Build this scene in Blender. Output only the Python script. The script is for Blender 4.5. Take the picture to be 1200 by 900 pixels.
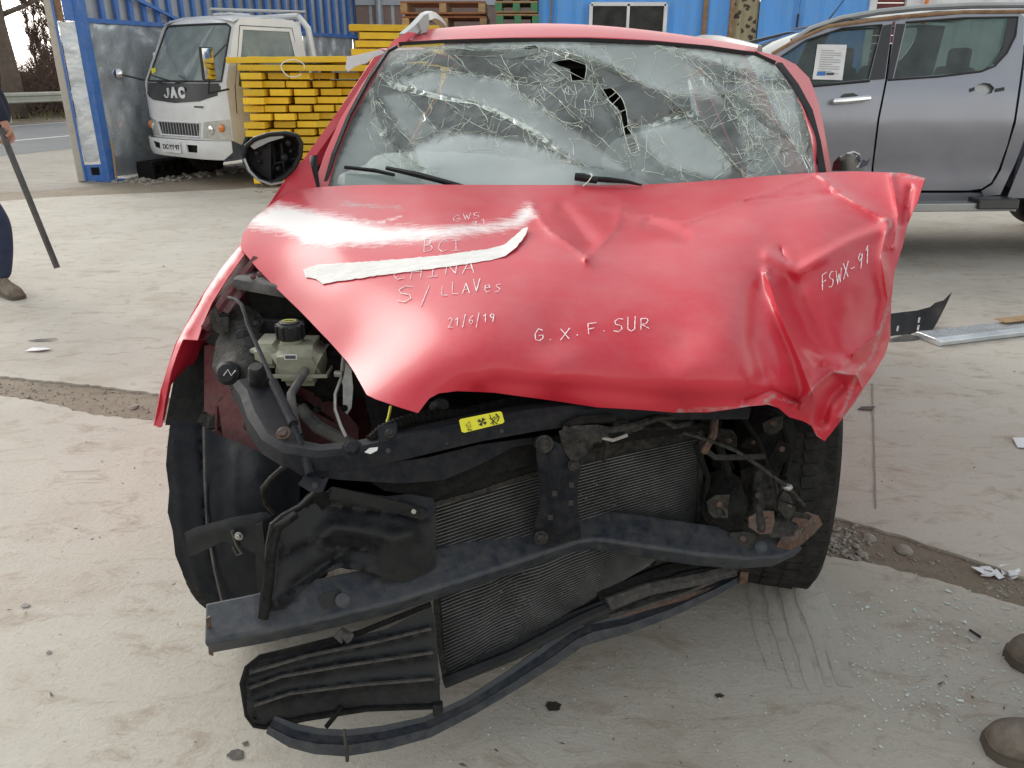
import bpy, bmesh, math, random
import numpy as np
from mathutils import Vector, Matrix, noise
from mathutils.geometry import delaunay_2d_cdt
random.seed(7)
rnd = random.random
def ru(a, b): return a + (b - a) * rnd()
for o in list(bpy.data.objects): bpy.data.objects.remove(o)
SC = bpy.context.scene
COL = SC.collection

# ---------------------------------------------------------------- camera
F = 933.0; H = 1.42; PIT = math.atan((450 - 83) / F); SP, CP = math.sin(PIT), math.cos(PIT)
cam = bpy.data.cameras.new('camera'); co = bpy.data.objects.new('camera', cam); COL.objects.link(co)
co.location = (0, 0, H); co.rotation_euler = (math.pi / 2 - PIT, 0, 0)
cam.sensor_width = 36; cam.lens = 36 * F / 1200; cam.clip_start = .05; cam.clip_end = 2000
SC.camera = co
# ---------------------------------------------------------------- sky, sun, exposure
SUN_EL, SUN_AZ = math.radians(27), math.radians(-46)      # azimuth from +Y towards +X
W = bpy.data.worlds.new('World'); SC.world = W; W.use_nodes = True
wn = W.node_tree.nodes; wl = W.node_tree.links
sky = wn.new('ShaderNodeTexSky'); sky.sky_type = 'NISHITA'; sky.sun_disc = False
sky.sun_elevation = SUN_EL; sky.sun_rotation = SUN_AZ; sky.air_density = 2.2; sky.dust_density = 1.5; sky.ozone_density = 1
hs = wn.new('ShaderNodeHueSaturation'); hs.inputs['Saturation'].default_value = .22; hs.inputs['Value'].default_value = 1.0
wl.new(sky.outputs[0], hs.inputs['Color']); wl.new(hs.outputs[0], wn['Background'].inputs[0])
wn['Background'].inputs[1].default_value = .15
sl = bpy.data.lights.new('sun', 'SUN'); so = bpy.data.objects.new('sun', sl); COL.objects.link(so)
sl.energy = 1.0; sl.angle = math.radians(34); sl.color = (1, .96, .9)
sd = Vector((math.sin(SUN_AZ) * math.cos(SUN_EL), math.cos(SUN_AZ) * math.cos(SUN_EL), math.sin(SUN_EL)))
so.rotation_euler = sd.to_track_quat('Z', 'Y').to_euler(); so.location = (-6, 8, 12)
SC.view_settings.view_transform = 'Standard'; SC.view_settings.look = 'None'
SC.view_settings.exposure = .86; SC.view_settings.gamma = 1

# ---------------------------------------------------------------- geometry of sight lines (used to measure places from the picture)
def ray(u, v):
    x = (u - 600) / F; k = -(v - 450) / F
    return Vector((x, CP + k * SP, -SP + k * CP))
def PY(u, v, Y):
    d = ray(u, v); s = Y / d.y; return Vector((d.x * s, Y, H + d.z * s))
def PZ(u, v, z=0.0):
    d = ray(u, v); s = (z - H) / d.z; return Vector((d.x * s, d.y * s, z))
def G(u, v): return PZ(u, v, 0)

# ---------------------------------------------------------------- materials
def nd(nt, t, **k):
    n = nt.nodes.new(t)
    for a, b in k.items(): setattr(n, a, b)
    return n
MATS = {}
def pm(name, col, col2=None, rough=.5, metal=0., ns=4., bump=.15, bs=60., dust=0., dustcol=(.42, .38, .32), coat=0., up=False,
       mask=None, spec=.5, stretch=None, bd=.01, ior=None):
    m = bpy.data.materials.new(name); m.use_nodes = True; nt = m.node_tree; L = nt.links
    b = nt.nodes['Principled BSDF']
    tc = nd(nt, 'ShaderNodeTexCoord'); vec = tc.outputs['Object']
    if stretch:
        mp = nd(nt, 'ShaderNodeMapping'); mp.inputs['Scale'].default_value = stretch; L.new(vec, mp.inputs[0]); vec = mp.outputs[0]
    n1 = nd(nt, 'ShaderNodeTexNoise'); n1.inputs['Scale'].default_value = ns; n1.inputs['Detail'].default_value = 8; n1.inputs['Roughness'].default_value = .65
    L.new(vec, n1.inputs['Vector'])
    r1 = nd(nt, 'ShaderNodeMapRange'); r1.inputs[1].default_value = .35; r1.inputs[2].default_value = .65; L.new(n1.outputs[0], r1.inputs[0])
    mx = nd(nt, 'ShaderNodeMix', data_type='RGBA'); mx.inputs[6].default_value = (*col, 1); c2 = col2 or tuple(c * .75 for c in col)
    mx.inputs[7].default_value = (*c2, 1); L.new(r1.outputs[0], mx.inputs[0])
    cout = mx.outputs[2]
    n2 = nd(nt, 'ShaderNodeTexNoise'); n2.inputs['Scale'].default_value = bs; n2.inputs['Detail'].default_value = 6; L.new(vec, n2.inputs['Vector'])
    rv = rough
    if dust > 0:
        n3 = nd(nt, 'ShaderNodeTexNoise'); n3.inputs['Scale'].default_value = ns * 2.3; n3.inputs['Detail'].default_value = 9; n3.inputs['Roughness'].default_value = .7
        L.new(tc.outputs['Object'], n3.inputs['Vector'])
        r3 = nd(nt, 'ShaderNodeMapRange'); r3.inputs[1].default_value = .38; r3.inputs[2].default_value = .72; r3.inputs[4].default_value = dust
        L.new(n3.outputs[0], r3.inputs[0]); fac = r3.outputs[0]
        if up:
            g = nd(nt, 'ShaderNodeNewGeometry'); sx = nd(nt, 'ShaderNodeSeparateXYZ'); L.new(g.outputs['Normal'], sx.inputs[0])
            r4 = nd(nt, 'ShaderNodeMapRange'); r4.inputs[1].default_value = .1; r4.inputs[2].default_value = .9; L.new(sx.outputs[2], r4.inputs[0])
            mu = nd(nt, 'ShaderNodeMath', operation='MULTIPLY'); L.new(fac, mu.inputs[0]); L.new(r4.outputs[0], mu.inputs[1]); fac = mu.outputs[0]
        m2 = nd(nt, 'ShaderNodeMix', data_type='RGBA'); m2.inputs[7].default_value = (*dustcol, 1); L.new(cout, m2.inputs[6]); L.new(fac, m2.inputs[0]); cout = m2.outputs[2]
        rr = nd(nt, 'ShaderNodeMapRange'); rr.inputs[3].default_value = rough; rr.inputs[4].default_value = min(1, rough + .5); L.new(fac, rr.inputs[0])
        L.new(rr.outputs[0], b.inputs['Roughness'])
    else:
        rr = nd(nt, 'ShaderNodeMapRange'); rr.inputs[3].default_value = max(.03, rough - .08); rr.inputs[4].default_value = min(1, rough + .1); L.new(n1.outputs[0], rr.inputs[0])
        L.new(rr.outputs[0], b.inputs['Roughness'])
    if mask:   # list of (attribute, colour, roughness): worn or scratched patches, and painted glare, with a shape of their own
        for at, mc, mr in mask:
            a = nd(nt, 'ShaderNodeAttribute', attribute_name=at)
            n4 = nd(nt, 'ShaderNodeTexNoise'); n4.inputs['Scale'].default_value = 55; n4.inputs['Detail'].default_value = 10; n4.inputs['Roughness'].default_value = .7
            mp = nd(nt, 'ShaderNodeMapping'); mp.inputs['Scale'].default_value = (.5, 1.6, 1); L.new(tc.outputs['Object'], mp.inputs[0]); L.new(mp.outputs[0], n4.inputs['Vector'])
            ad = nd(nt, 'ShaderNodeMath', operation='ADD'); L.new(a.outputs['Fac'], ad.inputs[0]); L.new(n4.outputs[0], ad.inputs[1])
            r5 = nd(nt, 'ShaderNodeMapRange'); r5.inputs[1].default_value = .86; r5.inputs[2].default_value = 1.32; L.new(ad.outputs[0], r5.inputs[0])
            m3 = nd(nt, 'ShaderNodeMix', data_type='RGBA'); m3.inputs[7].default_value = (*mc, 1); L.new(cout, m3.inputs[6]); L.new(r5.outputs[0], m3.inputs[0]); cout = m3.outputs[2]
    if name in ('yellow_wood', 'raw_wood', 'red_wood'):
        oi = nd(nt, 'ShaderNodeObjectInfo'); rr2 = nd(nt, 'ShaderNodeMapRange'); rr2.inputs[3].default_value = .72; rr2.inputs[4].default_value = 1.12; L.new(oi.outputs['Random'], rr2.inputs[0])
        hv = nd(nt, 'ShaderNodeHueSaturation'); L.new(cout, hv.inputs['Color']); L.new(rr2.outputs[0], hv.inputs['Value']); cout = hv.outputs[0]
    L.new(cout, b.inputs['Base Color'])
    b.inputs['Metallic'].default_value = metal; b.inputs['Coat Weight'].default_value = coat; b.inputs['Coat Roughness'].default_value = .2
    b.inputs['Specular IOR Level'].default_value = spec
    if bump:
        bp = nd(nt, 'ShaderNodeBump'); bp.inputs['Strength'].default_value = bump; bp.inputs['Distance'].default_value = bd
        L.new(n2.outputs[0], bp.inputs['Height']); L.new(bp.outputs[0], b.inputs['Normal'])
    MATS[name] = m
    return m
def glassmat(name, tint=(.6, .7, .68), refl=.25, film=(.5, .55, .55), rough=.04):
    m = bpy.data.materials.new(name); m.use_nodes = True; nt = m.node_tree; L = nt.links
    b = nt.nodes['Principled BSDF']; out = nt.nodes['Material Output']
    b.inputs['Base Color'].default_value = (*film, 1); b.inputs['Roughness'].default_value = rough; b.inputs['Coat Weight'].default_value = .5
    b.inputs['Specular IOR Level'].default_value = 1.0
    t = nd(nt, 'ShaderNodeBsdfTransparent'); t.inputs[0].default_value = (*tint, 1)
    lw = nd(nt, 'ShaderNodeLayerWeight'); lw.inputs[0].default_value = .35
    tc = nd(nt, 'ShaderNodeTexCoord'); n = nd(nt, 'ShaderNodeTexNoise'); n.inputs['Scale'].default_value = 6; n.inputs['Detail'].default_value = 7
    L.new(tc.outputs['Object'], n.inputs['Vector'])
    r = nd(nt, 'ShaderNodeMapRange'); r.inputs[1].default_value = .3; r.inputs[2].default_value = .75; r.inputs[3].default_value = refl * .5; r.inputs[4].default_value = refl * 1.4
    L.new(n.outputs[0], r.inputs[0])
    ad = nd(nt, 'ShaderNodeMath', operation='ADD', use_clamp=True); L.new(lw.outputs['Fresnel'], ad.inputs[0]); L.new(r.outputs[0], ad.inputs[1])
    mx = nd(nt, 'ShaderNodeMixShader'); L.new(ad.outputs[0], mx.inputs[0]); L.new(t.outputs[0], mx.inputs[1]); L.new(b.outputs[0], mx.inputs[2]); L.new(mx.outputs[0], out.inputs[0])
    MATS[name] = m
    return m

M = MATS
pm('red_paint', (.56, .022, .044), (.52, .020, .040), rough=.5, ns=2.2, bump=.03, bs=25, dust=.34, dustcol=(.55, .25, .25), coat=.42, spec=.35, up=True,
   mask=[('wear', (.82, .78, .76), .6), ('bare', (.33, .35, .34), .5)])  # first mask: scuffed paint plus sun glare painted white
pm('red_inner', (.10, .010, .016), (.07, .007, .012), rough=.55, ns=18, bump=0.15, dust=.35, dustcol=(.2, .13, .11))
pm('black_plastic', (.004, .005, .0065), (.008, .009, .011), rough=.5, ns=15, bump=0.30, bs=180, dust=.3, dustcol=(.055, .05, .046), bd=.003, spec=.32)
pm('dull_black', (.004, .004, .0045), (.007, .007, .007), rough=.75, ns=24, bump=0.50, bs=80, dust=.25, dustcol=(.06, .055, .048), bd=.004, spec=.15)
pm('liner_plastic', (.006, .0075, .011), (.010, .012, .016), rough=.55, ns=12, bump=0.25, bs=90, dust=.35, dustcol=(.05, .048, .046), bd=.003, spec=.15)
pm('beam_paint', (.017, .024, .035), (.024, .030, .040), rough=.5, metal=.1, ns=15, bump=0.20, bs=50, dust=.5, dustcol=(.12, .11, .10), bd=.004)
pm('cross_paint', (.006, .008, .013), (.012, .014, .019), rough=.58, ns=18, bump=0.20, bs=40, dust=.45, dustcol=(.055, .05, .046), bd=.004, spec=.15)
pm('rusty_metal', (.05, .05, .055), (.10, .04, .02), rough=.6, metal=.4, ns=42, bump=0.90, bs=60, dust=.5, dustcol=(.28, .2, .15), bd=.006)
pm('dirty_steel', (.032, .032, .031), (.014, .014, .016), rough=.5, metal=.5, ns=36, bump=0.75, bs=70, dust=.5, dustcol=(.13, .12, .10), bd=.004, spec=.15)
pm('dusty_edge', (.075, .07, .065), (.03, .03, .032), rough=.85, ns=30, bump=.6, dust=.4, dustcol=(.15, .14, .12), spec=.2)
pm('aluminium_fin', (.26, .265, .265), (.11, .11, .11), rough=.42, metal=.7, ns=9, bump=.2, bs=160, dust=.35, dustcol=(.26, .25, .23), bd=.002)
pm('core_dark', (.006, .006, .006), (.02, .019, .018), rough=.85, ns=22, bump=.8, bs=240, dust=.16, dustcol=(.3, .29, .26), bd=.006, spec=.15)
pm('pipe_metal', (.42, .42, .40), (.3, .3, .28), rough=.35, metal=.8, ns=20, bump=.15, dust=.4, dustcol=(.25, .23, .2))
pm('chrome', (.8, .8, .8), (.65, .65, .65), rough=.15, metal=1, ns=8, bump=.02)
pm('tank_plastic', (.36, .36, .28), (.27, .27, .20), rough=.4, ns=21, bump=0.20, dust=.45, dustcol=(.22, .21, .18), spec=.4)
pm('rubber', (.011, .011, .011), (.022, .021, .02), rough=.8, ns=12, bump=.35, bs=120, dust=.4, dustcol=(.09, .085, .075), bd=.004, spec=.15)
pm('yellow_label', (.75, .72, .03), (.7, .66, .03), rough=.5, bump=.02)
pm('print_black', (.02, .02, .02), rough=.6, bump=0)
pm('chalk', (.92, .90, .90), (.86, .78, .78), rough=.9, ns=60, bump=0)
pm('paper_tape', (.78, .76, .73), (.66, .64, .62), rough=.85, ns=22, bump=.6, bs=70, bd=.004, stretch=(1, 2.6, 1))
pm('dash_grey', (.08, .085, .09), (.06, .065, .07), rough=.7, bump=.1)
pm('seat_grey', (.035, .036, .04), (.05, .05, .055), rough=.9, bump=.3, bs=300)
pm('airbag', (.74, .75, .74), (.6, .62, .62), rough=.8, ns=9, bump=.5, bs=12, bd=.03)
pm('headliner', (.3, .31, .31), rough=.9, bump=.1)
pm('crack_edge', (.66, .74, .62), (.42, .48, .38), rough=.3, ns=30, bump=0, coat=.4)
pm('silver_rail', (.36, .37, .37), (.3, .31, .31), rough=.3, metal=.6, bump=.03)
pm('white_plastic', (.75, .76, .78), rough=.45, bump=.05)
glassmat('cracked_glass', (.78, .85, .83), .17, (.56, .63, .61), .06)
glassmat('clear_glass', (.66, .73, .72), .26, (.46, .50, .50), .03)
glassmat('pickup_glass', (.42, .52, .50), .14, (.28, .32, .32), .03)
glassmat('dark_glass', (.16, .18, .18), .12, (.12, .13, .14), .05)
glassmat('crazed_glass', (.75, .8, .78), .22, (.5, .56, .52), .25)
pm('pickup_paint', (.225, .235, .28), (.21, .22, .26), rough=.33, metal=.5, ns=2, bump=.05, bs=3, dust=.2, dustcol=(.35, .35, .36), coat=.8, bd=.03)
pm('pickup_black', (.02, .021, .024), rough=.35, bump=.03)
pm('grey_plastic', (.07, .07, .075), rough=.6, bump=.1, dust=.4, spec=.15)
pm('white_paint', (.74, .75, .76), (.68, .69, .70), rough=.35, ns=3, bump=.02, coat=.4, dust=.22, dustcol=(.4, .37, .32))
pm('headlight_lens', (.6, .6, .55), (.42, .42, .38), rough=.12, metal=.3, ns=12, bump=.05, coat=.8)
pm('amber', (.8, .2, .02), rough=.2, bump=.05, coat=.6)
pm('plate_white', (.75, .75, .76), rough=.5, bump=0)
pm('yellow_wood', (.93, .62, .02), (.86, .52, .012), rough=.6, ns=5, bump=.35, bs=40, stretch=(1, 1, 5), dust=.25, dustcol=(.45, .3, .12), bd=.006)
pm('raw_wood', (.42, .28, .15), (.3, .19, .10), rough=.8, ns=6, bump=.3, stretch=(1, 1, 6))
pm('red_wood', (.32, .12, .06), (.24, .10, .05), rough=.8, ns=6, bump=.3)
pm('green_paint', (.05, .22, .09), (.06, .17, .08), rough=.6, bump=.1)
pm('blue_steel', (.03, .15, .50), (.035, .13, .40), rough=.45, ns=5, bump=.06, dust=.3, dustcol=(.3, .33, .36))
pm('blue_container', (.07, .33, .84), (.08, .30, .72), rough=.5, ns=2, bump=.1, dust=.35, dustcol=(.3, .36, .42), stretch=(1, 1, .35))
pm('galvanised', (.74, .77, .79), (.42, .47, .51), rough=.24, metal=.6, ns=1.8, bump=.5, bs=2.2, dust=.3, dustcol=(.3, .32, .33), bd=.06)
pm('grey_sheet', (.38, .40, .43), (.3, .32, .35), rough=.5, metal=.3, ns=3, bump=.1)
pm('brick', (.26, .17, .14), (.2, .15, .13), rough=.9, ns=12, bump=.5, bs=30)
pm('rust', (.2, .1, .05), (.3, .2, .12), rough=.85, ns=15, bump=.4)
pm('curtain', (.36, .31, .2), (.3, .26, .17), rough=.9, bump=.1, ns=10)
pm('dark_red', (.15, .03, .03), rough=.5)
pm('blue_plastic', (.03, .16, .5), (.03, .13, .4), rough=.4, bump=.05)
pm('jeans', (.022, .032, .065), (.035, .047, .09), rough=.9, ns=8, bump=.6, bs=18, bd=.02)
pm('navy_cloth', (.018, .022, .045), rough=.9, ns=8, bump=.5, bs=15, bd=.02)
pm('skin', (.42, .22, .15), (.38, .19, .13), rough=.55, bump=.1, bs=200, bd=.002)
pm('boot', (.16, .115, .075), (.11, .08, .055), rough=.8, ns=9, bump=.3, bs=60, dust=.4, bd=.004)
pm('boot_dark', (.085, .062, .047), (.12, .092, .07), rough=.65, ns=9, bump=.3, bs=60, dust=.35, bd=.004)
pm('sole', (.11, .09, .07), rough=.8, bump=.2)
pm('stone_grey', (.24, .22, .19), (.32, .29, .25), rough=.9, ns=20, bump=.4, bs=80)
pm('bark', (.10, .075, .06), (.15, .12, .10), rough=.95, ns=8, bump=.6)
pm('twig', (.13, .085, .065), (.09, .06, .05), rough=.95, bump=0)
pm('road_paint', (.7, .7, .68), rough=.7, bump=.1)
pm('glass_bits', (.62, .72, .68), rough=.15, bump=0, coat=.5)
pm('guard_steel', (.42, .43, .38), (.36, .36, .31), rough=.5, metal=.3)
pm('hair', (.02, .015, .012), rough=.7, bump=.4)
pm('handset_black', (.012, .012, .013), (.02, .02, .022), rough=.3, bump=.06, dust=.15, coat=.2)

def ground_mat(name, c1, c2, c3, scale, bump, streak=True, rough=.85, c4=None):
    m = bpy.data.materials.new(name); m.use_nodes = True; nt = m.node_tree; L = nt.links; b = nt.nodes['Principled BSDF']
    tc = nd(nt, 'ShaderNodeTexCoord')
    def noise_(s, det, ro, st=None, dist=0):
        n = nd(nt, 'ShaderNodeTexNoise'); n.inputs['Scale'].default_value = s; n.inputs['Detail'].default_value = det; n.inputs['Roughness'].default_value = ro; n.inputs['Distortion'].default_value = dist
        if st:
            mp = nd(nt, 'ShaderNodeMapping'); mp.inputs['Rotation'].default_value = (0, 0, st[0]); mp.inputs['Scale'].default_value = (st[1], st[2], 1)
            L.new(tc.outputs['Object'], mp.inputs[0]); L.new(mp.outputs[0], n.inputs['Vector'])
        else: L.new(tc.outputs['Object'], n.inputs['Vector'])
        return n.outputs[0]
    def rng(x, a, b_, o=0, p=1):
        r = nd(nt, 'ShaderNodeMapRange'); r.inputs[1].default_value = a; r.inputs[2].default_value = b_; r.inputs[3].default_value = o; r.inputs[4].default_value = p; L.new(x, r.inputs[0]); return r.outputs[0]
    def mix(f, a, b_):
        x = nd(nt, 'ShaderNodeMix', data_type='RGBA')
        L.new(f, x.inputs[0])
        for i, q in ((6, a), (7, b_)):
            if isinstance(q, tuple): x.inputs[i].default_value = (*q, 1)
            else: L.new(q, x.inputs[i])
        return x.outputs[2]
    big = noise_(scale, 8, .62); st = noise_(scale * 3.4, 10, .72, (.5, 1, 2.0), .9); fine = noise_(scale * 38, 8, .75)
    c = mix(rng(big, .36, .64), c1, c2)
    c = mix(rng(st, .52, .66, 0, .75), c, c3)
    c = mix(rng(fine, .54, .70, 0, .55), c, c3)
    if c4: c = mix(rng(noise_(scale * 1.3, 6, .6, (1.2, 1, 1)), .54, .68, 0, .45), c, c4)
    L.new(c, b.inputs['Base Color']); b.inputs['Roughness'].default_value = rough; b.inputs['Specular IOR Level'].default_value = .3
    h1 = nd(nt, 'ShaderNodeMath', operation='MULTIPLY_ADD'); L.new(st, h1.inputs[0]); h1.inputs[1].default_value = 1.1; L.new(fine, h1.inputs[2])
    bp = nd(nt, 'ShaderNodeBump'); bp.inputs['Strength'].default_value = bump; bp.inputs['Distance'].default_value = .012; L.new(h1.outputs[0], bp.inputs['Height']); L.new(bp.outputs[0], b.inputs['Normal'])
    MATS[name] = m
ground_mat('concrete', (.50, .468, .41), (.45, .415, .36), (.32, .265, .205), 1.6, .5, c4=(.34, .285, .22))
ground_mat('dirt', (.33, .28, .215), (.27, .225, .17), (.17, .14, .105), 2.2, 1.0)
ground_mat('verge', (.34, .315, .28), (.29, .26, .22), (.2, .175, .14), .9, .9)
ground_mat('asphalt', (.16, .165, .175), (.14, .145, .15), (.11, .11, .115), .6, .4)
ground_mat('skid', (.51, .485, .435), (.45, .42, .37), (.36, .33, .29), 2.0, .5)
ground_mat('bank', (.12, .09, .06), (.15, .12, .08), (.06, .075, .03), .8, 1.0)

# ---------------------------------------------------------------- mesh tools
class MB:
    def __init__(s): s.v = []; s.f = []
    def add(s, vs, fs):
        n = len(s.v); s.v += [tuple(v) for v in vs]; s.f += [tuple(i + n for i in f) for f in fs]; return s
    def box(s, c, size, R=None, bev=0.):
        hx, hy, hz = (q / 2 for q in size); R = R or Matrix.Identity(3); c = Vector(c)
        if bev <= 0:
            vs = [c + R @ Vector((x * hx, y * hy, z * hz)) for z in (-1, 1) for y in (-1, 1) for x in (-1, 1)]
            return s.add(vs, [(0, 2, 3, 1), (4, 5, 7, 6), (0, 1, 5, 4), (2, 6, 7, 3), (0, 4, 6, 2), (1, 3, 7, 5)])
        bm = bmesh.new(); bmesh.ops.create_cube(bm, size=1)
        for v in bm.verts: v.co = Vector((v.co.x * size[0], v.co.y * size[1], v.co.z * size[2]))
        bmesh.ops.bevel(bm, geom=bm.edges[:], offset=min(bev, min(size) * .45), segments=2, affect='EDGES', profile=.6)
        bm.verts.index_update()
        s.add([c + R @ v.co for v in bm.verts], [[v.index for v in f.verts] for f in bm.faces]); bm.free(); return s
    def tube(s, path, r, n=8, caps=True, sx=1., up=None):
        path = [Vector(p) for p in path]; rs = r if isinstance(r, (list, tuple)) else [r] * len(path)
        vs = []; prev = None
        for i, p in enumerate(path):
            t = (path[min(i + 1, len(path) - 1)] - path[max(i - 1, 0)]).normalized()
            if up is not None: a = t.cross(Vector(up))
            elif prev is None: a = t.orthogonal()
            else: a = prev - t * prev.dot(t)
            if a.length < 1e-6: a = t.orthogonal()
            a.normalize(); b = t.cross(a); prev = a
            for k in range(n):
                q = 2 * math.pi * k / n; vs.append(p + (a * math.cos(q) * sx + b * math.sin(q)) * rs[i])
        fs = [(i * n + k, i * n + (k + 1) % n, (i + 1) * n + (k + 1) % n, (i + 1) * n + k) for i in range(len(path) - 1) for k in range(n)]
        if caps: fs += [tuple(range(n))[::-1], tuple((len(path) - 1) * n + k for k in range(n))]
        return s.add(vs, fs)
    def sweep(s, path, sec, up=(0, 0, 1), scale=None, caps=True):
        """sec: list of (across, up) offsets"""
        path = [Vector(p) for p in path]; n = len(sec); vs = []
        for i, p in enumerate(path):
            t = (path[min(i + 1, len(path) - 1)] - path[max(i - 1, 0)]).normalized()
            a = t.cross(Vector(up)).normalized(); b = a.cross(t).normalized(); k = scale[i] if scale else 1
            vs += [p + a * x * k + b * y * k for x, y in sec]
        fs = [(i * n + k, i * n + (k + 1) % n, (i + 1) * n + (k + 1) % n, (i + 1) * n + k) for i in range(len(path) - 1) for k in range(n)]
        if caps: fs += [tuple(range(n))[::-1], tuple((len(path) - 1) * n + k for k in range(n))]
        return s.add(vs, fs)
    def lathe(s, prof, c, R=None, n=24, caps=True):
        """prof: (radius, height along local z)"""
        R = R or Matrix.Identity(3); c = Vector(c); m = len(prof)
        vs = [c + R @ Vector((r * math.cos(2 * math.pi * k / n), r * math.sin(2 * math.pi * k / n), h)) for r, h in prof for k in range(n)]
        fs = [(i * n + k, i * n + (k + 1) % n, (i + 1) * n + (k + 1) % n, (i + 1) * n + k) for i in range(m - 1) for k in range(n)]
        if caps: fs += [tuple(range(n))[::-1], tuple((m - 1) * n + k for k in range(n))]
        return s.add(vs, fs)
    def prism(s, poly, fn, d):
        """poly 2D, fn(a,b,depth)->3D"""
        n = len(poly)
        vs = [fn(a, b, 0) for a, b in poly] + [fn(a, b, d) for a, b in poly]
        return s.add(vs, [tuple(range(n)), tuple(range(n, 2 * n))[::-1]] + [(i, i + n, (i + 1) % n + n, (i + 1) % n) for i in range(n)])
    def grid(s, rows):
        n = len(rows[0])
        return s.add([p for r in rows for p in r], [(i * n + k, i * n + k + 1, (i + 1) * n + k + 1, (i + 1) * n + k) for i in range(len(rows) - 1) for k in range(n - 1)])
    def build(s, name, mat, parent=None, smooth=False, ang=35, fix=True, origin=None, thick=0, bevel=0, sub=0):
        me = bpy.data.meshes.new(name)
        if parent is not None:
            w = Vector((0, 0, 0)); q = parent
            while q is not None: w = w + q.location; q = q.parent
            off = w; loc = Vector((0, 0, 0))
        else:
            if origin is None:
                a = np.array(s.v); off = Vector(((a[:, 0].min() + a[:, 0].max()) / 2, (a[:, 1].min() + a[:, 1].max()) / 2, a[:, 2].min()))
            else: off = Vector(origin)
            loc = off
        me.from_pydata([(x - off.x, y - off.y, z - off.z) for x, y, z in s.v], [], s.f)
        me.materials.append(M[mat] if isinstance(mat, str) else mat)
        if fix:
            bm = bmesh.new(); bm.from_mesh(me); bmesh.ops.recalc_face_normals(bm, faces=bm.faces[:]); bm.to_mesh(me); bm.free()
        o = bpy.data.objects.new(name, me); COL.objects.link(o); o.parent = parent; o.location = loc
        if smooth:
            me.polygons.foreach_set('use_smooth', [True] * len(me.polygons))
            if ang < 170: me.set_sharp_from_angle(angle=math.radians(ang))
        if sub:
            q = o.modifiers.new('sub', 'SUBSURF'); q.levels = q.render_levels = sub
        if thick:
            q = o.modifiers.new('thick', 'SOLIDIFY'); q.thickness = thick; q.offset = 0
            if smooth and not sub: e = o.modifiers.new('crisp_edges', 'EDGE_SPLIT'); e.split_angle = math.radians(64); e.use_edge_sharp = True
        if bevel:
            q = o.modifiers.new('bevel', 'BEVEL'); q.width = bevel; q.segments = 2; q.limit_method = 'ANGLE'
        return o
def tag(o, label=None, cat=None, group=None, kind=None):
    if label: o['label'] = label
    if cat: o['category'] = cat
    if group: o['group'] = group
    if kind: o['kind'] = kind
    return o
def thing(name, loc, label, cat, group=None):
    o = bpy.data.objects.new(name, None); COL.objects.link(o); o.location = loc; o.empty_display_size = .1
    return tag(o, label, cat, group)
def kids(o): return [c for c in bpy.data.objects if c.parent == o]
def copy_tree(o, parent=None):
    c = o.copy(); COL.objects.link(c); c.parent = parent
    for ch in kids(o): copy_tree(ch, c)
    return c
def rotz(a): return Matrix.Rotation(a, 3, 'Z')
def frame(zdir, xdir=(1, 0, 0)):
    z = Vector(zdir).normalized(); x = Vector(xdir); x = (x - z * x.dot(z)).normalized(); y = z.cross(x)
    return Matrix((x, y, z)).transposed()

def inpoly(P, poly):
    x, y = P[:, 0], P[:, 1]; ins = np.zeros(len(P), bool); n = len(poly)
    for i in range(n):
        x1, y1 = poly[i]; x2, y2 = poly[(i + 1) % n]
        if y1 == y2: continue
        c = ((y1 > y) != (y2 > y)) & (x < (x2 - x1) * (y - y1) / (y2 - y1) + x1); ins ^= c
    return ins
def segdist(P, line, closed=False):
    best = np.full(len(P), 1e9); L = list(line) + ([line[0]] if closed else [])
    for a, b in zip(L[:-1], L[1:]):
        a = np.array(a[:2], float); b = np.array(b[:2], float); d = b - a; t = np.clip(((P - a) @ d) / max(d @ d, 1e-9), 0, 1)
        best = np.minimum(best, np.linalg.norm(P - (a + t[:, None] * d), axis=1))
    return best
def densify(poly, step, closed=True, wob=0.):
    out = []; n = len(poly); m = n if closed else n - 1
    for i in range(m):
        a = Vector(poly[i]); b = Vector(poly[(i + 1) % n]); k = max(1, int((b - a).length / step))
        for j in range(k):
            q = a.lerp(b, j / k)
            if wob and 0 < j: q += Vector((ru(-wob, wob), ru(-wob, wob)))
            out.append((q.x, q.y))
    if not closed: out.append(tuple(poly[-1]))
    return out
class TPS:
    def __init__(s, pts, folds=(), lam=0.0):
        A = np.array(pts, float); s.c = A[:, :2] / 100; n = len(A)
        K = s.k(np.linalg.norm(s.c[:, None] - s.c[None], axis=2)) + lam * np.eye(n)
        Pm = np.hstack([np.ones((n, 1)), s.c]); S = np.block([[K, Pm], [Pm.T, np.zeros((3, 3))]])
        s.w = np.linalg.solve(S, np.concatenate([A[:, 2], np.zeros(3)])); s.folds = folds
    def k(s, r): return np.where(r > 0, r * r * np.log(np.maximum(r, 1e-9)), 0)
    def __call__(s, P):
        P = np.atleast_2d(np.array(P, float)); Q = P / 100; out = np.zeros(len(P))
        for i in range(0, len(P), 2000):
            q = Q[i:i + 2000]; d = np.linalg.norm(q[:, None] - s.c[None], axis=2)
            out[i:i + 2000] = s.k(d) @ s.w[:-3] + s.w[-3] + q @ s.w[-2:]
        for line, w, amp, sharp in s.folds:
            d = segdist(P, line)
            out += amp * (np.exp(-d / w) if sharp else np.exp(-(d / w) ** 2))
        return out
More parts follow.
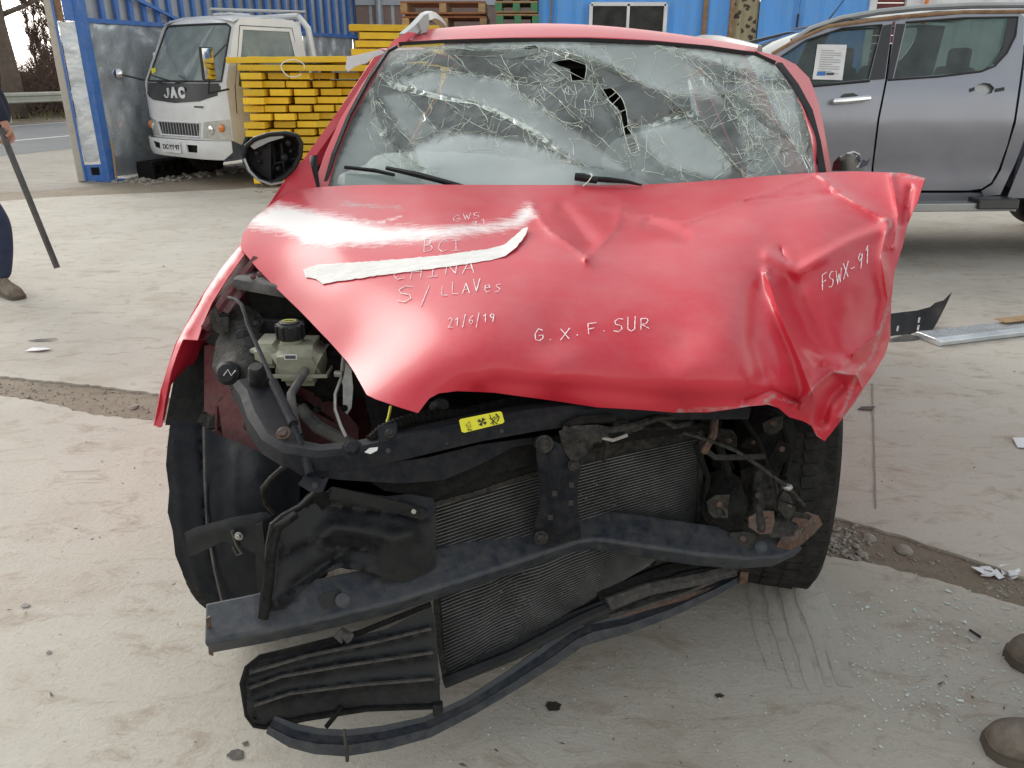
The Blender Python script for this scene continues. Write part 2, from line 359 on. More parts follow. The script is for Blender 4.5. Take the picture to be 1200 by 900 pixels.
def sight(surf):
    """map from picture coordinates to 3D, at the distance surf gives"""
    def f(P):
        P = np.atleast_2d(np.array(P, float)); Y = surf(P)
        x = (P[:, 0] - 600) / F; k = -(P[:, 1] - 450) / F; y = CP + k * SP; z = -SP + k * CP; s = Y / y
        return np.stack([x * s, Y, H + z * s], 1)
    return f
def panel(name, poly, fmap, step, mat, parent=None, holes=(), thick=.0015, cons=(), smooth=True, ang=180, attrs=None, wob=0., jit=.3, disp=None, edge=None):
    poly = densify(poly, edge or step, wob=wob); pts = list(poly); edges = [(i, (i + 1) % len(poly)) for i in range(len(poly))]
    for hl in holes:
        hl = densify(hl, edge or step); n = len(pts); pts += hl; edges += [(n + i, n + (i + 1) % len(hl)) for i in range(len(hl))]
    for c in cons:
        c = densify(c, step, closed=False); n = len(pts); pts += c; edges += [(n + i, n + i + 1) for i in range(len(c) - 1)]
    A = np.array(poly); xs = np.arange(A[:, 0].min(), A[:, 0].max(), step); ys = np.arange(A[:, 1].min(), A[:, 1].max(), step)
    gx, gy = np.meshgrid(xs, ys); gx = gx + (np.arange(len(ys)) % 2)[:, None] * step / 2
    P = np.stack([gx.ravel(), gy.ravel()], 1); rs = np.random.RandomState(3); P = P + rs.uniform(-jit, jit, P.shape) * step
    P = P[inpoly(P, poly)]
    if len(P): P = P[segdist(P, poly, True) > step * .45]
    for hl in holes:
        P = P[~inpoly(P, hl)]; P = P[segdist(P, hl, True) > step * .45]
    for c in cons:
        if len(P): P = P[segdist(P, c) > step * .45]
    pts += [tuple(p) for p in P]
    vo, _, fo, _, _, _ = delaunay_2d_cdt([Vector(p) for p in pts], edges, [], 0, 1e-5, False)
    V = np.array([(v.x, v.y) for v in vo]); T = np.array([f[:3] for f in fo])
    cen = V[T].mean(1); keep = inpoly(cen, poly)
    for hl in holes: keep &= ~inpoly(cen, hl)
    T = T[keep]; X = fmap(V)
    if disp is not None: X = disp(V, X)
    mb = MB(); mb.v = [tuple(x) for x in X]; mb.f = [tuple(int(i) for i in t) for t in T]
    o = mb.build(name, mat, parent, smooth=smooth, ang=ang, thick=thick)
    if attrs:
        for an, fn in attrs.items():
            a = o.data.attributes.new(an, 'FLOAT', 'POINT'); a.data.foreach_set('value', fn(V).astype(np.float32))
    return o
def text_mesh(name, body, size, loc, R, mat, parent, depth=.003, align='CENTER', bold=0., space=1.):
    cu = bpy.data.curves.new(name, 'FONT'); cu.body = body; cu.size = size; cu.extrude = depth; cu.align_x = align; cu.align_y = 'CENTER'; cu.offset = bold; cu.space_character = space
    t = bpy.data.objects.new('tmp', cu); COL.objects.link(t); dg = bpy.context.evaluated_depsgraph_get(); me = bpy.data.meshes.new_from_object(t.evaluated_get(dg))
    bpy.data.objects.remove(t)
    mb = MB(); mb.add([Vector(loc) + R @ v.co for v in me.vertices], [tuple(p.vertices) for p in me.polygons]); bpy.data.meshes.remove(me)
    return mb.build(name, mat, parent, fix=False)

# ================================================================= THE SETTING
def sheet(name, poly, z, mat, kind='structure', thick=.0, wob=0, step=.5, parent=None):
    poly = densify(poly, step, wob=wob) if wob else poly
    mb = MB(); n = len(poly)
    if thick: mb.prism([(x, y) for x, y in poly], lambda a, b, d: Vector((a, b, z - d)), thick)
    else: mb.add([(x, y, z) for x, y in poly], [tuple(range(n))])
    o = mb.build(name, mat, parent, origin=(0, 0, 0) if parent is None else None)
    if parent is None: tag(o, kind=kind)
    return o
sheet('ground', [(-600, -300), (600, -300), (600, 900), (-600, 900)], -.010, 'dirt')
def g2(u, v): q = G(u, v); return (q.x, q.y)
far_edge = [(-9.5, 6.3), (-4.6, 4.55)] + [g2(0, 441), g2(60, 446), g2(120, 453), g2(185, 461)] + [(-.9, 3.0), (0, 2.75), (.7, 2.55)] + [g2(1000, 612), g2(1060, 628), g2(1130, 652), g2(1200, 676)] + [(3.0, 1.1), (6.5, -1.5)]
near_edge = [(-9.5, 5.6), (-4.6, 4.0)] + [g2(0, 464), g2(60, 474), g2(110, 487), g2(185, 494)] + [(-.8, 2.85), (.1, 2.55), (.6, 2.3)] + [g2(962, 650), g2(1040, 664), g2(1110, 684), g2(1200, 712)] + [(2.9, .7), (6.3, -2.2)]
def jag(L, s, w): return densify(L, s, closed=False, wob=w)
slab_far = jag(far_edge, .03, .009) + [(12, -3), (12, 13.5), (3, 13.2), (-1.5, 12.2)] + [g2(330, 217), g2(270, 222), g2(200, 225), g2(130, 228), g2(60, 231), g2(0, 236)] + [(-9.5, 9.2)]
slab_near = jag(near_edge, .03, .009)[::-1] + [(-9.5, -4), (6.3, -4)]
sheet('yard_paving', slab_far, 0, 'concrete', thick=.12)
sheet('near_paving', slab_near, .002, 'concrete', thick=.12)
# rougher gravel verge and the road beyond it
sheet('verge', [(-40, -5), (-9.2, -5), (-9.0, 9.2), (-5.9, 10.4), (-3.4, 14), (4, 40), (-40, 40)], -.008, 'verge')
ra, rb = G(-40, 187), G(92, 173); rd = (rb - ra).normalized(); rn = Vector((-rd.y, rd.x, 0))
def rq(s, n): q = ra + rd * s + rn * n; return (q.x, q.y)
RW = (Vector(g2(40, 145)) - Vector((ra.x, ra.y))).dot(Vector((rn.x, rn.y)))
if RW < 0: rn = -rn; RW = -RW
sheet('road', [rq(-60, 0), rq(70, 0), rq(70, RW), rq(-60, RW)], -.005, 'asphalt')
for nn, wd in ((RW * .36, .14), (RW * .95, .12)):
    sheet('road_marking', [rq(-60, nn), rq(70, nn), rq(70, nn + wd), rq(-60, nn + wd)], -.001, 'road_paint')
sheet('bank', [rq(-60, RW), rq(70, RW), rq(70, RW + 60), rq(-60, RW + 60)], -.004, 'bank')

# saw-cut joint in the slab, tyre drag marks, oil stains
for a, b, w in ((g2(1026, 596), g2(1022, 450), .004),):
    sheet('saw_joint', densify([(a[0] - w, a[1]), (a[0] + w, a[1]), (b[0] + w, b[1]), (b[0] - w, b[1])], .05, wob=.0015), .0035, 'verge')
def ribbon(name, path, w, z, mat, kind='stuff'):
    mb = MB(); path = [Vector(g2(*p)) for p in path]; L = []
    for i, p in enumerate(path):
        t = (path[min(i + 1, len(path) - 1)] - path[max(i - 1, 0)]).normalized(); n = Vector((-t.y, t.x)); k = w * (1 - abs(i / (len(path) - 1) - .45) * .9) * ru(.75, 1.2)
        L.append([(p.x - n.x * k, p.y - n.y * k, z), (p.x, p.y, z + .001), (p.x + n.x * k, p.y + n.y * k, z)])
    mb.grid(L); return mb
mk = MB()
for base in ([(882, 676), (884, 700), (890, 740), (904, 786)], [(897, 672), (903, 700), (913, 740), (928, 792), (934, 808)], [(915, 675), (922, 700), (934, 744), (950, 800), (956, 814)],
             [(934, 680), (940, 700), (955, 742), (972, 806)], [(948, 686), (958, 716), (974, 760), (987, 805)], [(960, 690), (972, 718), (985, 765), (996, 806)]):
    P = []
    for i in range(len(base) - 1):
        for j in range(4): t = j / 4; P.append((base[i][0] * (1 - t) + base[i + 1][0] * t + ru(-.35, .35), base[i][1] * (1 - t) + base[i + 1][1] * t))
    P.append(base[-1]); r_ = ribbon('m', P, ru(.016, .022), .003, 'skid'); mk.add(r_.v, r_.f)
tag(mk.build('skid_ridges', 'skid', smooth=True, fix=False), 'ridges of scraped mud dragged across the concrete beside the front tyre', 'skid marks', kind='stuff')
def blob(u, v, r, name='oil_stain', z=.0042, sx=1.3):
    c = Vector(g2(u, v)); return [(c.x + r * sx * math.cos(a) * q, c.y + r * math.sin(a) * q) for a, q in [(2 * math.pi * k / 16, ru(.75, 1.2)) for k in range(16)]]
pm('oil', (.05, .042, .036), rough=.55, bump=.2)
for u, v, r in ((648, 829, .016), (843, 817, .008), (277, 886, .014), (288, 873, .006), (30, 711, .010), (58, 766, .006)):
    tag(sheet('oil_stain', blob(u, v, r), .005, 'oil'), kind='structure')

# gravel and stones in the trench, broken glass
def rock(mb, c, r, sub=1):
    bm = bmesh.new(); bmesh.ops.create_icosphere(bm, subdivisions=sub, radius=1)
    s = Vector((r * ru(.8, 1.4), r * ru(.7, 1.1), r * ru(.45, .8))); R = rotz(ru(0, 6.3)); o = Vector((ru(0, 99), ru(0, 99), 0))
    for v in bm.verts:
        k = 1 + .35 * noise.noise(v.co * 1.3 + o); v.co = Vector((v.co.x * s.x * k, v.co.y * s.y * k, v.co.z * s.z * k))
    bm.verts.index_update(); mb.add([Vector(c) + R @ v.co for v in bm.verts], [[v.index for v in f.verts] for f in bm.faces]); bm.free()
gr = MB()
FE = densify(far_edge, .02, closed=False); NE = densify(near_edge, .02, closed=False)
def tp(t, n): a = Vector(FE[int(t * (len(FE) - 1))]); b = Vector(NE[int(t * (len(NE) - 1))]); return a.lerp(b, n)
for i in range(2600):
    q = tp(ru(.15, .9), ru(.02, .98)); rock(gr, (q.x, q.y, -.010 + ru(0, .005)), ru(.0015, .006) * (1.7 if rnd() < .05 else 1), 1)
for i in range(260):
    c = G(ru(945, 1015), ru(608, 668)); rock(gr, (c.x + ru(-.03, .03), c.y, -.012 + ru(-.004, .008)), ru(.004, .013), 1)
for i in range(60):
    c = G(ru(1150, 1240), ru(655, 700)); rock(gr, (c.x, c.y, -.012), ru(.004, .011), 1)
tag(gr.build('gravel', 'stone_grey', smooth=False, fix=False), 'loose gravel and grit filling the gap between the concrete slabs', 'gravel', kind='stuff')
for (u, v, r, lab) in ((1058, 649, .03, 'smooth rounded pale stone lying alone in the dirt gap'), (1017, 635, .024, 'flat grey stone among gravel by the front tyre'),
                       (157, 481, .022, 'dark stone on the gravel strip near the red fender'), (1010, 655, .016, 'small angular stone at the edge of the near slab')):
    mb = MB(); c = PZ(u, v, -.02); rock(mb, (c.x, c.y, -.006), r, 2); tag(mb.build('stone', 'stone_grey', smooth=True), lab, 'stone')
gl = MB()
for i in range(420):
    u, v = random.gauss(1090, 75), random.gauss(770, 60)
    if u < 960 or v < 690 or v > 898: continue
    c = G(u, v); r = ru(.0012, .0045) * (1.8 if rnd() < .06 else 1)
    a = ru(0, 6.3); gl.add([(c.x + r * math.cos(a + k) * q, c.y + r * math.sin(a + k) * q, .004 + ru(0, .003)) for k, q in ((0, 1.6), (2.2, .8), (3.4, 1.2), (4.9, .7))], [(0, 1, 2, 3)])
for i in range(160):
    c = G(ru(500, 960), ru(760, 895)); r = ru(.001, .003); a = ru(0, 6.3)
    gl.add([(c.x + r * math.cos(a + k) * q, c.y + r * math.sin(a + k) * q, .004 + ru(0, .002)) for k, q in ((0, 1.3), (2, 1), (4, 1))], [(0, 1, 2)])
tag(gl.build('glass_crumbs', 'glass_bits', fix=False, thick=.0012), 'crumbs of broken glass scattered on the concrete by the brown shoes', 'broken glass', kind='stuff')
lt = MB(); 
for i in range(240):
    u, v = ru(0, 1200), ru(225, 900); c = G(u, v); r = ru(.0008, .003) * (1 + c.y * .5) * (1.8 if rnd() < .08 else 1); a = ru(0, 6.3)
    lt.add([(c.x + r * math.cos(a + k) * q, c.y + r * math.sin(a + k) * q, .004 + ru(0, .004)) for k, q in ((0, 1.6), (2.2, .5), (3.4, 1.2), (4.9, .4))], [(0, 1, 2, 3)])
tag(lt.build('litter_crumbs', 'bark', fix=False), 'small dry leaf and dirt crumbs strewn over the yard', 'dirt crumbs', kind='stuff')
def scrap(u, v, pts, mat, lab, cat, name, h=.006):
    c = G(u, v); mb = MB(); n = len(pts)
    top = [(c.x + x, c.y + y, .006 + h * abs(math.sin(i * 2.1))) for i, (x, y) in enumerate(pts)]; mb.add(top, [tuple(range(n))])
    tag(mb.build(name, mat, thick=.002, fix=False), lab, cat)
scrap(45, 411, [(-.06, -.02), (.02, -.03), (.07, 0), (.03, .03), (-.04, .02)], 'white_plastic', 'crumpled white scrap on the concrete near the walking man', 'scrap', 'paper_scrap')
scrap(48, 400, [(-.07, -.01), (.05, 0), (.08, .02), (-.03, .02)], 'grey_plastic', 'dark grey plastic sliver above the white scrap', 'scrap', 'plastic_scrap')
scrap(1014, 480, [(-.04, -.01), (.02, -.02), (.05, .01), (-.01, .02)], 'grey_plastic', 'small dark plastic chip on the slab beyond the tyre', 'scrap', 'plastic_scrap')
scrap(1200, 522, [(-.045, -.03), (.03, -.05), (.1, -.01), (.08, .06), (-.02, .05)], 'white_plastic', 'white plastic disc fragment on concrete below the metal sill strip', 'scrap', 'plastic_scrap')
scrap(1140, 747, [(-.002, .02), (.002, .022), (.016, -.008), (.012, -.012)], 'print_black', 'thin black clip lying among the broken glass', 'clip', 'plastic_clip')
pl_ = MB()
for i in range(9):
    c = PZ(1150 + ru(0, 50), 676 + ru(-6, 8), -.015); r = ru(.012, .03); a = ru(0, 6)
    pl_.add([(c.x + r * math.cos(a + k) * q, c.y + r * math.sin(a + k) * q, -.008 + ru(0, .012)) for k, q in ((0, 1.3), (1.5, .8), (3, 1), (4.6, .7))], [(0, 1, 2, 3)])
tag(pl_.build('wrapper_shreds', 'white_plastic', fix=False, thick=.001), 'torn pale plastic shreds on the dirt strip near the shoes', 'plastic shreds', kind='stuff')

# ----------------------------------------------------------------- guard rail, bare trees, scrub
gt = thing('guard_rail', (*rq(20, RW + .8), 0), 'steel crash barrier along the far side of the road', 'guard rail')
def gz(s, n, z): q = rq(s, n); return Vector((q[0], q[1], z))
sec = [(0, .50), (.05, .53), (.05, .59), (0, .63), (0, .67), (.05, .71), (.05, .77), (0, .80)]
mb = MB(); mb.grid([[gz(s, RW + .8 - a, z + .03) for a, z in sec] for s in (-40, -20, 0, 20, 40, 60)]); mb.build('rail', 'guard_steel', gt, thick=.004, smooth=True)
for i in range(-8, 14):
    mb = MB(); q = gz(i * 4, RW + .9, .38); mb.box(q, (.12, .1, .85), rotz(math.atan2(rd.y, rd.x))); mb.build('post', 'guard_steel', gt)
def tree(name, base, h, r0, n_limb, lab, lean=0, spread=.5, twigs=900, mat='bark', narrow=False):
    t = thing(name, base, lab, 'tree'); b = Vector(base); tr = MB(); tw = MB()
    path = [b + Vector((lean * (k / 8) ** 1.3 * h + .06 * h * .3 * noise.noise(Vector((k * .7, base[0], 0))), .03 * h * noise.noise(Vector((k * .6, 9, base[0]))), h * k / 8)) for k in range(9)]
    tr.tube(path, [r0 * (1 - .85 * (k / 8)) * (1.25 if k == 0 else 1) for k in range(9)], 8)
    ends = []
    for i in range(n_limb):
        k = ru(1.5, 7.5); p = path[int(k)].lerp(path[int(k) + 1], k % 1); a = ru(0, 6.3); L = h * (.12 if narrow else ru(.25, .45)) * (1.2 - k / 9)
        up = .9 if narrow else ru(.3, .9); d = Vector((math.cos(a) * spread * 2, math.sin(a) * spread * 2, up)).normalized()
        pts = [p]
        for j in range(4): d = (d + Vector((ru(-.3, .3), ru(-.3, .3), ru(-.1, .3)))).normalized(); pts.append(pts[-1] + d * L / 4)
        tr.tube(pts, [r0 * .35 * (1 - k / 10) * (1 - j / 5) + .006 for j in range(5)], 5); ends += pts[1:]
    for i in range(twigs):
        p = random.choice(ends) if ends else b; d = Vector((ru(-1, 1), ru(-1, 1), ru(-.2, 1.1) + (.9 if narrow else 0))).normalized(); L = ru(.25, .9) * (h / 7); s = d.orthogonal() * ru(.006, .016)
        q = p + d * L; e = p + d * L * .6; tw.add([p - s, p + s, q], [(0, 1, 2)])
        for m in range(2):
            d2 = (d + Vector((ru(-.8, .8), ru(-.8, .8), ru(-.4, .6)))).normalized(); tw.add([e - s * .7, e + s * .7, e + d2 * L * .5], [(0, 1, 2)])
    tr.build('trunk', mat, t, smooth=True, ang=180); tw.build('crown', 'twig', t, fix=False); return t
def rp(u, dist, z=0): d = ray(u, 100); s = dist / d.y; return (d.x * s, dist, z)
tree('bare_tree', rp(12, 27), 11, .30, 26, 'thick gnarled bare trunk beyond the crash barrier', lean=.02, twigs=2600)
tree('bare_tree', rp(-40, 29), 12, .26, 22, 'bare brown tree standing just behind the gnarled trunk', lean=-.03, twigs=2200)
for i, (u, d, h) in enumerate(((55, 44, 5.2), (63, 43, 4.6), (71, 45, 4.9), (79, 44, 4.2), (47, 46, 5.6), (88, 46, 4.3), (97, 47, 4.4))):
    t = tree('slender_tree', rp(u, d), h, .07, 18, f'slender leafless sapling behind the road, {["fifth", "fourth", "third", "second", "sixth", "hidden first", "hidden outer"][i]} from the blue post', twigs=500, narrow=True, spread=.25); t['group'] = 'row of leafless saplings behind the road'
sc_ = MB()
for i in range(26000):
    u = random.uniform(-260, 110); d = ru(28, 44); b0 = Vector(rp(u, d)); hmax = (2.6 + 2.3 * noise.noise(Vector((u * .02, d * .1, 3)))) * (1.25 if u < 14 else .62); z = ru(0, max(.5, hmax)) * (rnd() ** .4)
    p = b0 + Vector((0, 0, z)); dr = Vector((ru(-1, 1), ru(-.6, .6), ru(-.5, 1.2))).normalized(); s = dr.cross(Vector((0, 1, 0))).normalized() * ru(.012, .03); sc_.add([p - s, p + s, p + dr * ru(.4, 1.2)], [(0, 1, 2)])
tag(sc_.build('scrub', 'twig', fix=False), 'brown tangled winter brush covering the bank behind the crash barrier', 'scrub', kind='stuff')
gs_ = MB()
for i in range(5000):
    q = rq(ru(-40, 60), RW + ru(1.2, 5)); p = Vector((q[0], q[1], -.02)); gs_.add([p, p + Vector((.03, 0, 0)), p + Vector((ru(-.15, .15), ru(-.1, .1), ru(.1, .4)))], [(0, 1, 2)])
pm('dry_grass', (.12, .13, .05), (.2, .16, .08), rough=.9, bump=0)
tag(gs_.build('roadside_grass', 'dry_grass', fix=False), 'rough dull green grass under the crash barrier', 'grass', kind='stuff')
mb = MB(); a = Vector(rp(30, 24, .0)); 
for zz in (5.2, 4.9): mb.tube([PY(-60, 5 if zz > 5 else 12, 26), PY(60, 2 if zz > 5 else 10, 30), PY(160, -12, 36)], .012, 4)
tag(mb.build('overhead_cables', 'print_black'), 'two thin black cables strung past the bare trees', 'cables')

# ----------------------------------------------------------------- blue framed sheet fence
WP = G(128, 211); WE = Vector((.42, .907, 0)).normalized(); WN = Vector((.907, -.42, 0)).normalized()
def wp(s, n, z): return WP + WE * s + WN * n + Vector((0, 0, z))
RW_ = Matrix((WE, -WN, Vector((0, 0, 1)))).transposed()
fe = thing('sheet_fence', WP, 'tall blue steel framed fence with dull galvanised lower sheets', 'fence')
LEN = 7.6; ZT = 1.98
for i in range(5):
    a, b = i * 1.52, i * 1.52 + 1.515; mb = MB(); N = 24
    mb.grid([[wp(a + (b - a) * j / N, -.045 + (.035 * noise.noise(Vector((a + j * .45, k * .6, 1))) + .012 * noise.noise(Vector((a + j * 1.3, k * 1.7, 5)))) + .004 * (i % 2), .03 + ZT * k / 20) for j in range(N + 1)] for k in range(21)])
    mb.build('sheet', 'galvanised', fe, smooth=True, thick=.003)
mb = MB(); mb.grid([[wp(.15 + (LEN - .15) * j / 60, -.10 + (.018 if j % 2 else 0), z) for j in range(61)] for z in (ZT + .02, 3.6)]); mb.build('back_sheet', 'grey_sheet', fe, thick=.002)
nsl = 30
for i in range(nsl):
    s = .4 + (LEN - .6) * i / nsl; mb = MB(); mb.box(wp(s, -.05, (ZT + 3.6) / 2 + .06), (.06, .05, 3.6 - ZT - .05), RW_); mb.build('slat', 'blue_steel', fe)
for z in (2.04, 3.62):
    mb = MB(); mb.box(wp(LEN / 2 + .05, -.02, z), (LEN, .06, .055), RW_); mb.build('rail', 'blue_steel', fe)
mb = MB(); mb.tube([wp(.1, 0.02, 2.62), wp(1.7, .02, 2.1)], .03, 4); mb.build('brace', 'blue_steel', fe)
mb = MB(); mb.box(wp(0, .02, 1.95), (.12, .12, 3.9), RW_, .008); mb.build('post', 'blue_steel', fe)
mb = MB(); mb.box(wp(LEN, -.02, 1.9), (.12, .12, 3.8), RW_); mb.build('post', 'blue_steel', fe)
mb = MB(); mb.box(wp(.0, .02, .004), (.3, .3, .012), RW_); mb.build('base_plate', 'blue_steel', fe)
# narrow return at the post
RE = Vector((-.93, -.35, 0)).normalized(); RN = Vector((.35, -.93, 0))
def wr(s, n, z): return WP + RE * (s + .06) + RN * n + Vector((0, 0, z))
RR = Matrix((RE, -RN, Vector((0, 0, 1)))).transposed()
mb = MB(); mb.grid([[wr(.20 * j / 6, .008 * noise.noise(Vector((j, k * .6, 4))), .25 + (ZT - .22) * k / 12) for j in range(7)] for k in range(13)]); mb.build('side_sheet', 'galvanised', fe, smooth=True, thick=.003)
mb = MB(); mb.box(wr(.10, .012, .11), (.22, .03, .22), RR); mb.build('side_foot', 'blue_steel', fe)
mb = MB(); mb.box(wr(.09, .03, .13), (.10, .01, .10), RR); mb.build('hole_cover', 'dull_black', fe)
mb = MB(); mb.box(wr(.06, .0, 2.9), (.12, .06, 1.75), RR); mb.build('side_strip', 'blue_steel', fe)
mb = MB(); mb.box(wr(.17, -.01, 2.9), (.08, .05, 1.75), RR); mb.build('side_strip', 'rust', fe)
mb = MB(); mb.box(wr(.225, .02, 1.9), (.025, .06, 3.8), RR); mb.build('side_edge', 'blue_steel', fe)
mb = MB(); mb.box(wr(.28, -.06, 1.9), (.09, .2, 3.8), RR, .01); mb.build('concrete_edge', 'concrete', fe)
mb = MB(); mb.box(wp(.02, .14, .25), (.02, .02, .55), RW_ @ Matrix.Rotation(.06, 3, 'Y')); tag(mb.build('wooden_stake', 'raw_wood'), 'thin bare wooden stake leaning at the foot of the blue post', 'stake')

# blue can, black trough and rubble at the foot of the fence
bc = G(149, 203); t = thing('blue_jerrycan', bc, 'blue plastic canister tipped over beside the blue post', 'canister')
Rc = rotz(.3) @ Matrix.Rotation(.45, 3, 'Y')
mb = MB(); mb.box(bc + Vector((0, 0, .16)), (.3, .2, .24), Rc, .03); mb.build('body', 'blue_plastic', t, smooth=True)
mb = MB(); mb.tube([bc + Rc @ Vector((x, 0, z)) + Vector((0, 0, .16)) for x, z in ((-.1, .12), (-.08, .17), (.04, .17), (.06, .12))], .014, 6); mb.build('handle', 'print_black', t, smooth=True)
mb = MB(); mb.lathe([(.03, 0), (.03, .04)], bc + Rc @ Vector((.12, 0, .12)) + Vector((0, 0, .16)), Rc, 10); mb.build('cap', 'print_black', t)
ta, tb = G(172, 209), G(228, 201) + Vector((.15, .5, 0)); t = thing('plastic_trough', ta, 'long black slotted plastic crate on the ground under the truck', 'crate')
d = (tb - ta).normalized(); n_ = Vector((d.y, -d.x, 0)); Rt = Matrix((d, -n_, Vector((0, 0, 1)))).transposed(); L = (tb - ta).length
for z, h in ((.035, .07), (.2, .05)): mb = MB(); mb.box((ta + tb) / 2 + Vector((0, 0, z)), (L, .3, h), Rt); mb.build('rail', 'dull_black', t)
for i in range(9): mb = MB(); mb.box(ta + d * L * (i + .1) / 8.2 + Vector((0, 0, .12)), (.05, .3, .12), Rt); mb.build('rib', 'dull_black', t)
rb_ = MB()
for i in range(260):
    q = WP + WE * ru(-.1, 2.0) + WN * ru(.1, .95); rock(rb_, (q.x, q.y, -.02 + ru(0, .03)), ru(.01, .05), 1)
for i in range(300):
    c = G(ru(300, 420), ru(205, 226)); rock(rb_, (c.x, c.y, 0), ru(.008, .025), 1)
tag(rb_.build('rubble', 'stone_grey', fix=False), 'loose rubble and dirt along the foot of the sheet fence', 'rubble', kind='stuff')

# ================================================================= WHITE LIGHT TRUCK
TO = Vector((-4.50, 11.28, 0)); TX = Vector((.83, -.557, 0)).normalized(); TY = Vector((.557, .83, 0)).normalized()
def T(x, y, z): return TO + TX * x + TY * y + Vector((0, 0, z))
TR = Matrix((TX, TY, Vector((0, 0, 1)))).transposed()
tk = thing('light_truck', TO, 'white cab-over light truck parked along the sheet fence behind yellow planks', 'truck')
def thw(z): return .88 - max(0, z - 1.25) * .16
def tfy(x, z):   # front surface of the cab
    y = 0 if z < 1.05 else ((z - 1.05) / .22 * .04 if z < 1.27 else .04 + (z - 1.27) / .70 * .36 if z < 1.97 else .40 + (z - 1.97) / .1 * .12)
    return y + .16 * (abs(x) / thw(z)) ** 5 + .03 * (x / .88) ** 2
def fT(P): return np.array([T(a * thw(b) / .88, tfy(a * thw(b) / .88, b), b) for a, b in P])
WSH = [(-.80, 1.29), (.80, 1.29), (.79, 1.95), (.72, 1.99), (-.72, 1.99), (-.79, 1.95)]
panel('cab_front', [(-.88, .56), (.88, .56), (.88, 2.06), (-.88, 2.06)], fT, .09, 'white_paint', tk, holes=[WSH, [(-.42, .60), (.20 + .22, .60), (.46, .78), (-.46, .78)], [(-.86, .57), (-.47, .59), (-.53, .79), (-.86, .83)], [(.86, .57), (.47, .59), (.53, .79), (.86, .83)]], thick=.006, jit=0)
def fTo(o): return lambda P: np.array([T(a * thw(b) / .88, tfy(a * thw(b) / .88, b) - o, b) for a, b in P])
ws = panel('windshield', WSH, fTo(-.004), .15, 'clear_glass', tk, thick=.004, jit=0)
panel('black_panel', [(-.78, 1.27), (-.76, 1.12), (-.5, 1.05), (0, 1.02), (.5, 1.05), (.76, 1.12), (.78, 1.27)], fTo(.008), .1, 'pickup_black', tk, thick=.006, jit=0)
for x, ch in ((0.0, 'A'), (.17, 'C')):
    text_mesh('badge_letter', ch, .17, T(x, tfy(0, 1.15) - .02, 1.145), Matrix((TX, Vector((0, 0, 1)), -TY)).transposed(), 'white_plastic', tk, .006, bold=.012)
mb = MB(); mb.sweep([T(-.115 - dx, tfy(0, 1.14) - .02, 1.145 + dz) for dx, dz in ((0, .062), (0, -.02), (.015, -.05), (.045, -.06), (.075, -.045), (.082, -.02))], [(-.006, -.014), (.006, -.014), (.006, .014), (-.006, .014)], up=tuple(-TY)); mb.build('badge_letter', 'white_plastic', tk)
mb = MB(); mb.box(T(.47, tfy(.47, .98) - .006, .98), (.17, .012, .022), TR); mb.build('model_badge', 'grey_plastic', tk)
for s in (-1, 1):   # rubber seal of the windscreen, wipers
    mb = MB(); mb.tube([T(-.35 if s < 0 else .05, tfy(0, 1.27) - .03, 1.27), T(-.1 if s < 0 else .3, tfy(0, 1.30) - .03, 1.30), T(.1 - .6 * (s < 0), tfy(0, 1.34) - .03, 1.36)], .009, 5); mb.build('wiper', 'print_black', tk)
mb = MB(); mb.tube([fTo(.006)(np.array([p]))[0] for p in densify(WSH, .12) + [WSH[0]]], .014, 5, caps=False); mb.build('windshield_seal', 'print_black', tk)
gp = thing('g', TO, None, None); bpy.data.objects.remove(gp)
mb = MB(); mb.box(T(0, .05, .69), (.9, .02, .2), TR); g_ = mb.build('grille', 'dull_black', tk)
for i in range(13): mb = MB(); mb.box(T(-.38 + i * .0633, .015, .69), (.02, .03, .15), TR, .004); mb.build('grille_bar', 'silver_rail', g_)
mb = MB(); mb.tube([T(*p) for p in ((-.42, 0, .60), (.42, 0, .60), (.46, 0, .78), (-.46, 0, .78), (-.42, 0, .60))], .014, 5); mb.build('grille_frame', 'white_paint', g_)
for s in (-1, 1):
    P = [(s * .86, .57), (s * .47, .59), (s * .53, .79), (s * .86, .83)]
    hl = panel('headlight', P, fTo(-.002), .08, 'headlight_lens', tk, thick=.02, jit=0)
    mb = MB(); c = T(s * .77, tfy(.77, .72) - .012, .72); mb.lathe([(.055, 0), (.05, .012), (.02, .02)], c, frame(-TY), 14); mb.build('indicator', 'amber', hl, smooth=True)
    mb = MB(); mb.lathe([(.06, 0), (.06, .006), (.045, .01)], T(s * .62, tfy(.62, .69) - .004, .69), frame(-TY), 16); mb.build('reflector', 'chrome', hl, smooth=True)
def fTb(P): return np.array([T(a, -.07 + .2 * (abs(a) / .9) ** 4 + (.03 if b < .38 else 0), b) for a, b in P])
panel('bumper', [(-.9, .56), (-.9, .42), (-.78, .34), (.78, .32), (.9, .42), (.9, .56)], fTb, .09, 'white_paint', tk, holes=[[(-.55, .43), (-.38, .41), (-.38, .5), (-.58, .52)], [(.22, .40), (.42, .40), (.44, .5), (.22, .5)]], thick=.02, jit=0)
for x in (-.47, .33): mb = MB(); mb.box(T(x, .0, .46), (.24, .06, .16), TR); mb.build('bumper_vent', 'dull_black', tk)
mb = MB(); mb.box(T(-.09, -.095, .455), (.40, .012, .14), TR); pl = mb.build('number_plate', 'plate_white', tk)
text_mesh('plate_text', 'DC·YY·97', .088, T(-.09, -.103, .455), Matrix((TX, Vector((0, 0, 1)), -TY)).transposed(), 'print_black', pl, .002, bold=.002)
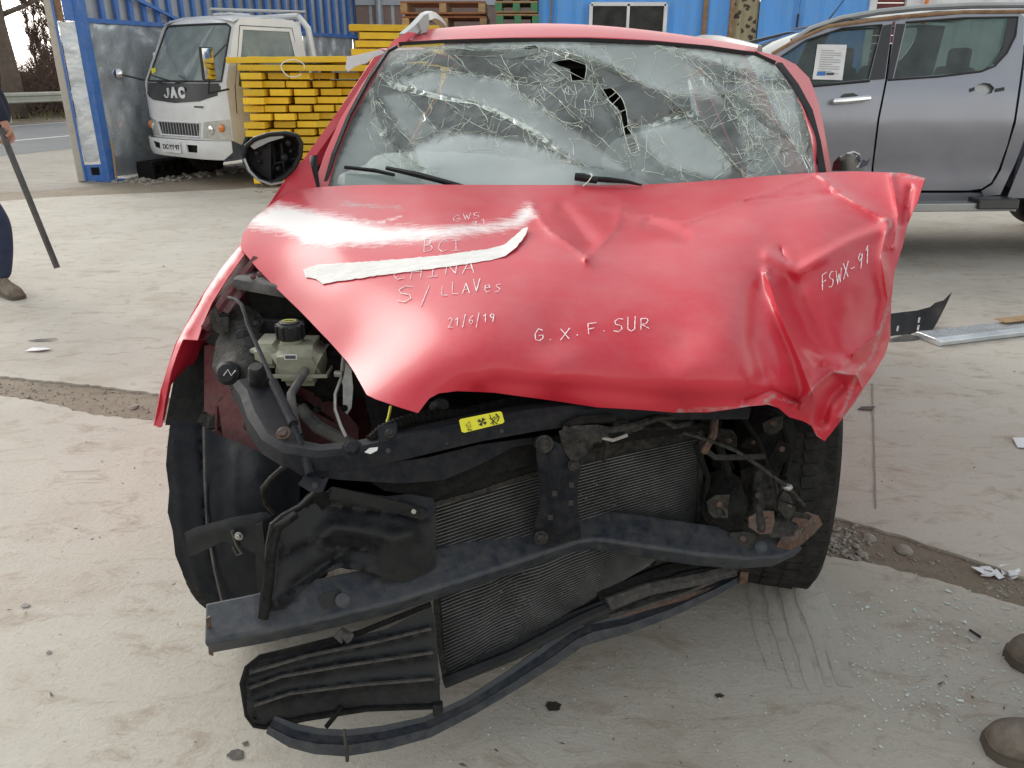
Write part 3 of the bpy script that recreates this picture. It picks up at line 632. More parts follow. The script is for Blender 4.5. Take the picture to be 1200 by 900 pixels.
# sides, roof, rear of the cab
def side_f(s, off=0): return lambda P: np.array([T(s * (thw(b) + off), a, b) for a, b in P])
for s in (-1, 1):
    panel('cab_side', [(.17, .56), (.30, .50), (.5, .78), (.72, .93), (1.0, .93), (1.25, .78), (1.35, .5), (1.62, .5), (1.62, 2.0), (1.5, 2.07), (.62, 2.07), (.5, 1.97), (.17, 1.27)], side_f(s), .12, 'white_paint', tk,
          holes=[[(.36, 1.24), (.62, 1.92), (1.40, 1.92), (1.44, 1.2), (.9, 1.12)]], thick=.008, jit=0)
    panel('side_window', [(.36, 1.24), (.62, 1.92), (1.40, 1.92), (1.44, 1.2), (.9, 1.12)], side_f(s, -.01), .2, 'clear_glass', tk, thick=.004, jit=0)
    mb = MB(); mb.tube([T(s * (thw(z) + .004), a, z) for a, z in ((.28, .9), (.30, 1.22), (.58, 1.97), (1.46, 1.97), (1.5, 1.1), (1.5, .6))], .007, 4); mb.build('door_seam', 'print_black', tk)
    mb = MB(); mb.box(T(s * .895, 1.35, 1.02), (.03, .15, .04), TR, .01); mb.build('door_handle', 'print_black', tk)
    mb = MB(); mb.box(T(s * .887, .55, 1.08), (.012, .16, .05), TR); mb.build('side_lamp', 'amber', tk)
mb = MB(); mb.grid([[T(x * .74 * k, y, z - .05 * abs(x) ** 4) for x in (-1, -.9, -.6, 0, .6, .9, 1)] for y, z, k in ((.50, 2.06, 1.0), (.6, 2.10, 1), (1.0, 2.13, 1), (1.4, 2.12, 1), (1.62, 2.06, 1))]); mb.build('roof', 'white_paint', tk, smooth=True, thick=.01, ang=180)
mb = MB(); mb.box(T(.1, 1.0, 2.14), (.35, .35, .03), TR, .01); mb.build('roof_vent', 'white_paint', tk)
def rearf(P): return np.array([T(a, 1.62, b) for a, b in P])
panel('cab_rear', [(-.85, .5), (.85, .5), (.76, 2.06), (-.76, 2.06)], rearf, .3, 'white_paint', tk, holes=[[(-.5, 1.35), (.5, 1.35), (.48, 1.85), (-.48, 1.85)]], thick=.008, jit=0)
mb = MB(); mb.box(T(0, .95, .80), (1.6, 1.3, .1), TR); mb.build('cab_floor', 'dull_black', tk)
for x in (-.42, .42):
    mb = MB(); mb.box(T(x, 1.1, 1.0), (.55, .5, .2), TR, .05); mb.box(T(x, 1.38, 1.35), (.5, .14, .65), TR, .05); mb.box(T(x, 1.38, 1.74), (.26, .1, .18), TR, .04); mb.build('seat', 'seat_grey', tk, smooth=True)
mb = MB(); mb.box(T(0, .3, 1.14), (1.6, .35, .22), TR, .04); mb.build('dashboard', 'dash_grey', tk)
mb = MB(); mb.tube([T(.4 + .2 * math.cos(a), .55 + .1 * math.sin(a), 1.32 + .14 * math.sin(a)) for a in [k * math.pi / 8 for k in range(17)]], .014, 5, caps=False); mb.build('steering_wheel', 'print_black', tk)
def wheel(parent, c, axis, r, w, rim='silver_rail', blocks=0, rimr=.62, tread='rubber'):
    Rm = frame(axis, (0, 0, 1)); c = Vector(c)
    prof = [(rimr * r, -w * .42), (r * .80, -w * .5), (r * .93, -w * .49), (r * .985, -w * .40), (r, -w * .2), (r, w * .2), (r * .985, w * .40), (r * .93, w * .49), (r * .80, w * .5), (rimr * r, w * .42)]
    wh = thing('wheel', c, None, None); wh.parent = parent; wh.location = c - parent.location
    mb = MB(); mb.lathe(prof, c, Rm, 40, caps=False)
    ty = mb.build('tyre', tread, wh, smooth=True, ang=50)
    if blocks:
        mb = MB()
        for k in range(blocks):
            a = 2 * math.pi * k / blocks
            for j, (wx, ww, sk) in enumerate(((-.405, .10, 0), (-.235, .15, .35), (-.04, .17, .5), (.17, .15, .5), (.365, .12, 1.0))):
                aa = a + sk * 2 * math.pi / blocks; rr = r * (1.002 if abs(wx) < .3 else .982); rd_ = Matrix.Rotation(aa, 3, 'Z')
                mb.box(c + Rm @ (rd_ @ Vector((rr, 0, wx * w))), (.005, 2 * math.pi * r / blocks * .86, ww * w * 1.1), Rm @ rd_ @ Matrix.Rotation((.22 if abs(wx) < .3 else .05) * (1 if wx > 0 else -1), 3, 'X'))
        mb.build('tread', tread, wh, fix=False)
    mb = MB(); mb.lathe([(rimr * r * 1.03, w * .47), (rimr * r, w * .44), (rimr * r * .93, w * .34), (rimr * r * .8, w * .22), (.25 * r, w * .32), (.2 * r, w * .4), (.01, w * .4)], c, Rm, 28, caps=False)
    rm = mb.build('rim', rim, wh, smooth=True, ang=40)
    mb = MB()
    for k in range(7): a = 2 * math.pi * k / 7; mb.box(c + Rm @ Vector((rimr * r * .6 * math.cos(a), rimr * r * .6 * math.sin(a), w * .3)), (rimr * r * .5, r * .09, .02), Rm @ Matrix.Rotation(a, 3, 'Z'), .004)
    mb.build('spoke', rim, rm)
    mb = MB(); mb.lathe([(rimr * r * .98, -w * .4), (.02, -w * .3)], c, Rm, 20, caps=False); mb.build('wheel_back', 'dull_black', rm)
    return wh
for s in (-1, 1):
    wheel(tk, T(s * .74, .88, .36), TX * s, .36, .2, 'white_paint'); wheel(tk, T(s * .70, 3.6, .36), TX * s, .36, .24, 'white_paint')
    mb = MB(); mb.box(T(s * .38, 2.8, .62), (.08, 4.0, .14), TR); mb.build('chassis_rail', 'dull_black', tk)
mb = MB(); mb.box(T(0, 3.35, .86), (1.8, 2.9, .1), TR); mb.build('load_bed', 'grey_plastic', tk)
mb = MB(); mb.tube([T(s_, 1.8, z) for s_, z in ((.80, .9), (.79, 1.6), (.72, 1.98), (.55, 2.14), (-.55, 2.14), (-.72, 1.98), (-.79, 1.6), (-.8, .9))], .045, 8); mb.build('headboard_hoop', 'white_paint', tk, smooth=True)
mb = MB(); mb.tube([T(.58, .3, 2.15), T(.58, 1.9, 2.2)], .02, 6); mb.build('roof_bar', 'silver_rail', tk)
mc = T(1.12, -.25, 1.50); mn = Vector((.92, -.39, -.02)).normalized(); mR = frame(mn, (0, 0, 1))
mb = MB(); mb.box(mc, (.38, .21, .04), mR, .03); mh = mb.build('door_mirror', 'print_black', tk, smooth=True)
pm('mirror_glass', (.85, .85, .85), rough=.02, metal=1, bump=0)
mb = MB(); mb.box(mc + mn * .022, (.35, .18, .004), mR, .02); mb.build('mirror_glass', 'mirror_glass', mh, smooth=True)
mb = MB(); mb.tube([T(.88, .2, 1.2), T(1.0, -.2, 1.16), mc - Vector((0, 0, .17)), mc, T(.84, .3, 1.75)], .012, 6); mb.build('mirror_arm', 'print_black', tk)
mc = T(-.97, -.15, 1.38)
mb = MB(); mb.lathe([(.0, -.015), (.065, 0), (.075, .02), (.06, .04), (.0, .055)], mc, frame(Vector((.3, -1, 0)), (0, 0, 1)), 16, caps=False); mh = mb.build('round_mirror', 'chrome', tk, smooth=True, ang=180)
mb = MB(); mb.tube([T(-.86, .15, 1.30), mc], .012, 6); mb.build('mirror_arm', 'print_black', tk)
mb = MB(); mb.box(T(-.80, .34, 1.55), (.04, .06, .22), TR, .02); mb.build('side_mirror', 'white_paint', tk)
mb = MB(); mb.box(fTo(.01)(np.array([(-.62, 1.42)]))[0], (.1, .005, .07), TR); mb.build('inspection_sticker', 'yellow_label', tk)

# ================================================================= TIMBER STACKS
pk_me = {}
ORD = ['top', 'second', 'third', 'fourth', 'fifth', 'sixth', 'seventh', 'eighth', 'ninth', 'tenth', 'eleventh', 'twelfth', 'thirteenth', 'fourteenth', 'fifteenth', 'sixteenth', 'seventeenth', 'eighteenth', 'nineteenth']
COLN = ['first', 'second', 'third', 'fourth', 'fifth', 'sixth']
def plank(c, size, yaw, lab, grp, mat='yellow_wood', name='plank', cat='plank', tilt=0):
    key = (tuple(size), mat)
    if key not in pk_me:
        mb = MB(); mb.box((0, 0, size[2] / 2), size, None, .006); o = mb.build(name, mat, origin=(0, 0, 0), fix=False); pk_me[key] = o; 
    else: o = pk_me[key].copy(); COL.objects.link(o)
    o.location = c; o.rotation_euler = (0, tilt, yaw); tag(o, lab, cat, grp); return o
s0 = PY(289, 140, 10.6); NC, NR = 6, 14
for r in range(NR):
    for c in range(NC):
        if rnd() < .03 and c > 0: continue
        x = s0.x + .135 + c * .277 + ru(-.028, .028) + .10 * ((r * 7) % 3 - 1) * .4 + (ru(-.05, .03) if c == 0 else 0)
        plank((x, 10.6 + .6 + .10 * c + ru(-.10, .07), .06 + r * .097), (.262 if (r + c) % 3 else .25, 1.2, .076), ru(-.03, .03), f'yellow board of the stack beside the truck, {ORD[NR - 1 - r]} layer, {COLN[c]} column from the cab', 'yellow boards stacked beside the white truck')
for r in range(2):
    for c in range(3):
        z = .06 + (NR + r) * .097
        plank((s0.x + .93 - (.12 if r else .0) + ru(-.05, .05), 10.72 + c * .30 + ru(-.03, .03), z), (1.9, .25, .07), .03 * r + ru(-.03, .03) - .06, f'long yellow board laid crosswise topping the stack, {("lower", "upper")[r]} layer, {COLN[c]} counting from its front', 'crosswise yellow boards topping the stack', tilt=ru(-.012, .012))
cw = PY(343, 78, 10.45); mb = MB(); mb.tube([cw + Vector((.14 * math.cos(a) * (1 + .1 * math.sin(3 * a)), 0 + .02 * math.sin(a), -.02 + .1 * math.sin(a))) for a in [k * .4 for k in range(15)]], .007, 5)
tag(mb.build('white_cord', 'white_plastic', smooth=True), 'loop of white cord hanging on the top yellow boards', 'cord')
s1 = PY(418, 55, 12.3)
for r in range(19):
    z = .05 + r * .105
    for c in range(2): plank((s1.x + .55 + ru(-.05, .05) + (.06 * (r % 3)), 12.4 + c * .3, z), (1.25, .26, .085), .22 + ru(-.03, .03), f'yellow board of the stack behind the roof rail, {ORD[18 - r]} layer, {("front", "rear")[c]} one', 'yellow boards in the farther stack')
# wooden pallets
def pallet(c, yaw, lab, grp, mats=('raw_wood', 'raw_wood'), size=(1.2, 1.0, .15)):
    key = ('p', mats, size)
    if key not in pk_me:
        t = thing('wooden_pallet', (0, 0, 0), lab, 'pallet', grp); w, d, h = size
        for k in range(5): mb = MB(); mb.box((0, -d / 2 + .07 + k * (d - .14) / 4, h - .012), (w, .13, .022)); mb.build('board', mats[0], t, fix=False)
        for k in range(3): mb = MB(); mb.box((0, -d / 2 + .05 + k * (d - .1) / 2, .012), (w, .1, .022)); mb.build('board', mats[0], t, fix=False)
        for x in (-w / 2 + .05, 0, w / 2 - .05): mb = MB(); mb.box((x, 0, h / 2), (.1, d - .01, h - .05)); mb.build('bearer', mats[1], t, fix=False)
        pk_me[key] = t
    else: t = copy_tree(pk_me[key])
    t.location = c; t.rotation_euler = (0, 0, yaw); tag(t, lab, 'pallet', grp); return t
for i in range(12): pallet((-1.0 + ru(-.03, .03), 13.4, .0 + i * .2), ru(-.03, .03), f'brown pallet in the tall stack before the brick wall, {ORD[11 - i]} one down', 'brown pallets in the tall stack', ('red_wood', 'raw_wood'), (1.25, 1.0, .17))
for i in range(16): pallet((.07 + ru(-.02, .02), 13.3, i * .17), ru(-.03, .03), f'small pallet with green ends beside the blue container, {ORD[15 - i]} one down', 'green ended pallets', ('raw_wood', 'green_paint'), (.62, 1.0, .155))
for i in range(9): pallet((-2.6 + ru(-.03, .03), 11.9, i * .17), .15 + ru(-.03, .03), f'pale pallet in the low pile behind the yellow boards, {ORD[8 - i]} one down', 'pale pallets behind the yellow boards', ('raw_wood', 'red_wood'), (1.1, 1.0, .155))

# ================================================================= BACK WALLS AND CONTAINERS
def wall_panel(name, x0, x1, y, z0, z1, mat, lab, cat, pitch=.2, depth=.03, group=None):
    mb = MB(); n = max(2, int((x1 - x0) / pitch * 4)); xs = [x0 + (x1 - x0) * i / n for i in range(n + 1)]
    mb.grid([[(x, y + (depth if (i // 2) % 2 else 0), z) for i, x in enumerate(xs)] for z in (z0, z1)])
    o = mb.build(name, mat, origin=((x0 + x1) / 2, y, z0), thick=.003); return tag(o, lab, cat, group)
bx_ = PY(445, 20, 17).x
wall_panel('sheet_wall', bx_ - .2, PY(475, 20, 17).x, 17, 0, 3.4, 'grey_sheet', 'grey corrugated sheet wall behind the farther yellow stack', 'wall')
pole = MB(); pole.tube([(bx_, 16.9, 0), (bx_, 16.9, 3.6)], .06, 8); tag(pole.build('pole', 'grey_sheet', smooth=True), 'grey steel pole at the end of the blue fence', 'pole')
bw = thing('brick_wall', (PY(500, 20, 17).x, 17, 0), 'weathered reddish brick wall behind the brown pallets', 'wall')
mb = MB(); mb.box((PY(520, 20, 17).x, 17.1, 1.3), (3.4, .2, 2.6)); mb.build('masonry', 'brick', bw)
mb = MB(); mb.box((PY(520, 20, 17).x, 17.05, 3.05), (3.4, .16, .9)); mb.build('coping', 'grey_sheet', bw)
# blue container with window and curtained doorway
CY = 13.0
def cx(u, v=20): return PY(u, v, CY).x
cb = thing('blue_container', (cx(800), CY, 0), 'blue corrugated site container with sliding window and curtained doorway', 'container')
X0, X1 = cx(631), cx(1016); DX0, DX1 = cx(855), cx(890)
wz0, wz1 = 1.35, PY(735, 5, CY).z; wx0, wx1 = cx(692), cx(779)
def corr(x0, x1, z0, z1, name='wall'):
    mb = MB(); n = max(2, int((x1 - x0) / .07)); xs = [x0 + (x1 - x0) * i / n for i in range(n + 1)]
    mb.grid([[(x, CY + (.032 if (round(x / .07) % 4) in (0, 1) else 0), z) for x in xs] for z in (z0, z1)]); return mb.build(name, 'blue_container', cb, thick=.003)
corr(X0, wx0, .1, 2.6); corr(wx1, DX0, .1, 2.6); corr(wx0, wx1, wz1, 2.6); corr(wx0, wx1, .1, wz0)
wf = MB()
for c, s in ((((wx0 + wx1) / 2, wz1), (wx1 - wx0, .05)), (((wx0 + wx1) / 2, wz0), (wx1 - wx0, .05)), ((wx0, (wz0 + wz1) / 2), (.05, wz1 - wz0)), ((wx1, (wz0 + wz1) / 2), (.05, wz1 - wz0)), (((wx0 + wx1) / 2, (wz0 + wz1) / 2), (.04, wz1 - wz0))):
    wf.box((c[0], CY - .02, c[1]), (s[0], .08, s[1]))
wfo = wf.build('window', 'white_plastic', cb)
for k in (0, 1):
    a = wx0 + .02 + k * (wx1 - wx0) / 2; mb = MB(); mb.box((a + (wx1 - wx0) / 4, CY + .01, (wz0 + wz1) / 2), ((wx1 - wx0) / 2 - .04, .006, wz1 - wz0 - .04)); mb.build('pane', 'dark_glass', wfo)
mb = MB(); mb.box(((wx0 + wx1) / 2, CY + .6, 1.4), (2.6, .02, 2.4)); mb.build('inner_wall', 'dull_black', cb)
mb = MB(); mb.box(((X0 + X1) / 2, CY + 1.25, 2.62), (X1 - X0, 2.4, .06)); mb.build('roof', 'blue_container', cb)
mb = MB(); mb.box((X0 + .02, CY + 1.22, 1.3), (.05, 2.38, 2.5)); mb.build('end_wall', 'blue_container', cb)
mb = MB(); mb.box((X1 - .02, CY + 1.22, 1.3), (.05, 2.38, 2.5)); mb.build('end_wall', 'blue_container', cb)
mb = MB(); mb.box(((X0 + X1) / 2, CY + 2.45, 1.3), (X1 - X0 - .1, .05, 2.5)); mb.build('rear_wall', 'blue_container', cb)
mb = MB(); mb.box((DX0 + .02, CY, 1.3), (.06, .1, 2.5)); mb.build('door_jamb', 'rust', cb)
m = pm('flower_curtain', (.36, .31, .2), (.3, .26, .17), rough=.9, bump=.1, ns=10); nt = m.node_tree
vo_ = nd(nt, 'ShaderNodeTexVoronoi'); vo_.inputs['Scale'].default_value = 8.5; tc_ = nd(nt, 'ShaderNodeTexCoord'); nz_ = nd(nt, 'ShaderNodeTexNoise'); nz_.inputs['Scale'].default_value = 22
nt.links.new(tc_.outputs['Object'], vo_.inputs['Vector']); nt.links.new(tc_.outputs['Object'], nz_.inputs['Vector'])
ad_ = nd(nt, 'ShaderNodeMath', operation='MULTIPLY_ADD'); ad_.inputs[1].default_value = .75; nt.links.new(nz_.outputs[0], ad_.inputs[0]); nt.links.new(vo_.outputs['Distance'], ad_.inputs[2])
mr_ = nd(nt, 'ShaderNodeMapRange'); mr_.inputs[1].default_value = .66; mr_.inputs[2].default_value = .74; nt.links.new(ad_.outputs[0], mr_.inputs[0])
mm_ = nd(nt, 'ShaderNodeMix', data_type='RGBA'); mm_.inputs[6].default_value = (.06, .05, .04, 1); b_ = nt.nodes['Principled BSDF']; l_ = b_.inputs['Base Color'].links[0]
nt.links.new(l_.from_socket, mm_.inputs[7]); nt.links.new(mr_.outputs[0], mm_.inputs[0]); nt.links.new(mm_.outputs[2], b_.inputs['Base Color'])
mb = MB(); mb.grid([[(DX0 + .05 + (DX1 - DX0 - .05) * i / 16, CY + .06 + .012 * math.sin(i * 1.3), z) for i in range(17)] for z in (.1, 2.5)]); mb.build('door_curtain', 'flower_curtain', cb, smooth=True, thick=.002)
corr(DX1, cx(934), .1, 2.6, 'door'); corr(cx(936.5), X1, .1, 2.6, 'door')
mb = MB(); mb.box((cx(935.2), CY + .04, 1.3), (.05, .02, 2.5)); mb.build('door_gap', 'print_black', cb)
mb = MB(); mb.tube([(cx(933.5), CY - .03, .2), (cx(933.5), CY - .03, 2.6)], .012, 6); mb.build('door_bar', 'blue_container', cb)
mb = MB(); mb.box((cx(934), CY - .035, PY(934, 25, CY).z), (.03, .02, .2)); mb.build('hinge', 'print_black', cb)
for u, w, mt in ((826, .07, 'rust'), (646, .02, 'rust')):
    mb = MB(); mb.box((cx(u), CY - .012, 1.9), (w, .012, 1.4)); mb.build('rust_strip', mt, cb)
# neighbouring cabin
cn = thing('site_cabin', (cx(1200), CY, 0), 'pale site cabin with dark red shutter behind the grey pickup', 'cabin')
a0, a1, a2, a3 = cx(1016), cx(1024), cx(1058), cx(1066)
mb = MB(); mb.box(((a0 + a1) / 2, CY, 1.4), (a1 - a0, .1, 2.8)); mb.build('frame', 'white_plastic', cn)
mb = MB(); mb.box(((a2 + a3) / 2, CY, 1.4), (a3 - a2, .1, 2.8)); mb.build('frame', 'white_plastic', cn)
for i in range(24): mb = MB(); mb.box(((a1 + a2) / 2, CY + .02, .1 + i * .11), (a2 - a1, .02, .1), Matrix.Rotation(.12, 3, 'X')); mb.build('shutter_slat', 'dark_red', cn, fix=False)
mb = MB(); n = 120; mb.grid([[(a3 + (7.5) * i / n, CY + (.03 if (i // 3) % 2 else 0), z) for i in range(n + 1)] for z in (.1, 2.9)]); mb.build('wall', 'white_plastic', cn, thick=.003)
mb = MB(); mb.tube([(cx(1081), CY - .06, 0), (cx(1081), CY - .06, 2.9)], .03, 8); mb.build('drain_pipe', 'amber', cn, smooth=True)
mb = MB(); mb.box(((a0 + a3 + 7.5) / 2, CY + 1.3, 2.95), (a3 + 7.5 - a0, 2.6, .08)); mb.build('roof', 'white_plastic', cn)

# ================================================================= GREY PICKUP
PKY = 6.2
def pk_depth(z):
    z = np.asarray(z, float)
    return PKY + np.where(z > 1.25, (z - 1.25) * .30, 0) + np.where(z < .95, (.95 - z) * .10, 0) - .02 * np.exp(-((z - 1.05) / .12) ** 2) + .012 * np.exp(-((z - .72) / .05) ** 2)
class PKS:
    def __init__(s, off=0): s.off = off
    def __call__(s, P):
        P = np.atleast_2d(np.array(P, float)); k = -(P[:, 1] - 450) / F; y = CP + k * SP; z = -SP + k * CP; Y = np.full(len(P), PKY)
        for _ in range(5): Y = pk_depth(H + z / y * Y)
        return Y + s.off
pkf = sight(PKS()); P0 = pkf([(1030, 150)])[0]
pk = thing('pickup', (P0[0], PKY + .9, 0), 'dusty grey-blue double cab pickup parked side on behind the red wreck', 'pickup')
fw = [(916, 67), (930, 57), (945, 48), (965, 40), (987, 34), (1010, 31), (1034, 30), (1018, 93), (985, 96), (958, 99), (925, 102), (903, 104), (890, 104), (890, 90), (903, 77)]
rw = [(1047, 92), (1062, 28), (1090, 25), (1130, 22.5), (1170, 21), (1187, 20), (1190, 27), (1188, 40), (1182, 55), (1175, 66), (1166, 75), (1152, 82), (1130, 85), (1100, 88)]
fd = [(868, 92), (885, 80), (905, 65), (925, 52), (948, 39), (972, 31), (1000, 26.5), (1046, 25), (1037, 95), (1028, 140), (1021, 197), (1021, 223), (880, 226), (870, 180)]
rdp = [(1049, 25), (1090, 20), (1133, 17), (1172, 16), (1195, 16), (1200, 20), (1199, 60), (1195, 92), (1188, 140), (1180, 170), (1170, 198), (1161, 214), (1150, 221), (1135, 223), (1023.5, 223), (1023.5, 197), (1030.5, 140), (1039.5, 95)]
d1 = panel('front_door', fd, pkf, 12, 'pickup_paint', pk, holes=[fw], thick=.006, jit=0, edge=6)
rear_hand = [(1142, 104), (1146, 99), (1153, 97), (1160, 98), (1165, 103), (1162, 109), (1154, 112), (1146, 110)]
d2 = panel('rear_door', rdp, pkf, 12, 'pickup_paint', pk, holes=[rw, rear_hand], thick=.006, jit=0, edge=6)
panel('window_glass', fw, sight(PKS(.02)), 30, 'pickup_glass', d1, thick=.004, jit=0)
panel('window_glass', rw, sight(PKS(.02)), 30, 'pickup_glass', d2, thick=.004, jit=0)
panel('handle_recess', [(1140, 96), (1166, 96), (1168, 113), (1140, 113)], sight(PKS(.03)), 8, 'silver_rail', d2, thick=.004, jit=0)
for a, b in ((1136, 1142), (1166, 1177)): panel('handle_hole', [(a, 104), (b, 102), (b, 106), (a, 108)], sight(PKS(-.006)), 8, 'print_black', d2, thick=.003, jit=0)
panel('pillar_trim', [(1035, 30), (1045.5, 28), (1036.5, 92.5), (1019, 94)], sight(PKS(-.006)), 12, 'pickup_black', d1, thick=.004, jit=0)
panel('pillar_trim', [(1050.5, 28), (1061, 28), (1046, 92), (1040, 93)], sight(PKS(-.006)), 12, 'pickup_black', d2, thick=.004, jit=0)
panel('pillar_trim', [(1181, 22), (1192, 20), (1191, 38), (1178, 64), (1166, 76), (1163, 74), (1175, 56)], sight(PKS(-.006)), 12, 'pickup_black', d2, thick=.004, jit=0)
def edge_tube(pts, r, name, mat, parent, off=-.008, n=5):
    mb = MB(); mb.tube([Vector(p) for p in sight(PKS(off))(pts)], r, n); return mb.build(name, mat, parent, smooth=True)
edge_tube([(895, 105), (925, 103), (960, 100), (1019, 94.5)], .010, 'window_seal', 'print_black', d1)
edge_tube([(1041, 93.5), (1100, 89.5), (1150, 83.5), (1166, 77), (1180, 62), (1190, 42), (1193, 20), (1130, 21), (1062, 26)], .008, 'window_seal', 'print_black', d2)
edge_tube([(900, 78), (916, 66), (945, 47), (987, 33), (1034, 29)], .007, 'window_seal', 'print_black', d1)
mb = MB(); c0, c1 = sight(PKS(-.05))([(978, 119)])[0], sight(PKS(-.05))([(1018, 115)])[0]; c0, c1 = Vector(c0), Vector(c1)
hd = MB(); hd.tube([c0 + Vector((0, .05, 0)), c0, c0.lerp(c1, .3) - Vector((0, .01, 0)), c0.lerp(c1, .7) - Vector((0, .01, 0)), c1, c1 + Vector((0, .05, 0))], [.016, .02, .022, .022, .02, .016], 8); hd.build('door_handle', 'chrome', d1, smooth=True)
panel('handle_recess', [(985, 113), (989, 110), (1000, 109), (1006, 112), (1000, 115), (990, 116)], sight(PKS(-.005)), 8, 'pickup_black', d1, thick=.003, jit=0)
# papers taped to the front window
pp = panel('window_notice', [(958, 52), (992.5, 52.5), (987, 94), (952, 93)], sight(PKS(.008)), 12, 'plate_white', None, thick=.001, jit=0)
tag(pp, 'white printed notice taped inside the pickup front window', 'notice')
for k in range(11):
    t = .16 + k * .065; a = Vector((958, 52)).lerp(Vector((952, 93)), t); b = Vector((992.5, 52.5)).lerp(Vector((987, 94)), t); q0, q1 = a.lerp(b, .15), a.lerp(b, .85 if k % 3 else .6)
    panel('print_line', [tuple(q0), tuple(q1), (q1.x, q1.y + .9), (q0.x, q0.y + .9)], sight(PKS(.005)), 20, 'silver_rail', pp, thick=.0006, jit=0)
a, b = Vector((959, 88)), Vector((968, 88)); panel('print_block', [(958, 84), (968, 84), (967, 88.5), (957, 88.5)], sight(PKS(.005)), 20, 'blue_plastic', pp, thick=.0006, jit=0)
panel('print_block', [(969, 85), (978, 85), (977, 88), (968, 88)], sight(PKS(.005)), 20, 'dash_grey', pp, thick=.0006, jit=0)
# cab rear quarter, sill, bed, front wing
panel('cab_quarter', [(1201, 16), (1232, 18), (1228, 90), (1205, 150), (1190, 190), (1172, 228), (1153, 230), (1150, 224), (1163, 216), (1173, 199), (1190, 145), (1198, 92), (1202, 60)], pkf, 10, 'pickup_paint', pk, thick=.006, jit=0)
panel('sill', [(860, 229), (1020, 226), (1150, 226), (1153, 231), (1172, 230), (1168, 240), (860, 242)], sight(PKS(.03)), 14, 'pickup_paint', pk, thick=.01, jit=0)
panel('front_wing', [(640, 138), (700, 122), (800, 108), (866, 100), (868, 180), (875, 226), (850, 234), (838, 200), (815, 172), (780, 160), (745, 172), (722, 200), (710, 232), (640, 232)], pkf, 14, 'pickup_paint', pk, thick=.006, jit=0)
bedp = [(1236, 90), (1700, 78), (1705, 215), (1500, 222), (1496, 200), (1470, 165), (1420, 148), (1370, 150), (1320, 175), (1290, 222), (1262, 232), (1180, 232), (1197, 190), (1212, 150)]
panel('bed_side', bedp, sight(PKS(-.01)), 20, 'pickup_paint', pk, thick=.006, jit=0)
mb = MB(); q = [Vector(p) for p in sight(PKS(-.16))([(1020, 242), (1070, 242), (1180, 241), (1186, 242)])]
mb.sweep(q, [(-.07, -.03), (.07, -.03), (.07, .03), (-.07, .03)]); st = mb.build('side_step', 'silver_rail', pk, bevel=.008)
mb = MB(); q = [Vector(p) for p in sight(PKS(-.17))([(1140, 238), (1187, 238)])]; mb.sweep(q, [(-.09, -.035), (.09, -.035), (.08, .04), (-.08, .04)]); mb.build('step_end', 'pickup_black', st, bevel=.01)
mb = MB(); q = [Vector(p) for p in sight(PKS(-.16))([(700, 243), (1015, 242)])]; mb.sweep(q, [(-.07, -.03), (.07, -.03), (.07, .03), (-.07, .03)]); mb.build('side_step', 'silver_rail', pk)
# roof, rail, screens, far side, floor, seats
RT = [(895, 72), (915, 58), (935, 45), (960, 34), (1000, 24), (1049, 19), (1100, 14), (1150, 12.5), (1200, 12), (1232, 14)]
re_ = [Vector(p) for p in sight(PKS(.03))(RT)]
mb = MB(); mb.grid([[p + Vector((0, d, h * (.3 if i == 0 else 1))) for i, p in enumerate(re_[4:])] for d, h in ((0, 0), (.08, .012), (.3, .02), (.7, .025), (1.1, .02), (1.32, .012), (1.4, 0))]); mb.build('roof', 'pickup_paint', pk, smooth=True, thick=.01, ang=180)
mb = MB(); mb.tube([Vector(p) for p in sight(PKS(.06))([(928, 48), (950, 34), (985, 22), (1030, 14), (1080, 9), (1140, 6.5), (1200, 6), (1228, 12)])], .022, 8); mb.build('roof_rail', 'silver_rail', pk, smooth=True)
mb = MB(); mb.tube([Vector(p) for p in sight(PKS(-.005))([(905, 63), (933, 47), (970, 31), (1049, 20), (1130, 14), (1228, 13.5)])], .014, 6); mb.build('gutter', 'rust', pk, smooth=True)
mb = MB(); a = Vector(sight(PKS(.35))([(968, 27)])[0]); mb.tube([a, a + Vector((.12, .02, .16)), a + Vector((.33, .05, .42))], [.006, .004, .003], 5); mb.build('aerial', 'print_black', pk)
xw = [p.x for p in re_]
A_ = Vector(sight(PKS(.02))([(870, 92)])[0]); B_ = re_[0]
mb = MB(); mb.grid([[p + Vector((.10 * j / 8 - .05 * math.sin(math.pi * j / 8), 1.40 * j / 8, -.02 * j / 8)) for j in range(9)] for p in (A_, re_[0], re_[1], re_[2], re_[3], re_[4])]); mb.build('windscreen', 'dark_glass', pk, smooth=True, thick=.005)
hA = [Vector(p) for p in sight(PKS(.02))([(868, 100), (800, 107), (700, 121), (640, 138)])]
mb = MB(); mb.grid([[p + Vector((0, 1.5 * j / 6, .06 * math.sin(math.pi * j / 6))) for j in range(7)] for p in hA]); mb.build('bonnet', 'pickup_paint', pk, smooth=True, thick=.008)
nz = Vector(sight(PKS(.03))([(642, 180)])[0])
mb = MB(); mb.box((nz.x - .03, PKY + .8, .72), (.12, 1.6, .55), None, .06); mb.build('front_end', 'pickup_paint', pk, smooth=True)
def farside(P):
    X = sight(PKS())(P); X[:, 1] = 2 * (PKY + .9) - X[:, 1]; return X
panel('far_side', [(868, 92), (905, 65), (948, 39), (1000, 26.5), (1200, 16), (1228, 18), (1228, 90), (1190, 200), (1172, 228), (870, 228)], farside, 30, 'pickup_paint', pk, holes=[fw, rw], thick=.006, jit=0)
panel('far_side', [(640, 138), (866, 100), (870, 228), (640, 232)], farside, 40, 'pickup_paint', pk, thick=.006, jit=0)
panel('far_side', bedp, farside, 40, 'pickup_paint', pk, thick=.006, jit=0)
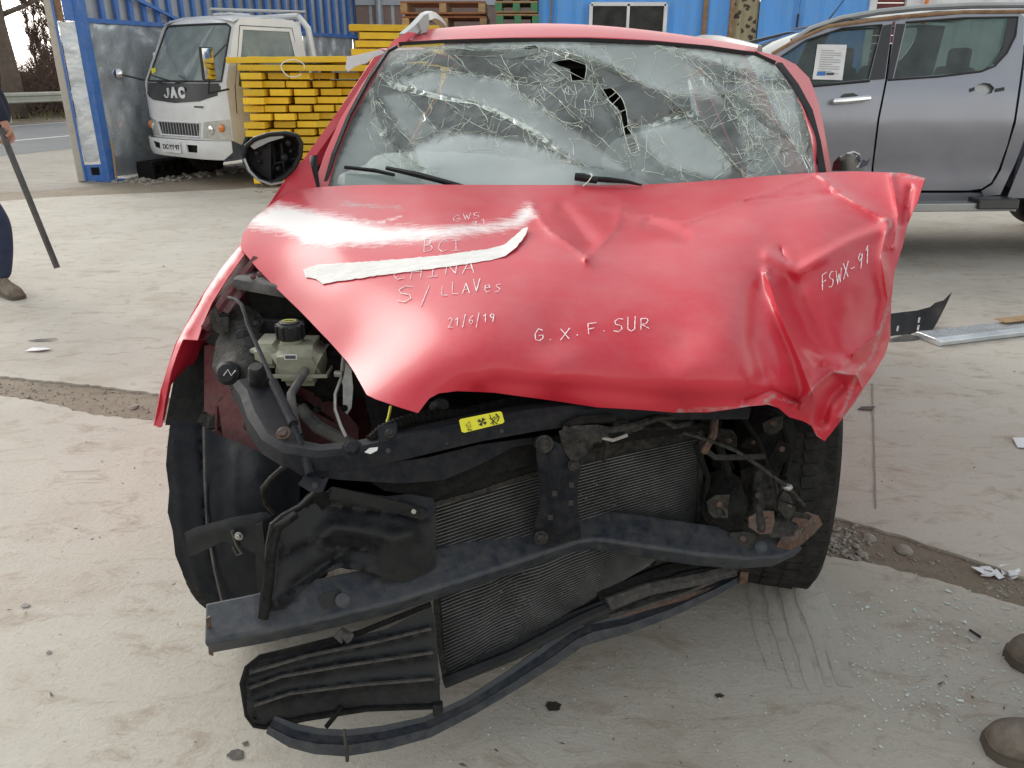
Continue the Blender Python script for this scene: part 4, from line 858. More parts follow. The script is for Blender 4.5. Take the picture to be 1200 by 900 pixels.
fx0, fx1 = nz.x, Vector(sight(PKS())([(1700, 150)])[0]).x
mb = MB(); mb.box(((fx0 + fx1) / 2, PKY + .9, .52), (fx1 - fx0 - .2, 1.5, .1)); mb.build('floor', 'dull_black', pk)
cbx = Vector(sight(PKS())([(1215, 60)])[0]).x
mb = MB(); mb.box((cbx + .1, PKY + .9, .95), (.05, 1.5, .9)); mb.build('bulkhead', 'pickup_paint', pk)
for x, y in ((2.75, .45), (2.75, 1.25), (3.75, .45), (3.75, 1.25)):
    mb = MB(); mb.box((x - .25, PKY + y, .85), (.5, .5, .18), None, .05); mb.box((x + .06, PKY + y, 1.15), (.14, .48, .62), Matrix.Rotation(.15, 3, 'Y'), .05); mb.box((x + .12, PKY + y, 1.52), (.1, .26, .17), None, .04); mb.build('seat', 'seat_grey', pk, smooth=True)
for u in (780, 1400):
    c = Vector(sight(PKS())([(u, 200)])[0])
    for y, ax in ((PKY + .13, (0, -1, 0)), (PKY + 1.67, (0, 1, 0))): wheel(pk, (c.x, y, .37), ax, .37, .25)
for z in (.0,):
    mb = MB(); mb.box((Vector(sight(PKS())([(1400, 200)])[0]).x, PKY + .9, .38), (.12, 1.5, .12)); mb.build('axle', 'dull_black', pk)

# ================================================================= RED WRECKED CAR
YAW = math.radians(6.5); AO = Vector((-.014, 1.73, 0)); AX = Vector((math.cos(YAW), -math.sin(YAW), 0)); AY = Vector((math.sin(YAW), math.cos(YAW), 0))
def A(x, y, z): return AO + AX * x + AY * y + Vector((0, 0, z))
AR = Matrix((AX, AY, Vector((0, 0, 1)))).transposed()
car = thing('wrecked_car', AO, 'red crashed hatchback with crumpled bonnet, missing bumper and shattered windscreen', 'car')
hood_poly = [(345, 222), (380, 219), (420, 217), (500, 216.5), (600, 217), (700, 217), (760, 216.5), (820, 213), (880, 208), (940, 203.5), (1000, 201), (1060, 203), (1084, 209), (1076, 235), (1064, 262), (1057, 290), (1048, 318),
             (1044, 355), (1043, 395), (1036, 418), (1018, 446), (1001, 472), (984, 494), (966, 517), (957, 511), (951, 499), (940, 493), (925, 489), (912, 478), (900, 474), (880, 476), (830, 483), (790, 483), (750, 480), (700, 477), (640, 468), (580, 460),
             (535, 458), (514, 461), (503, 467), (496, 476), (490, 484), (470, 478), (440, 468), (430, 463), (424, 452), (415, 436), (408, 425), (385, 399), (350, 363), (320, 334), (300, 313), (282, 291), (284, 275), (297, 256), (318, 240)]
hc = [(345, 222, 2.46), (420, 217, 2.5), (600, 217, 2.52), (760, 216, 2.52), (880, 208, 2.46), (940, 203, 2.42), (1000, 201, 2.36), (1084, 209, 2.16),
      (300, 255, 2.27), (283, 288, 2.10), (320, 334, 1.94), (350, 363, 1.84), (408, 425, 1.63), (430, 463, 1.49), (490, 484, 1.43), (400, 280, 2.06), (400, 340, 1.83), (450, 400, 1.61), (500, 330, 1.77), (500, 440, 1.46), (520, 270, 2.05),
      (650, 250, 2.2), (650, 280, 1.98), (650, 340, 1.69), (650, 400, 1.53), (650, 438, 1.445), (650, 456, 1.46), (650, 470, 1.49), (560, 445, 1.45), (560, 458, 1.47), (800, 250, 2.2), (800, 280, 1.99), (800, 340, 1.70), (800, 400, 1.53), (800, 445, 1.445), (800, 466, 1.46), (800, 483, 1.49),
      (880, 250, 2.12), (960, 240, 2.14), (900, 290, 1.92), (860, 380, 1.57), (870, 440, 1.46), (905, 476, 1.50),
      (920, 330, 1.80), (960, 300, 1.86), (1000, 330, 1.82), (1045, 300, 1.93), (1044, 355, 1.88), (1043, 395, 1.84), (1040, 255, 2.07), (1072, 235, 2.1), (940, 400, 1.67), (980, 390, 1.72), (1010, 420, 1.73), (920, 440, 1.55), (950, 470, 1.56), (985, 450, 1.64), (1000, 472, 1.67), (966, 517, 1.62), (930, 485, 1.55)]
folds = [([(622, 243), (645, 272), (688, 304)], 6, -.022, True), ([(688, 304), (722, 268), (728, 246)], 7, -.018, True), ([(660, 248), (690, 284)], 13, .035, False),
         ([(575, 262), (620, 240)], 9, -.012, False), ([(735, 250), (800, 262), (870, 236), (958, 204)], 6, -.016, True), ([(760, 262), (800, 276)], 9, .02, False),
         ([(958, 204), (985, 228), (1040, 258)], 7, -.03, True), ([(870, 236), (975, 226)], 4, .012, True), ([(1045, 205), (1052, 250), (1047, 290)], 5, -.022, True), ([(1066, 222), (1060, 262)], 5, .02, False),
         ([(897, 318), (912, 365), (938, 425), (952, 462)], 9, -.055, True), ([(897, 318), (885, 350), (884, 400), (895, 440)], 14, .022, False), ([(925, 340), (950, 400), (965, 425)], 18, .035, False),
         ([(1040, 262), (1032, 300), (1040, 350), (1030, 390), (1000, 415)], 8, -.025, True), ([(1003, 440), (975, 436), (955, 452), (938, 476)], 5, -.035, True), ([(985, 452), (968, 470), (962, 492)], 10, .045, False),
         ([(1004, 440), (1010, 455), (985, 490)], 5, -.018, True), ([(945, 408), (960, 420), (985, 428)], 9, -.025, False), ([(900, 300), (935, 318), (1000, 282), (1035, 268)], 8, -.020, False), ([(870, 470), (905, 456), (935, 470)], 7, .02, True),
         ([(580, 448), (700, 458), (800, 468), (880, 468)], 10, .006, False), ([(915, 292), (922, 306)], 4, .012, True), ([(380, 262), (480, 268), (600, 256)], 20, -.006, False)]
hs_ = TPS(hc, [(l, w * (.7 if sh else .85), a * 1.0, sh) for l, w, a, sh in folds], lam=.002); hf = sight(hs_)
def hood_disp(V, X):
    X = X.copy()
    right = np.clip((V[:, 0] - 840) / 100, 0, 1)
    for i in range(len(X)):
        X[i, 1] += .0022 * right[i] * noise.noise(Vector((V[i, 0] / 16, V[i, 1] / 16, 1))) + .0012 * noise.noise(Vector((V[i, 0] / 45, V[i, 1] / 30, 5)))
    return X
wear_glare_poly = [(286, 266), (298, 250), (325, 238), (356, 244), (392, 252), (450, 266), (520, 266), (575, 262), (600, 256), (612, 243), (622, 240), (628, 254), (612, 266), (560, 274), (510, 281), (450, 287), (400, 289), (360, 284), (330, 273), (312, 270)]  # scuffed paint and sun glare, painted together as one white patch
def wear(V):  # scuffed paint plus painted sun glare
    d = segdist(V, wear_glare_poly, True); ins = inpoly(V, wear_glare_poly); a = np.where(ins, .50 + np.clip(d / 10, 0, 1) * .45, .50 - d / 30); 
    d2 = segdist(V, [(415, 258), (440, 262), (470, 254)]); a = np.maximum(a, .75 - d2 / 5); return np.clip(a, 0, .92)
barel = [[(1028, 262), (1040, 256), (1044, 262), (1038, 275)], [(898, 318), (900, 326)], [(905, 478), (895, 470), (908, 463)], [(908, 466), (935, 474), (950, 458), (975, 436), (1005, 438)], [(1045, 204), (1084, 210)], [(870, 480), (960, 512)],
         [(1040, 360), (1020, 420), (1008, 432)], [(1004, 440), (984, 492)], [(795, 481), (900, 476)], [(400, 240), (470, 243)], [(950, 505), (960, 514)]]
def bare(V):
    a = np.zeros(len(V))
    for i, l in enumerate(barel): a = np.maximum(a, (.70 if i in (0, 2) else .60) - segdist(V, l) / (7 if i == 0 else 9 if i in (2, 3) else 12))
    d = segdist(V, [(395, 236), (440, 241), (490, 248)]); a = np.maximum(a, .42 - d / 30)
    return np.clip(a, 0, .8)
hood = panel('bonnet', hood_poly, hf, 3.3, 'red_paint', car, thick=.0016, attrs={'wear': wear, 'bare': bare}, disp=hood_disp, edge=3, jit=.2, cons=[l for l, w, a, sh in folds if sh])  # 'wear' holds scuffed paint plus painted sun glare
pm('hood_liner', (.05, .01, .015), rough=.8, bump=.1)
# white paper tape stuck on the bonnet, its end lifting
tape_poly = [(355, 316), (372, 310), (440, 306), (520, 299), (575, 291), (590, 287), (603, 277), (612, 268), (619, 266), (616, 275), (606, 289), (592, 300), (575, 305), (520, 313), (450, 322), (400, 329), (378, 333), (370, 327), (358, 325)]
def tape_surf(P):
    d = hs_(P); P = np.atleast_2d(P); return d - .006 - .03 * np.clip((P[:, 0] - 585) / 40, 0, 1)
tape = panel('paper_tape', tape_poly, sight(tape_surf), 6, 'paper_tape', None, thick=.0006, edge=4, wob=.5)
tag(tape, 'strip of torn white paper tape stuck across the red bonnet', 'tape')
# handwriting in white marker
GL = {'B': [[(0, 0), (.05, 1)], [(.05, 1), (.5, .95), (.55, .75), (.4, .55), (.05, .5), (.5, .45), (.65, .2), (.5, .03), (0, 0)]], 'C': [[(.7, .9), (.4, 1), (.1, .7), (.05, .3), (.3, 0), (.7, .1)]],
      'I': [[(.0, 1), (.6, 1)], [(.3, 1), (.3, 0)], [(0, 0), (.6, 0)]], 'S': [[(.7, .9), (.4, 1), (.08, .8), (.15, .58), (.6, .42), (.65, .18), (.35, 0), (0, .1)]], '/': [[(.5, 1.25), (.1, -.4)]], 'L': [[(.1, 1), (.05, .05), (.65, .0)]],
      'A': [[(0, 0), (.35, 1), (.7, 0)], [(.12, .38), (.6, .36)]], 'V': [[(0, 1), (.32, 0), (.7, 1)]], 'e': [[(.1, .4), (.6, .45), (.5, .7), (.2, .7), (.05, .3), (.3, 0), (.65, .1)]], 's': [[(.6, .75), (.25, .75), (.15, .55), (.55, .3), (.4, 0), (.05, .05)]],
      '2': [[(.05, .8), (.3, 1), (.6, .8), (.45, .45), (0, 0), (.7, .02)]], '1': [[(.1, .75), (.4, 1), (.38, 0)]], '6': [[(.6, 1), (.2, .7), (.05, .3), (.3, 0), (.6, .2), (.5, .5), (.1, .4)]], '9': [[(.65, .75), (.35, 1), (.1, .75), (.3, .5), (.6, .7), (.65, .9), (.5, 0)]],
      'G': [[(.7, .85), (.35, 1), (.05, .6), (.1, .15), (.45, 0), (.7, .2), (.68, .45), (.35, .42)]], '.': [[(.2, .02), (.3, 0)]], 'X': [[(0, 1), (.7, 0)], [(.7, 1), (0, 0)]], 'F': [[(.1, 0), (.05, 1), (.7, 1.02)], [(.08, .5), (.55, .55)]],
      'U': [[(.05, 1), (.05, .2), (.3, 0), (.6, .15), (.65, 1)]], 'R': [[(.05, 0), (.05, 1), (.5, .98), (.6, .75), (.45, .52), (.08, .5), (.7, 0)]], 'W': [[(0, 1), (.2, 0), (.4, .7), (.6, 0), (.8, 1)]], '-': [[(.1, .5), (.6, .52)]], 'H': [[(.05, 0), (.05, 1)], [(.65, 0), (.65, 1)], [(.05, .5), (.65, .5)]],
      'N': [[(.05, 0), (.05, 1), (.65, 0), (.65, 1)]], ' ': []}
def write(txt, p0, p1, h, r=.0011, seed=1, adv=None, off=.0045, sl=0.):
    rs = random.Random(seed); p0, p1 = Vector(p0), Vector(p1); n = len(txt); d = (p1 - p0) / n; up = Vector((sl, -1))
    for i, ch in enumerate(txt):
        mb = MB()
        jy, js = rs.uniform(-.16, .16), rs.uniform(.82, 1.15)
        for st in GL[ch]:
            q = [p0 + d * (i + x * .95) + up * h * (y * js + jy) + Vector((rs.uniform(-.3, .3), rs.uniform(-.3, .3))) for x, y in st]
            q = densify([tuple(a) for a in q], 1.6, closed=False); 
            if len(q) < 2: continue
            P = np.array(q); Y = hs_(P) - off; x = (P[:, 0] - 600) / F; k = -(P[:, 1] - 450) / F; y = CP + k * SP; z = -SP + k * CP; s = Y / y
            mb.tube([Vector(c) for c in np.stack([x * s, Y, H + z * s], 1)], [r * rs.uniform(.4, 1.1) for _ in q], 4)
        if mb.v: mb.build('chalk_letter', 'chalk', hood, fix=False)
write('BCI', (497, 297), (546, 291), 13, seed=2); write('GWS', (531, 259), (566, 256), 7, .0008, 3); write('91', (552, 264), (574, 262), 6, .0008, 4)
write('CHINA', (460, 329), (562, 319), 15, seed=5, sl=.1); write('S/', (466, 356), (516, 352), 17, .0013, 6); write('LLAVes', (517, 346), (592, 339), 13, .0012, 7); write('21/6/19', (525, 383), (582, 377), 10, .0011, 8)
write('G.X.F.SUR', (626, 400), (766, 383), 15, .0013, 9); write('FSWX-91', (963, 341), (1022, 309), 19, .0012, 10, off=.007)

# ---- windscreen
gc = [(380, 218, 2.62), (960, 205, 2.52), (670, 217, 2.50), (465, 56, 3.08), (905, 72, 2.98), (690, 50, 3.0), (425, 130, 2.86), (945, 130, 2.76), (680, 130, 2.74), (600, 235, 2.48), (380, 235, 2.6), (950, 225, 2.5)]
rsd = np.random.RandomState(5)
gfold = [([(447, 91), (520, 115), (580, 130), (630, 157), (675, 190)], 9, -.022, True), ([(660, 60), (719, 80), (780, 112), (825, 152), (863, 195)], 8, -.028, True), ([(467, 94), (520, 81), (587, 91), (637, 100)], 8, .02, True),
         ([(767, 53), (820, 80), (857, 120), (881, 168)], 8, -.016, True), ([(440, 110), (455, 160), (500, 200)], 10, -.018, True), ([(560, 100), (650, 150), (720, 190)], 22, .02, False), ([(788, 112), (932, 108)], 7, -.016, True), ([(740, 149), (812, 133)], 6, .03, True),
         ([(472, 175), (542, 157), (612, 162)], 7, .016, True), ([(857, 120), (913, 152), (948, 195)], 7, .014, True), ([(700, 96), (743, 200)], 9, .03, False)]
gs0 = TPS(gc, gfold, lam=.002); gf = sight(gs0)
wpoly = [(381, 232), (395, 180), (413, 135), (436, 92), (457, 61), (468, 54), (520, 51), (600, 49), (690, 49), (760, 52), (830, 58), (885, 66), (908, 76), (926, 100), (941, 130), (950, 165), (956, 200), (957, 228), (700, 236), (500, 236)]
CR = [[(457, 77), (515, 55), (555, 59), (595, 57), (630, 55), (655, 65), (690, 77)], [(467, 94), (500, 82), (520, 81), (555, 89), (587, 91), (605, 100), (637, 100), (667, 90)], [(447, 91), (460, 102), (487, 107), (520, 115), (555, 118), (580, 130), (600, 140), (630, 157), (652, 177), (675, 192)],
      [(437, 102), (440, 135), (452, 162), (470, 180), (492, 195), (515, 212)], [(440, 117), (460, 142), (482, 167)], [(472, 175), (490, 163), (512, 153), (542, 157), (570, 152), (587, 160), (612, 162), (642, 172)], [(475, 110), (495, 132), (515, 155)],
      [(517, 150), (520, 140), (535, 132), (520, 116)], [(535, 132), (555, 145), (572, 152), (570, 137), (555, 119)], [(587, 85), (605, 105), (625, 120), (655, 140), (682, 150)], [(637, 102), (655, 117), (675, 140)], [(637, 100), (612, 72), (590, 82)],
      [(662, 61), (687, 67), (719, 80), (748, 96), (780, 112), (804, 131), (825, 152), (847, 176), (863, 195), (879, 214)], [(767, 53), (799, 64), (820, 80), (839, 99), (857, 120), (873, 147), (881, 168), (889, 200)], [(772, 55), (820, 67), (868, 80), (900, 85), (927, 97), (935, 112), (943, 147), (951, 200)],
      [(788, 112), (820, 110), (847, 108), (879, 113), (905, 110), (932, 108)], [(812, 133), (788, 136), (759, 147), (740, 149)], [(812, 133), (790, 141), (762, 150)], [(857, 120), (887, 133), (913, 152), (937, 176), (948, 195)], [(868, 130), (889, 160), (905, 189), (916, 207)], [(830, 152), (862, 138), (873, 128)],
      [(721, 104), (737, 144), (748, 168), (772, 189), (809, 205), (836, 214)], [(700, 96), (727, 141), (735, 179), (743, 202)], [(660, 123), (681, 141), (713, 171), (740, 197)], [(743, 200), (772, 203), (809, 212)], [(841, 96), (873, 96), (908, 93), (921, 104)], [(900, 85), (927, 109), (895, 107), (847, 83)],
      [(836, 211), (857, 192), (889, 184), (916, 176), (927, 171), (916, 160), (900, 165), (924, 181)], [(768, 61), (763, 96)], [(500, 81), (515, 58)], [(555, 89), (530, 60)], [(605, 100), (585, 60)], [(580, 130), (572, 152)], [(450, 95), (470, 84), (510, 62)], [(680, 128), (692, 128), (693, 137), (682, 138), (680, 128)],
      [(740, 60), (748, 72)], [(642, 172), (690, 196)], [(430, 150), (440, 175), (470, 198)], [(690, 97), (700, 112), (722, 140)], [(560, 60), (575, 74), (612, 100)], [(610, 58), (640, 72), (668, 95), (700, 100)], [(895, 100), (925, 130), (946, 150)], [(905, 80), (880, 105), (860, 125), (800, 150)], [(660, 80), (700, 100), (690, 120)]]
rr_ = random.Random(11)
def walk(p, a, L, turn=.5):
    q = [p]; n = max(2, int(L / 6))
    for _ in range(n): a += rr_.uniform(-turn, turn); q.append((q[-1][0] + math.cos(a) * L / n, q[-1][1] + math.sin(a) * L / n))
    return q
fine_cr = []
for li, nn_, sp, L in ((0, 16, 7, 18), (1, 12, 6, 18), (2, 20, 6, 20), (3, 34, 8, 24), (5, 10, 6, 20), (12, 26, 5, 18), (13, 34, 9, 26), (14, 44, 10, 28), (15, 30, 10, 28), (18, 34, 10, 24), (16, 18, 5, 22), (19, 22, 9, 20), (21, 22, 6, 16), (22, 22, 8, 18), (23, 8, 5, 16), (27, 12, 6, 16), (9, 10, 5, 14), (41, 14, 8, 22)):
    l = densify(CR[li], 4, closed=False)
    for _ in range(nn_):
        i = rr_.randrange(len(l) - 1); p = l[i]; b = math.atan2(l[i + 1][1] - p[1], l[i + 1][0] - p[0]); fine_cr.append(walk((p[0] + rr_.gauss(0, sp), p[1] + rr_.gauss(0, sp)), b + rr_.gauss(0, .5) + (math.pi if rnd() < .5 else 0), rr_.uniform(.3, 1) * L, .45))
for cx_, cy_, n_c, rad, L in ((905, 120, 26, 34, 34), (925, 165, 22, 22, 22), (880, 175, 22, 30, 28), (640, 75, 14, 20, 16), (680, 100, 20, 22, 16), (455, 165, 8, 16, 24), (800, 208, 18, 24, 14), (570, 145, 6, 18, 14)):
    for _ in range(n_c):
        a = rr_.uniform(0, 6.28); d = rr_.uniform(0, rad); fine_cr.append(walk((cx_ + math.cos(a) * d, cy_ + math.sin(a) * d), rr_.uniform(0, 6.28), rr_.uniform(.4, 1) * L, .6))
holes = [[(647, 73), (662, 70), (685, 69), (687, 81), (685, 94), (670, 95), (668, 81), (655, 77)], [(706, 105), (717, 103), (728, 114), (734, 129), (736, 150), (747, 169), (749, 176), (739, 180), (734, 165), (730, 150), (728, 131), (719, 122), (707, 112)],
         [(526, 59), (540, 57), (556, 60), (590, 60), (592, 64), (560, 66), (534, 64)], [(613, 55), (628, 53), (632, 57), (618, 59)], [(939, 182), (943, 184), (950, 196), (946, 197)]]
majors = [c for c in CR[:24]]
def gdisp(V, X):
    X = X.copy(); dm = np.min([segdist(V, c) for c in CR[:28]], 0)
    near = np.exp(-dm / 6)
    for i in range(len(X)):
        n_ = noise.noise(Vector((V[i, 0] / 7, V[i, 1] / 7, 2))); X[i, 1] += near[i] * .018 * n_ + .004 * noise.noise(Vector((V[i, 0] / 60, V[i, 1] / 40, 8)))
    return X
REFL_CRAZE = [([(755, 50), (905, 70), (930, 92), (868, 82), (820, 69), (772, 56)], 1.0), ([(672, 56), (755, 50), (800, 66), (857, 120), (790, 112), (748, 96), (719, 80)], .62), ([(505, 84), (590, 92), (610, 110), (655, 140), (690, 165), (735, 200), (690, 196), (652, 177), (630, 157), (600, 140), (555, 118), (487, 105), (467, 95)], .58),
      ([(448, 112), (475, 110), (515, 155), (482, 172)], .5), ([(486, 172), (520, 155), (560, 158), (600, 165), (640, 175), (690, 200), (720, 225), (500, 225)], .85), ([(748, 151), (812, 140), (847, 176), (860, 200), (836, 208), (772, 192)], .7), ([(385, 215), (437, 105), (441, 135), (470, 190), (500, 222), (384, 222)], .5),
      ([(868, 90), (935, 108), (950, 200), (880, 214), (860, 130)], .38), ([(457, 60), (540, 52), (600, 50), (690, 50), (690, 56), (560, 58), (500, 62), (450, 82)], .7)]  # painted reflections of sky and surroundings by region; crazed side whitened too
def refl_crazef(V):
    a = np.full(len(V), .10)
    for pg, h in REFL_CRAZE:
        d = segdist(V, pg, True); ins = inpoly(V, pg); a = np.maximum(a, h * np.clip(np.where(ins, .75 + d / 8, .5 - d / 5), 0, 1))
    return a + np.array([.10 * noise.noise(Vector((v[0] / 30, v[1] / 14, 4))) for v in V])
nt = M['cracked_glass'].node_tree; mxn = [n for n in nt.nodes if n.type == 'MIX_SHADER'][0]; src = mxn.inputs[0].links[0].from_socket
at_ = nd(nt, 'ShaderNodeAttribute', attribute_name='haze'); ad_ = nd(nt, 'ShaderNodeMath', operation='MULTIPLY_ADD', use_clamp=True); ad_.inputs[1].default_value = .55  # painted reflections whiten the glass through this attribute
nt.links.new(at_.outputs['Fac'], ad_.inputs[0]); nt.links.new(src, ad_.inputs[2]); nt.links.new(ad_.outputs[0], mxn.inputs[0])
glass = panel('windscreen', wpoly, gf, 5, 'cracked_glass', car, holes=holes, thick=0, disp=gdisp, edge=5, jit=.45, smooth=True, ang=9, attrs={'haze': refl_crazef})  # 'haze' holds painted reflections plus whitened crazing
web = []
rsw = np.random.RandomState(21)
def webify(n, dens, maxlen, drop):
    P = np.stack([rsw.uniform(395, 955, n * 8), rsw.uniform(52, 215, n * 8)], 1); P = P[inpoly(P, wpoly)]; w_ = dens(P); P = P[rsw.uniform(0, 1, len(P)) < w_][:n]
    vo, ed, fo, _, _, _ = delaunay_2d_cdt([Vector(p) for p in P], [], [], 0, 1e-4, False)
    for a, b in ed:
        if (vo[a] - vo[b]).length < maxlen and rsw.uniform() > drop: web.append([tuple(vo[a]), tuple(vo[b])])
dmaj = [CR[i] for i in (0, 1, 2, 3, 5, 12, 13, 14, 15, 18, 22, 9)]
def dens1(P): return np.exp(-np.min([segdist(P, c) for c in dmaj], 0) / 5) * .9
def dens2(P): return np.exp(-(((P[:, 0] - 905) / 42) ** 2 + ((P[:, 1] - 130) / 50) ** 2)) * .8 + .5 * np.exp(-(((P[:, 0] - 670) / 40) ** 2 + ((P[:, 1] - 90) / 30) ** 2)) + .03
webify(620, dens1, 17, .45); webify(330, dens2, 30, .35)
def crack_mesh(lines, r0, r1, name, mat, parent, off=.002):
    mb = MB()
    for l in lines:
        q = [p for p in densify(l, 5, closed=False, wob=1.0)]; P = np.array(q); ok = inpoly(P, wpoly)
        for h_ in holes: ok &= ~inpoly(P, h_)
        if ok.sum() < 2: continue
        P = P[ok]; X = gdisp(P, gf(P)); X[:, 1] -= off
        seg = [X[0]]
        for a in X[1:]:
            if np.linalg.norm(a - seg[-1]) > .09:
                if len(seg) > 1: mb.tube([Vector(s) for s in seg], [rr_.uniform(r0, r1) for _ in seg], 3, caps=False, sx=1.6)
                seg = [a]
            else: seg.append(a)
        if len(seg) > 1: mb.tube([Vector(s) for s in seg], [rr_.uniform(r0, r1) for _ in seg], 3, caps=False, sx=1.6)
    o = mb.build(name, mat, parent, fix=False); return o
cm = crack_mesh(CR, .0003, .0012, 'crack_ridges', 'crack_edge', glass); tag(cm, kind='stuff')
pm('crack_fine', (.74, .80, .72), (.55, .6, .52), rough=.3, ns=30, bump=0, coat=.3)
cm = crack_mesh(web + fine_cr[::3], .0002, .0006, 'fine_cracks', 'crack_fine', glass); tag(cm, kind='stuff')
for h_ in holes: crack_mesh([h_ + [h_[0]]], .0005, .0012, 'hole_rim', 'crack_fine', glass)
def crazed(name, pts): 
    def s_(P): return gs0(P) - .003
    return panel(name, pts, sight(s_), 4, 'crazed_glass', glass, thick=0, disp=gdisp, jit=.4, ang=10)
crazed('crazed_patch', [(447, 90), (470, 99), (520, 112), (580, 127), (632, 154), (658, 180), (645, 172), (600, 143), (555, 122), (520, 118), (487, 110), (462, 105)])
crazed('crazed_patch', [(437, 105), (446, 130), (460, 152), (484, 172), (476, 184), (458, 168), (444, 145), (437, 122)])
crazed('crazed_patch', [(665, 60), (700, 68), (730, 82), (722, 86), (700, 78), (690, 76), (670, 68)])
crazed('crazed_patch', [(782, 110), (812, 128), (836, 155), (866, 190), (860, 194), (828, 158), (806, 136), (784, 116)])
crazed('crazed_patch', [(759, 146), (790, 132), (812, 130), (812, 137), (788, 140), (764, 150)])
crazed('crazed_patch', [(928, 104), (938, 112), (947, 150), (952, 188), (944, 178), (936, 140)])
crazed('crazed_patch', [(835, 92), (862, 112), (893, 132), (925, 158), (920, 162), (884, 138), (856, 124), (838, 104)])
crazed('crazed_patch', [(520, 58), (560, 57), (610, 58), (640, 55), (634, 62), (600, 69), (560, 66), (528, 66)])
# white strands of laminate bridging the long tear
mb = MB()
for p, q in (((709, 118), (722, 108)), ((715, 125), (727, 113)), ((722, 133), (734, 128)), ((730, 150), (738, 146)), ((733, 162), (746, 158)), ((736, 170), (748, 166)), ((737, 178), (750, 172)), ((738, 174), (749, 169))):
    mb = MB(); mb.tube([PY(*p, gs0([p])[0] - .004), PY(*q, gs0([q])[0] - .004)], .0012, 4); mb.build('laminate_strand', 'crack_fine', glass)
# black ceramic border, seal at the roof edge
mb = MB(); lt_ = [(383, 224), (395, 180), (413, 135), (436, 92), (457, 61), (468, 55)]; q = [Vector(p) for p in gf(lt_)]; mb.sweep([p + Vector((-.004, -.03, 0)) for p in q], [(-.006, -.004), (.006, -.004), (.006, .006), (-.006, .006)]); mb.build('glass_seal', 'black_plastic', car)
mb = MB(); lt_ = [(468, 53), (520, 50), (600, 48), (690, 48), (760, 51), (830, 57), (885, 65), (908, 75)]; q = [Vector(p) for p in gf(lt_)]; mb.sweep([p + Vector((0, -.004, .004)) for p in q], [(-.005, -.006), (.005, -.006), (.005, .006), (-.005, .006)]); mb.build('glass_seal', 'black_plastic', car)
mb = MB(); lt_ = [(908, 75), (927, 100), (943, 130), (952, 165), (958, 200), (959, 212)]; q = [Vector(p) for p in gf(lt_)]; mb.sweep([p + Vector((.004, -.03, 0)) for p in q], [(-.010, -.004), (.010, -.004), (.010, .006), (-.010, .006)]); mb.build('glass_seal', 'black_plastic', car)
ms = panel('serial_film', [(404, 203), (462, 206), (466, 222), (404, 219)], sight(lambda P: gs0(P) + .006), 20, 'glass_bits', glass, thick=.001)
for k in range(16): 
    p = (405 + k * 3.6, 206.5 + k * .1); mb = None
# a-pillars and body shell
pc = [(365, 222, 2.585), (385, 220, 2.58), (475, 40, 3.13), (488, 38, 3.14), (424, 100, 2.955), (440, 92, 2.95), (457, 61, 3.09), (400, 138, 2.83), (413, 136, 2.825)]
pl1 = panel('pillar', [(366, 224), (381, 180), (400, 138), (424, 100), (446, 68), (462, 47), (478, 38), (488, 39), (470, 54), (457, 61), (436, 92), (413, 135), (395, 180), (383, 224)], sight(TPS(pc, (), .004)), 6, 'red_paint', car, thick=.004, edge=6)
pc2 = [(890, 62, 3.02), (908, 76, 2.96), (930, 82, 3.06), (945, 92, 3.05), (955, 205, 2.50), (975, 203, 2.66), (943, 130, 2.74), (965, 130, 2.88), (960, 168, 2.62)]
pl2 = panel('pillar', [(885, 60), (912, 66), (932, 76), (948, 92), (956, 112), (964, 145), (970, 180), (974, 204), (974, 214), (957, 214), (955, 190), (951, 160), (942, 130), (927, 98), (908, 75)], sight(TPS(pc2, (), .004)), 6, 'red_paint', car, thick=.004, edge=6)
# roof skin: dented crown
TR_ = [(470, 51), (520, 49), (600, 46.5), (690, 46), (760, 49), (830, 55.5), (885, 62.5)]
front = [Vector(p) for p in sight(lambda P: gs0(P) - .0)(TR_)]
CRN = [(482, 38), (520, 32), (600, 27), (680, 27.5), (760, 36), (830, 47), (890, 59)]
rows = [front]
mid = [PY(u, v, f.y + .32 + .1 * math.sin(math.pi * i / 6)) for i, ((u, v), f) in enumerate(zip(CRN, front))]
rows.append([a.lerp(b, .35) + Vector((0, 0, .018 * math.sin(math.pi * (i + .4) / 7))) for i, (a, b) in enumerate(zip(front, mid))]); rows.append([a.lerp(b, .7) + Vector((0, 0, .014)) for a, b in zip(front, mid)]); rows.append(mid)
for t, dz in ((1.0, .0), (1.7, -.02), (2.3, -.08), (2.55, -.14)): rows.append([p + AY * (t - .3) + Vector((0, 0, dz)) for p in mid])
mb = MB(); mb.grid(rows); roof = mb.build('roof', 'red_paint', car, smooth=True, ang=180, thick=.004, sub=2)
RL, RR_ = rows[3][0], rows[3][-1]
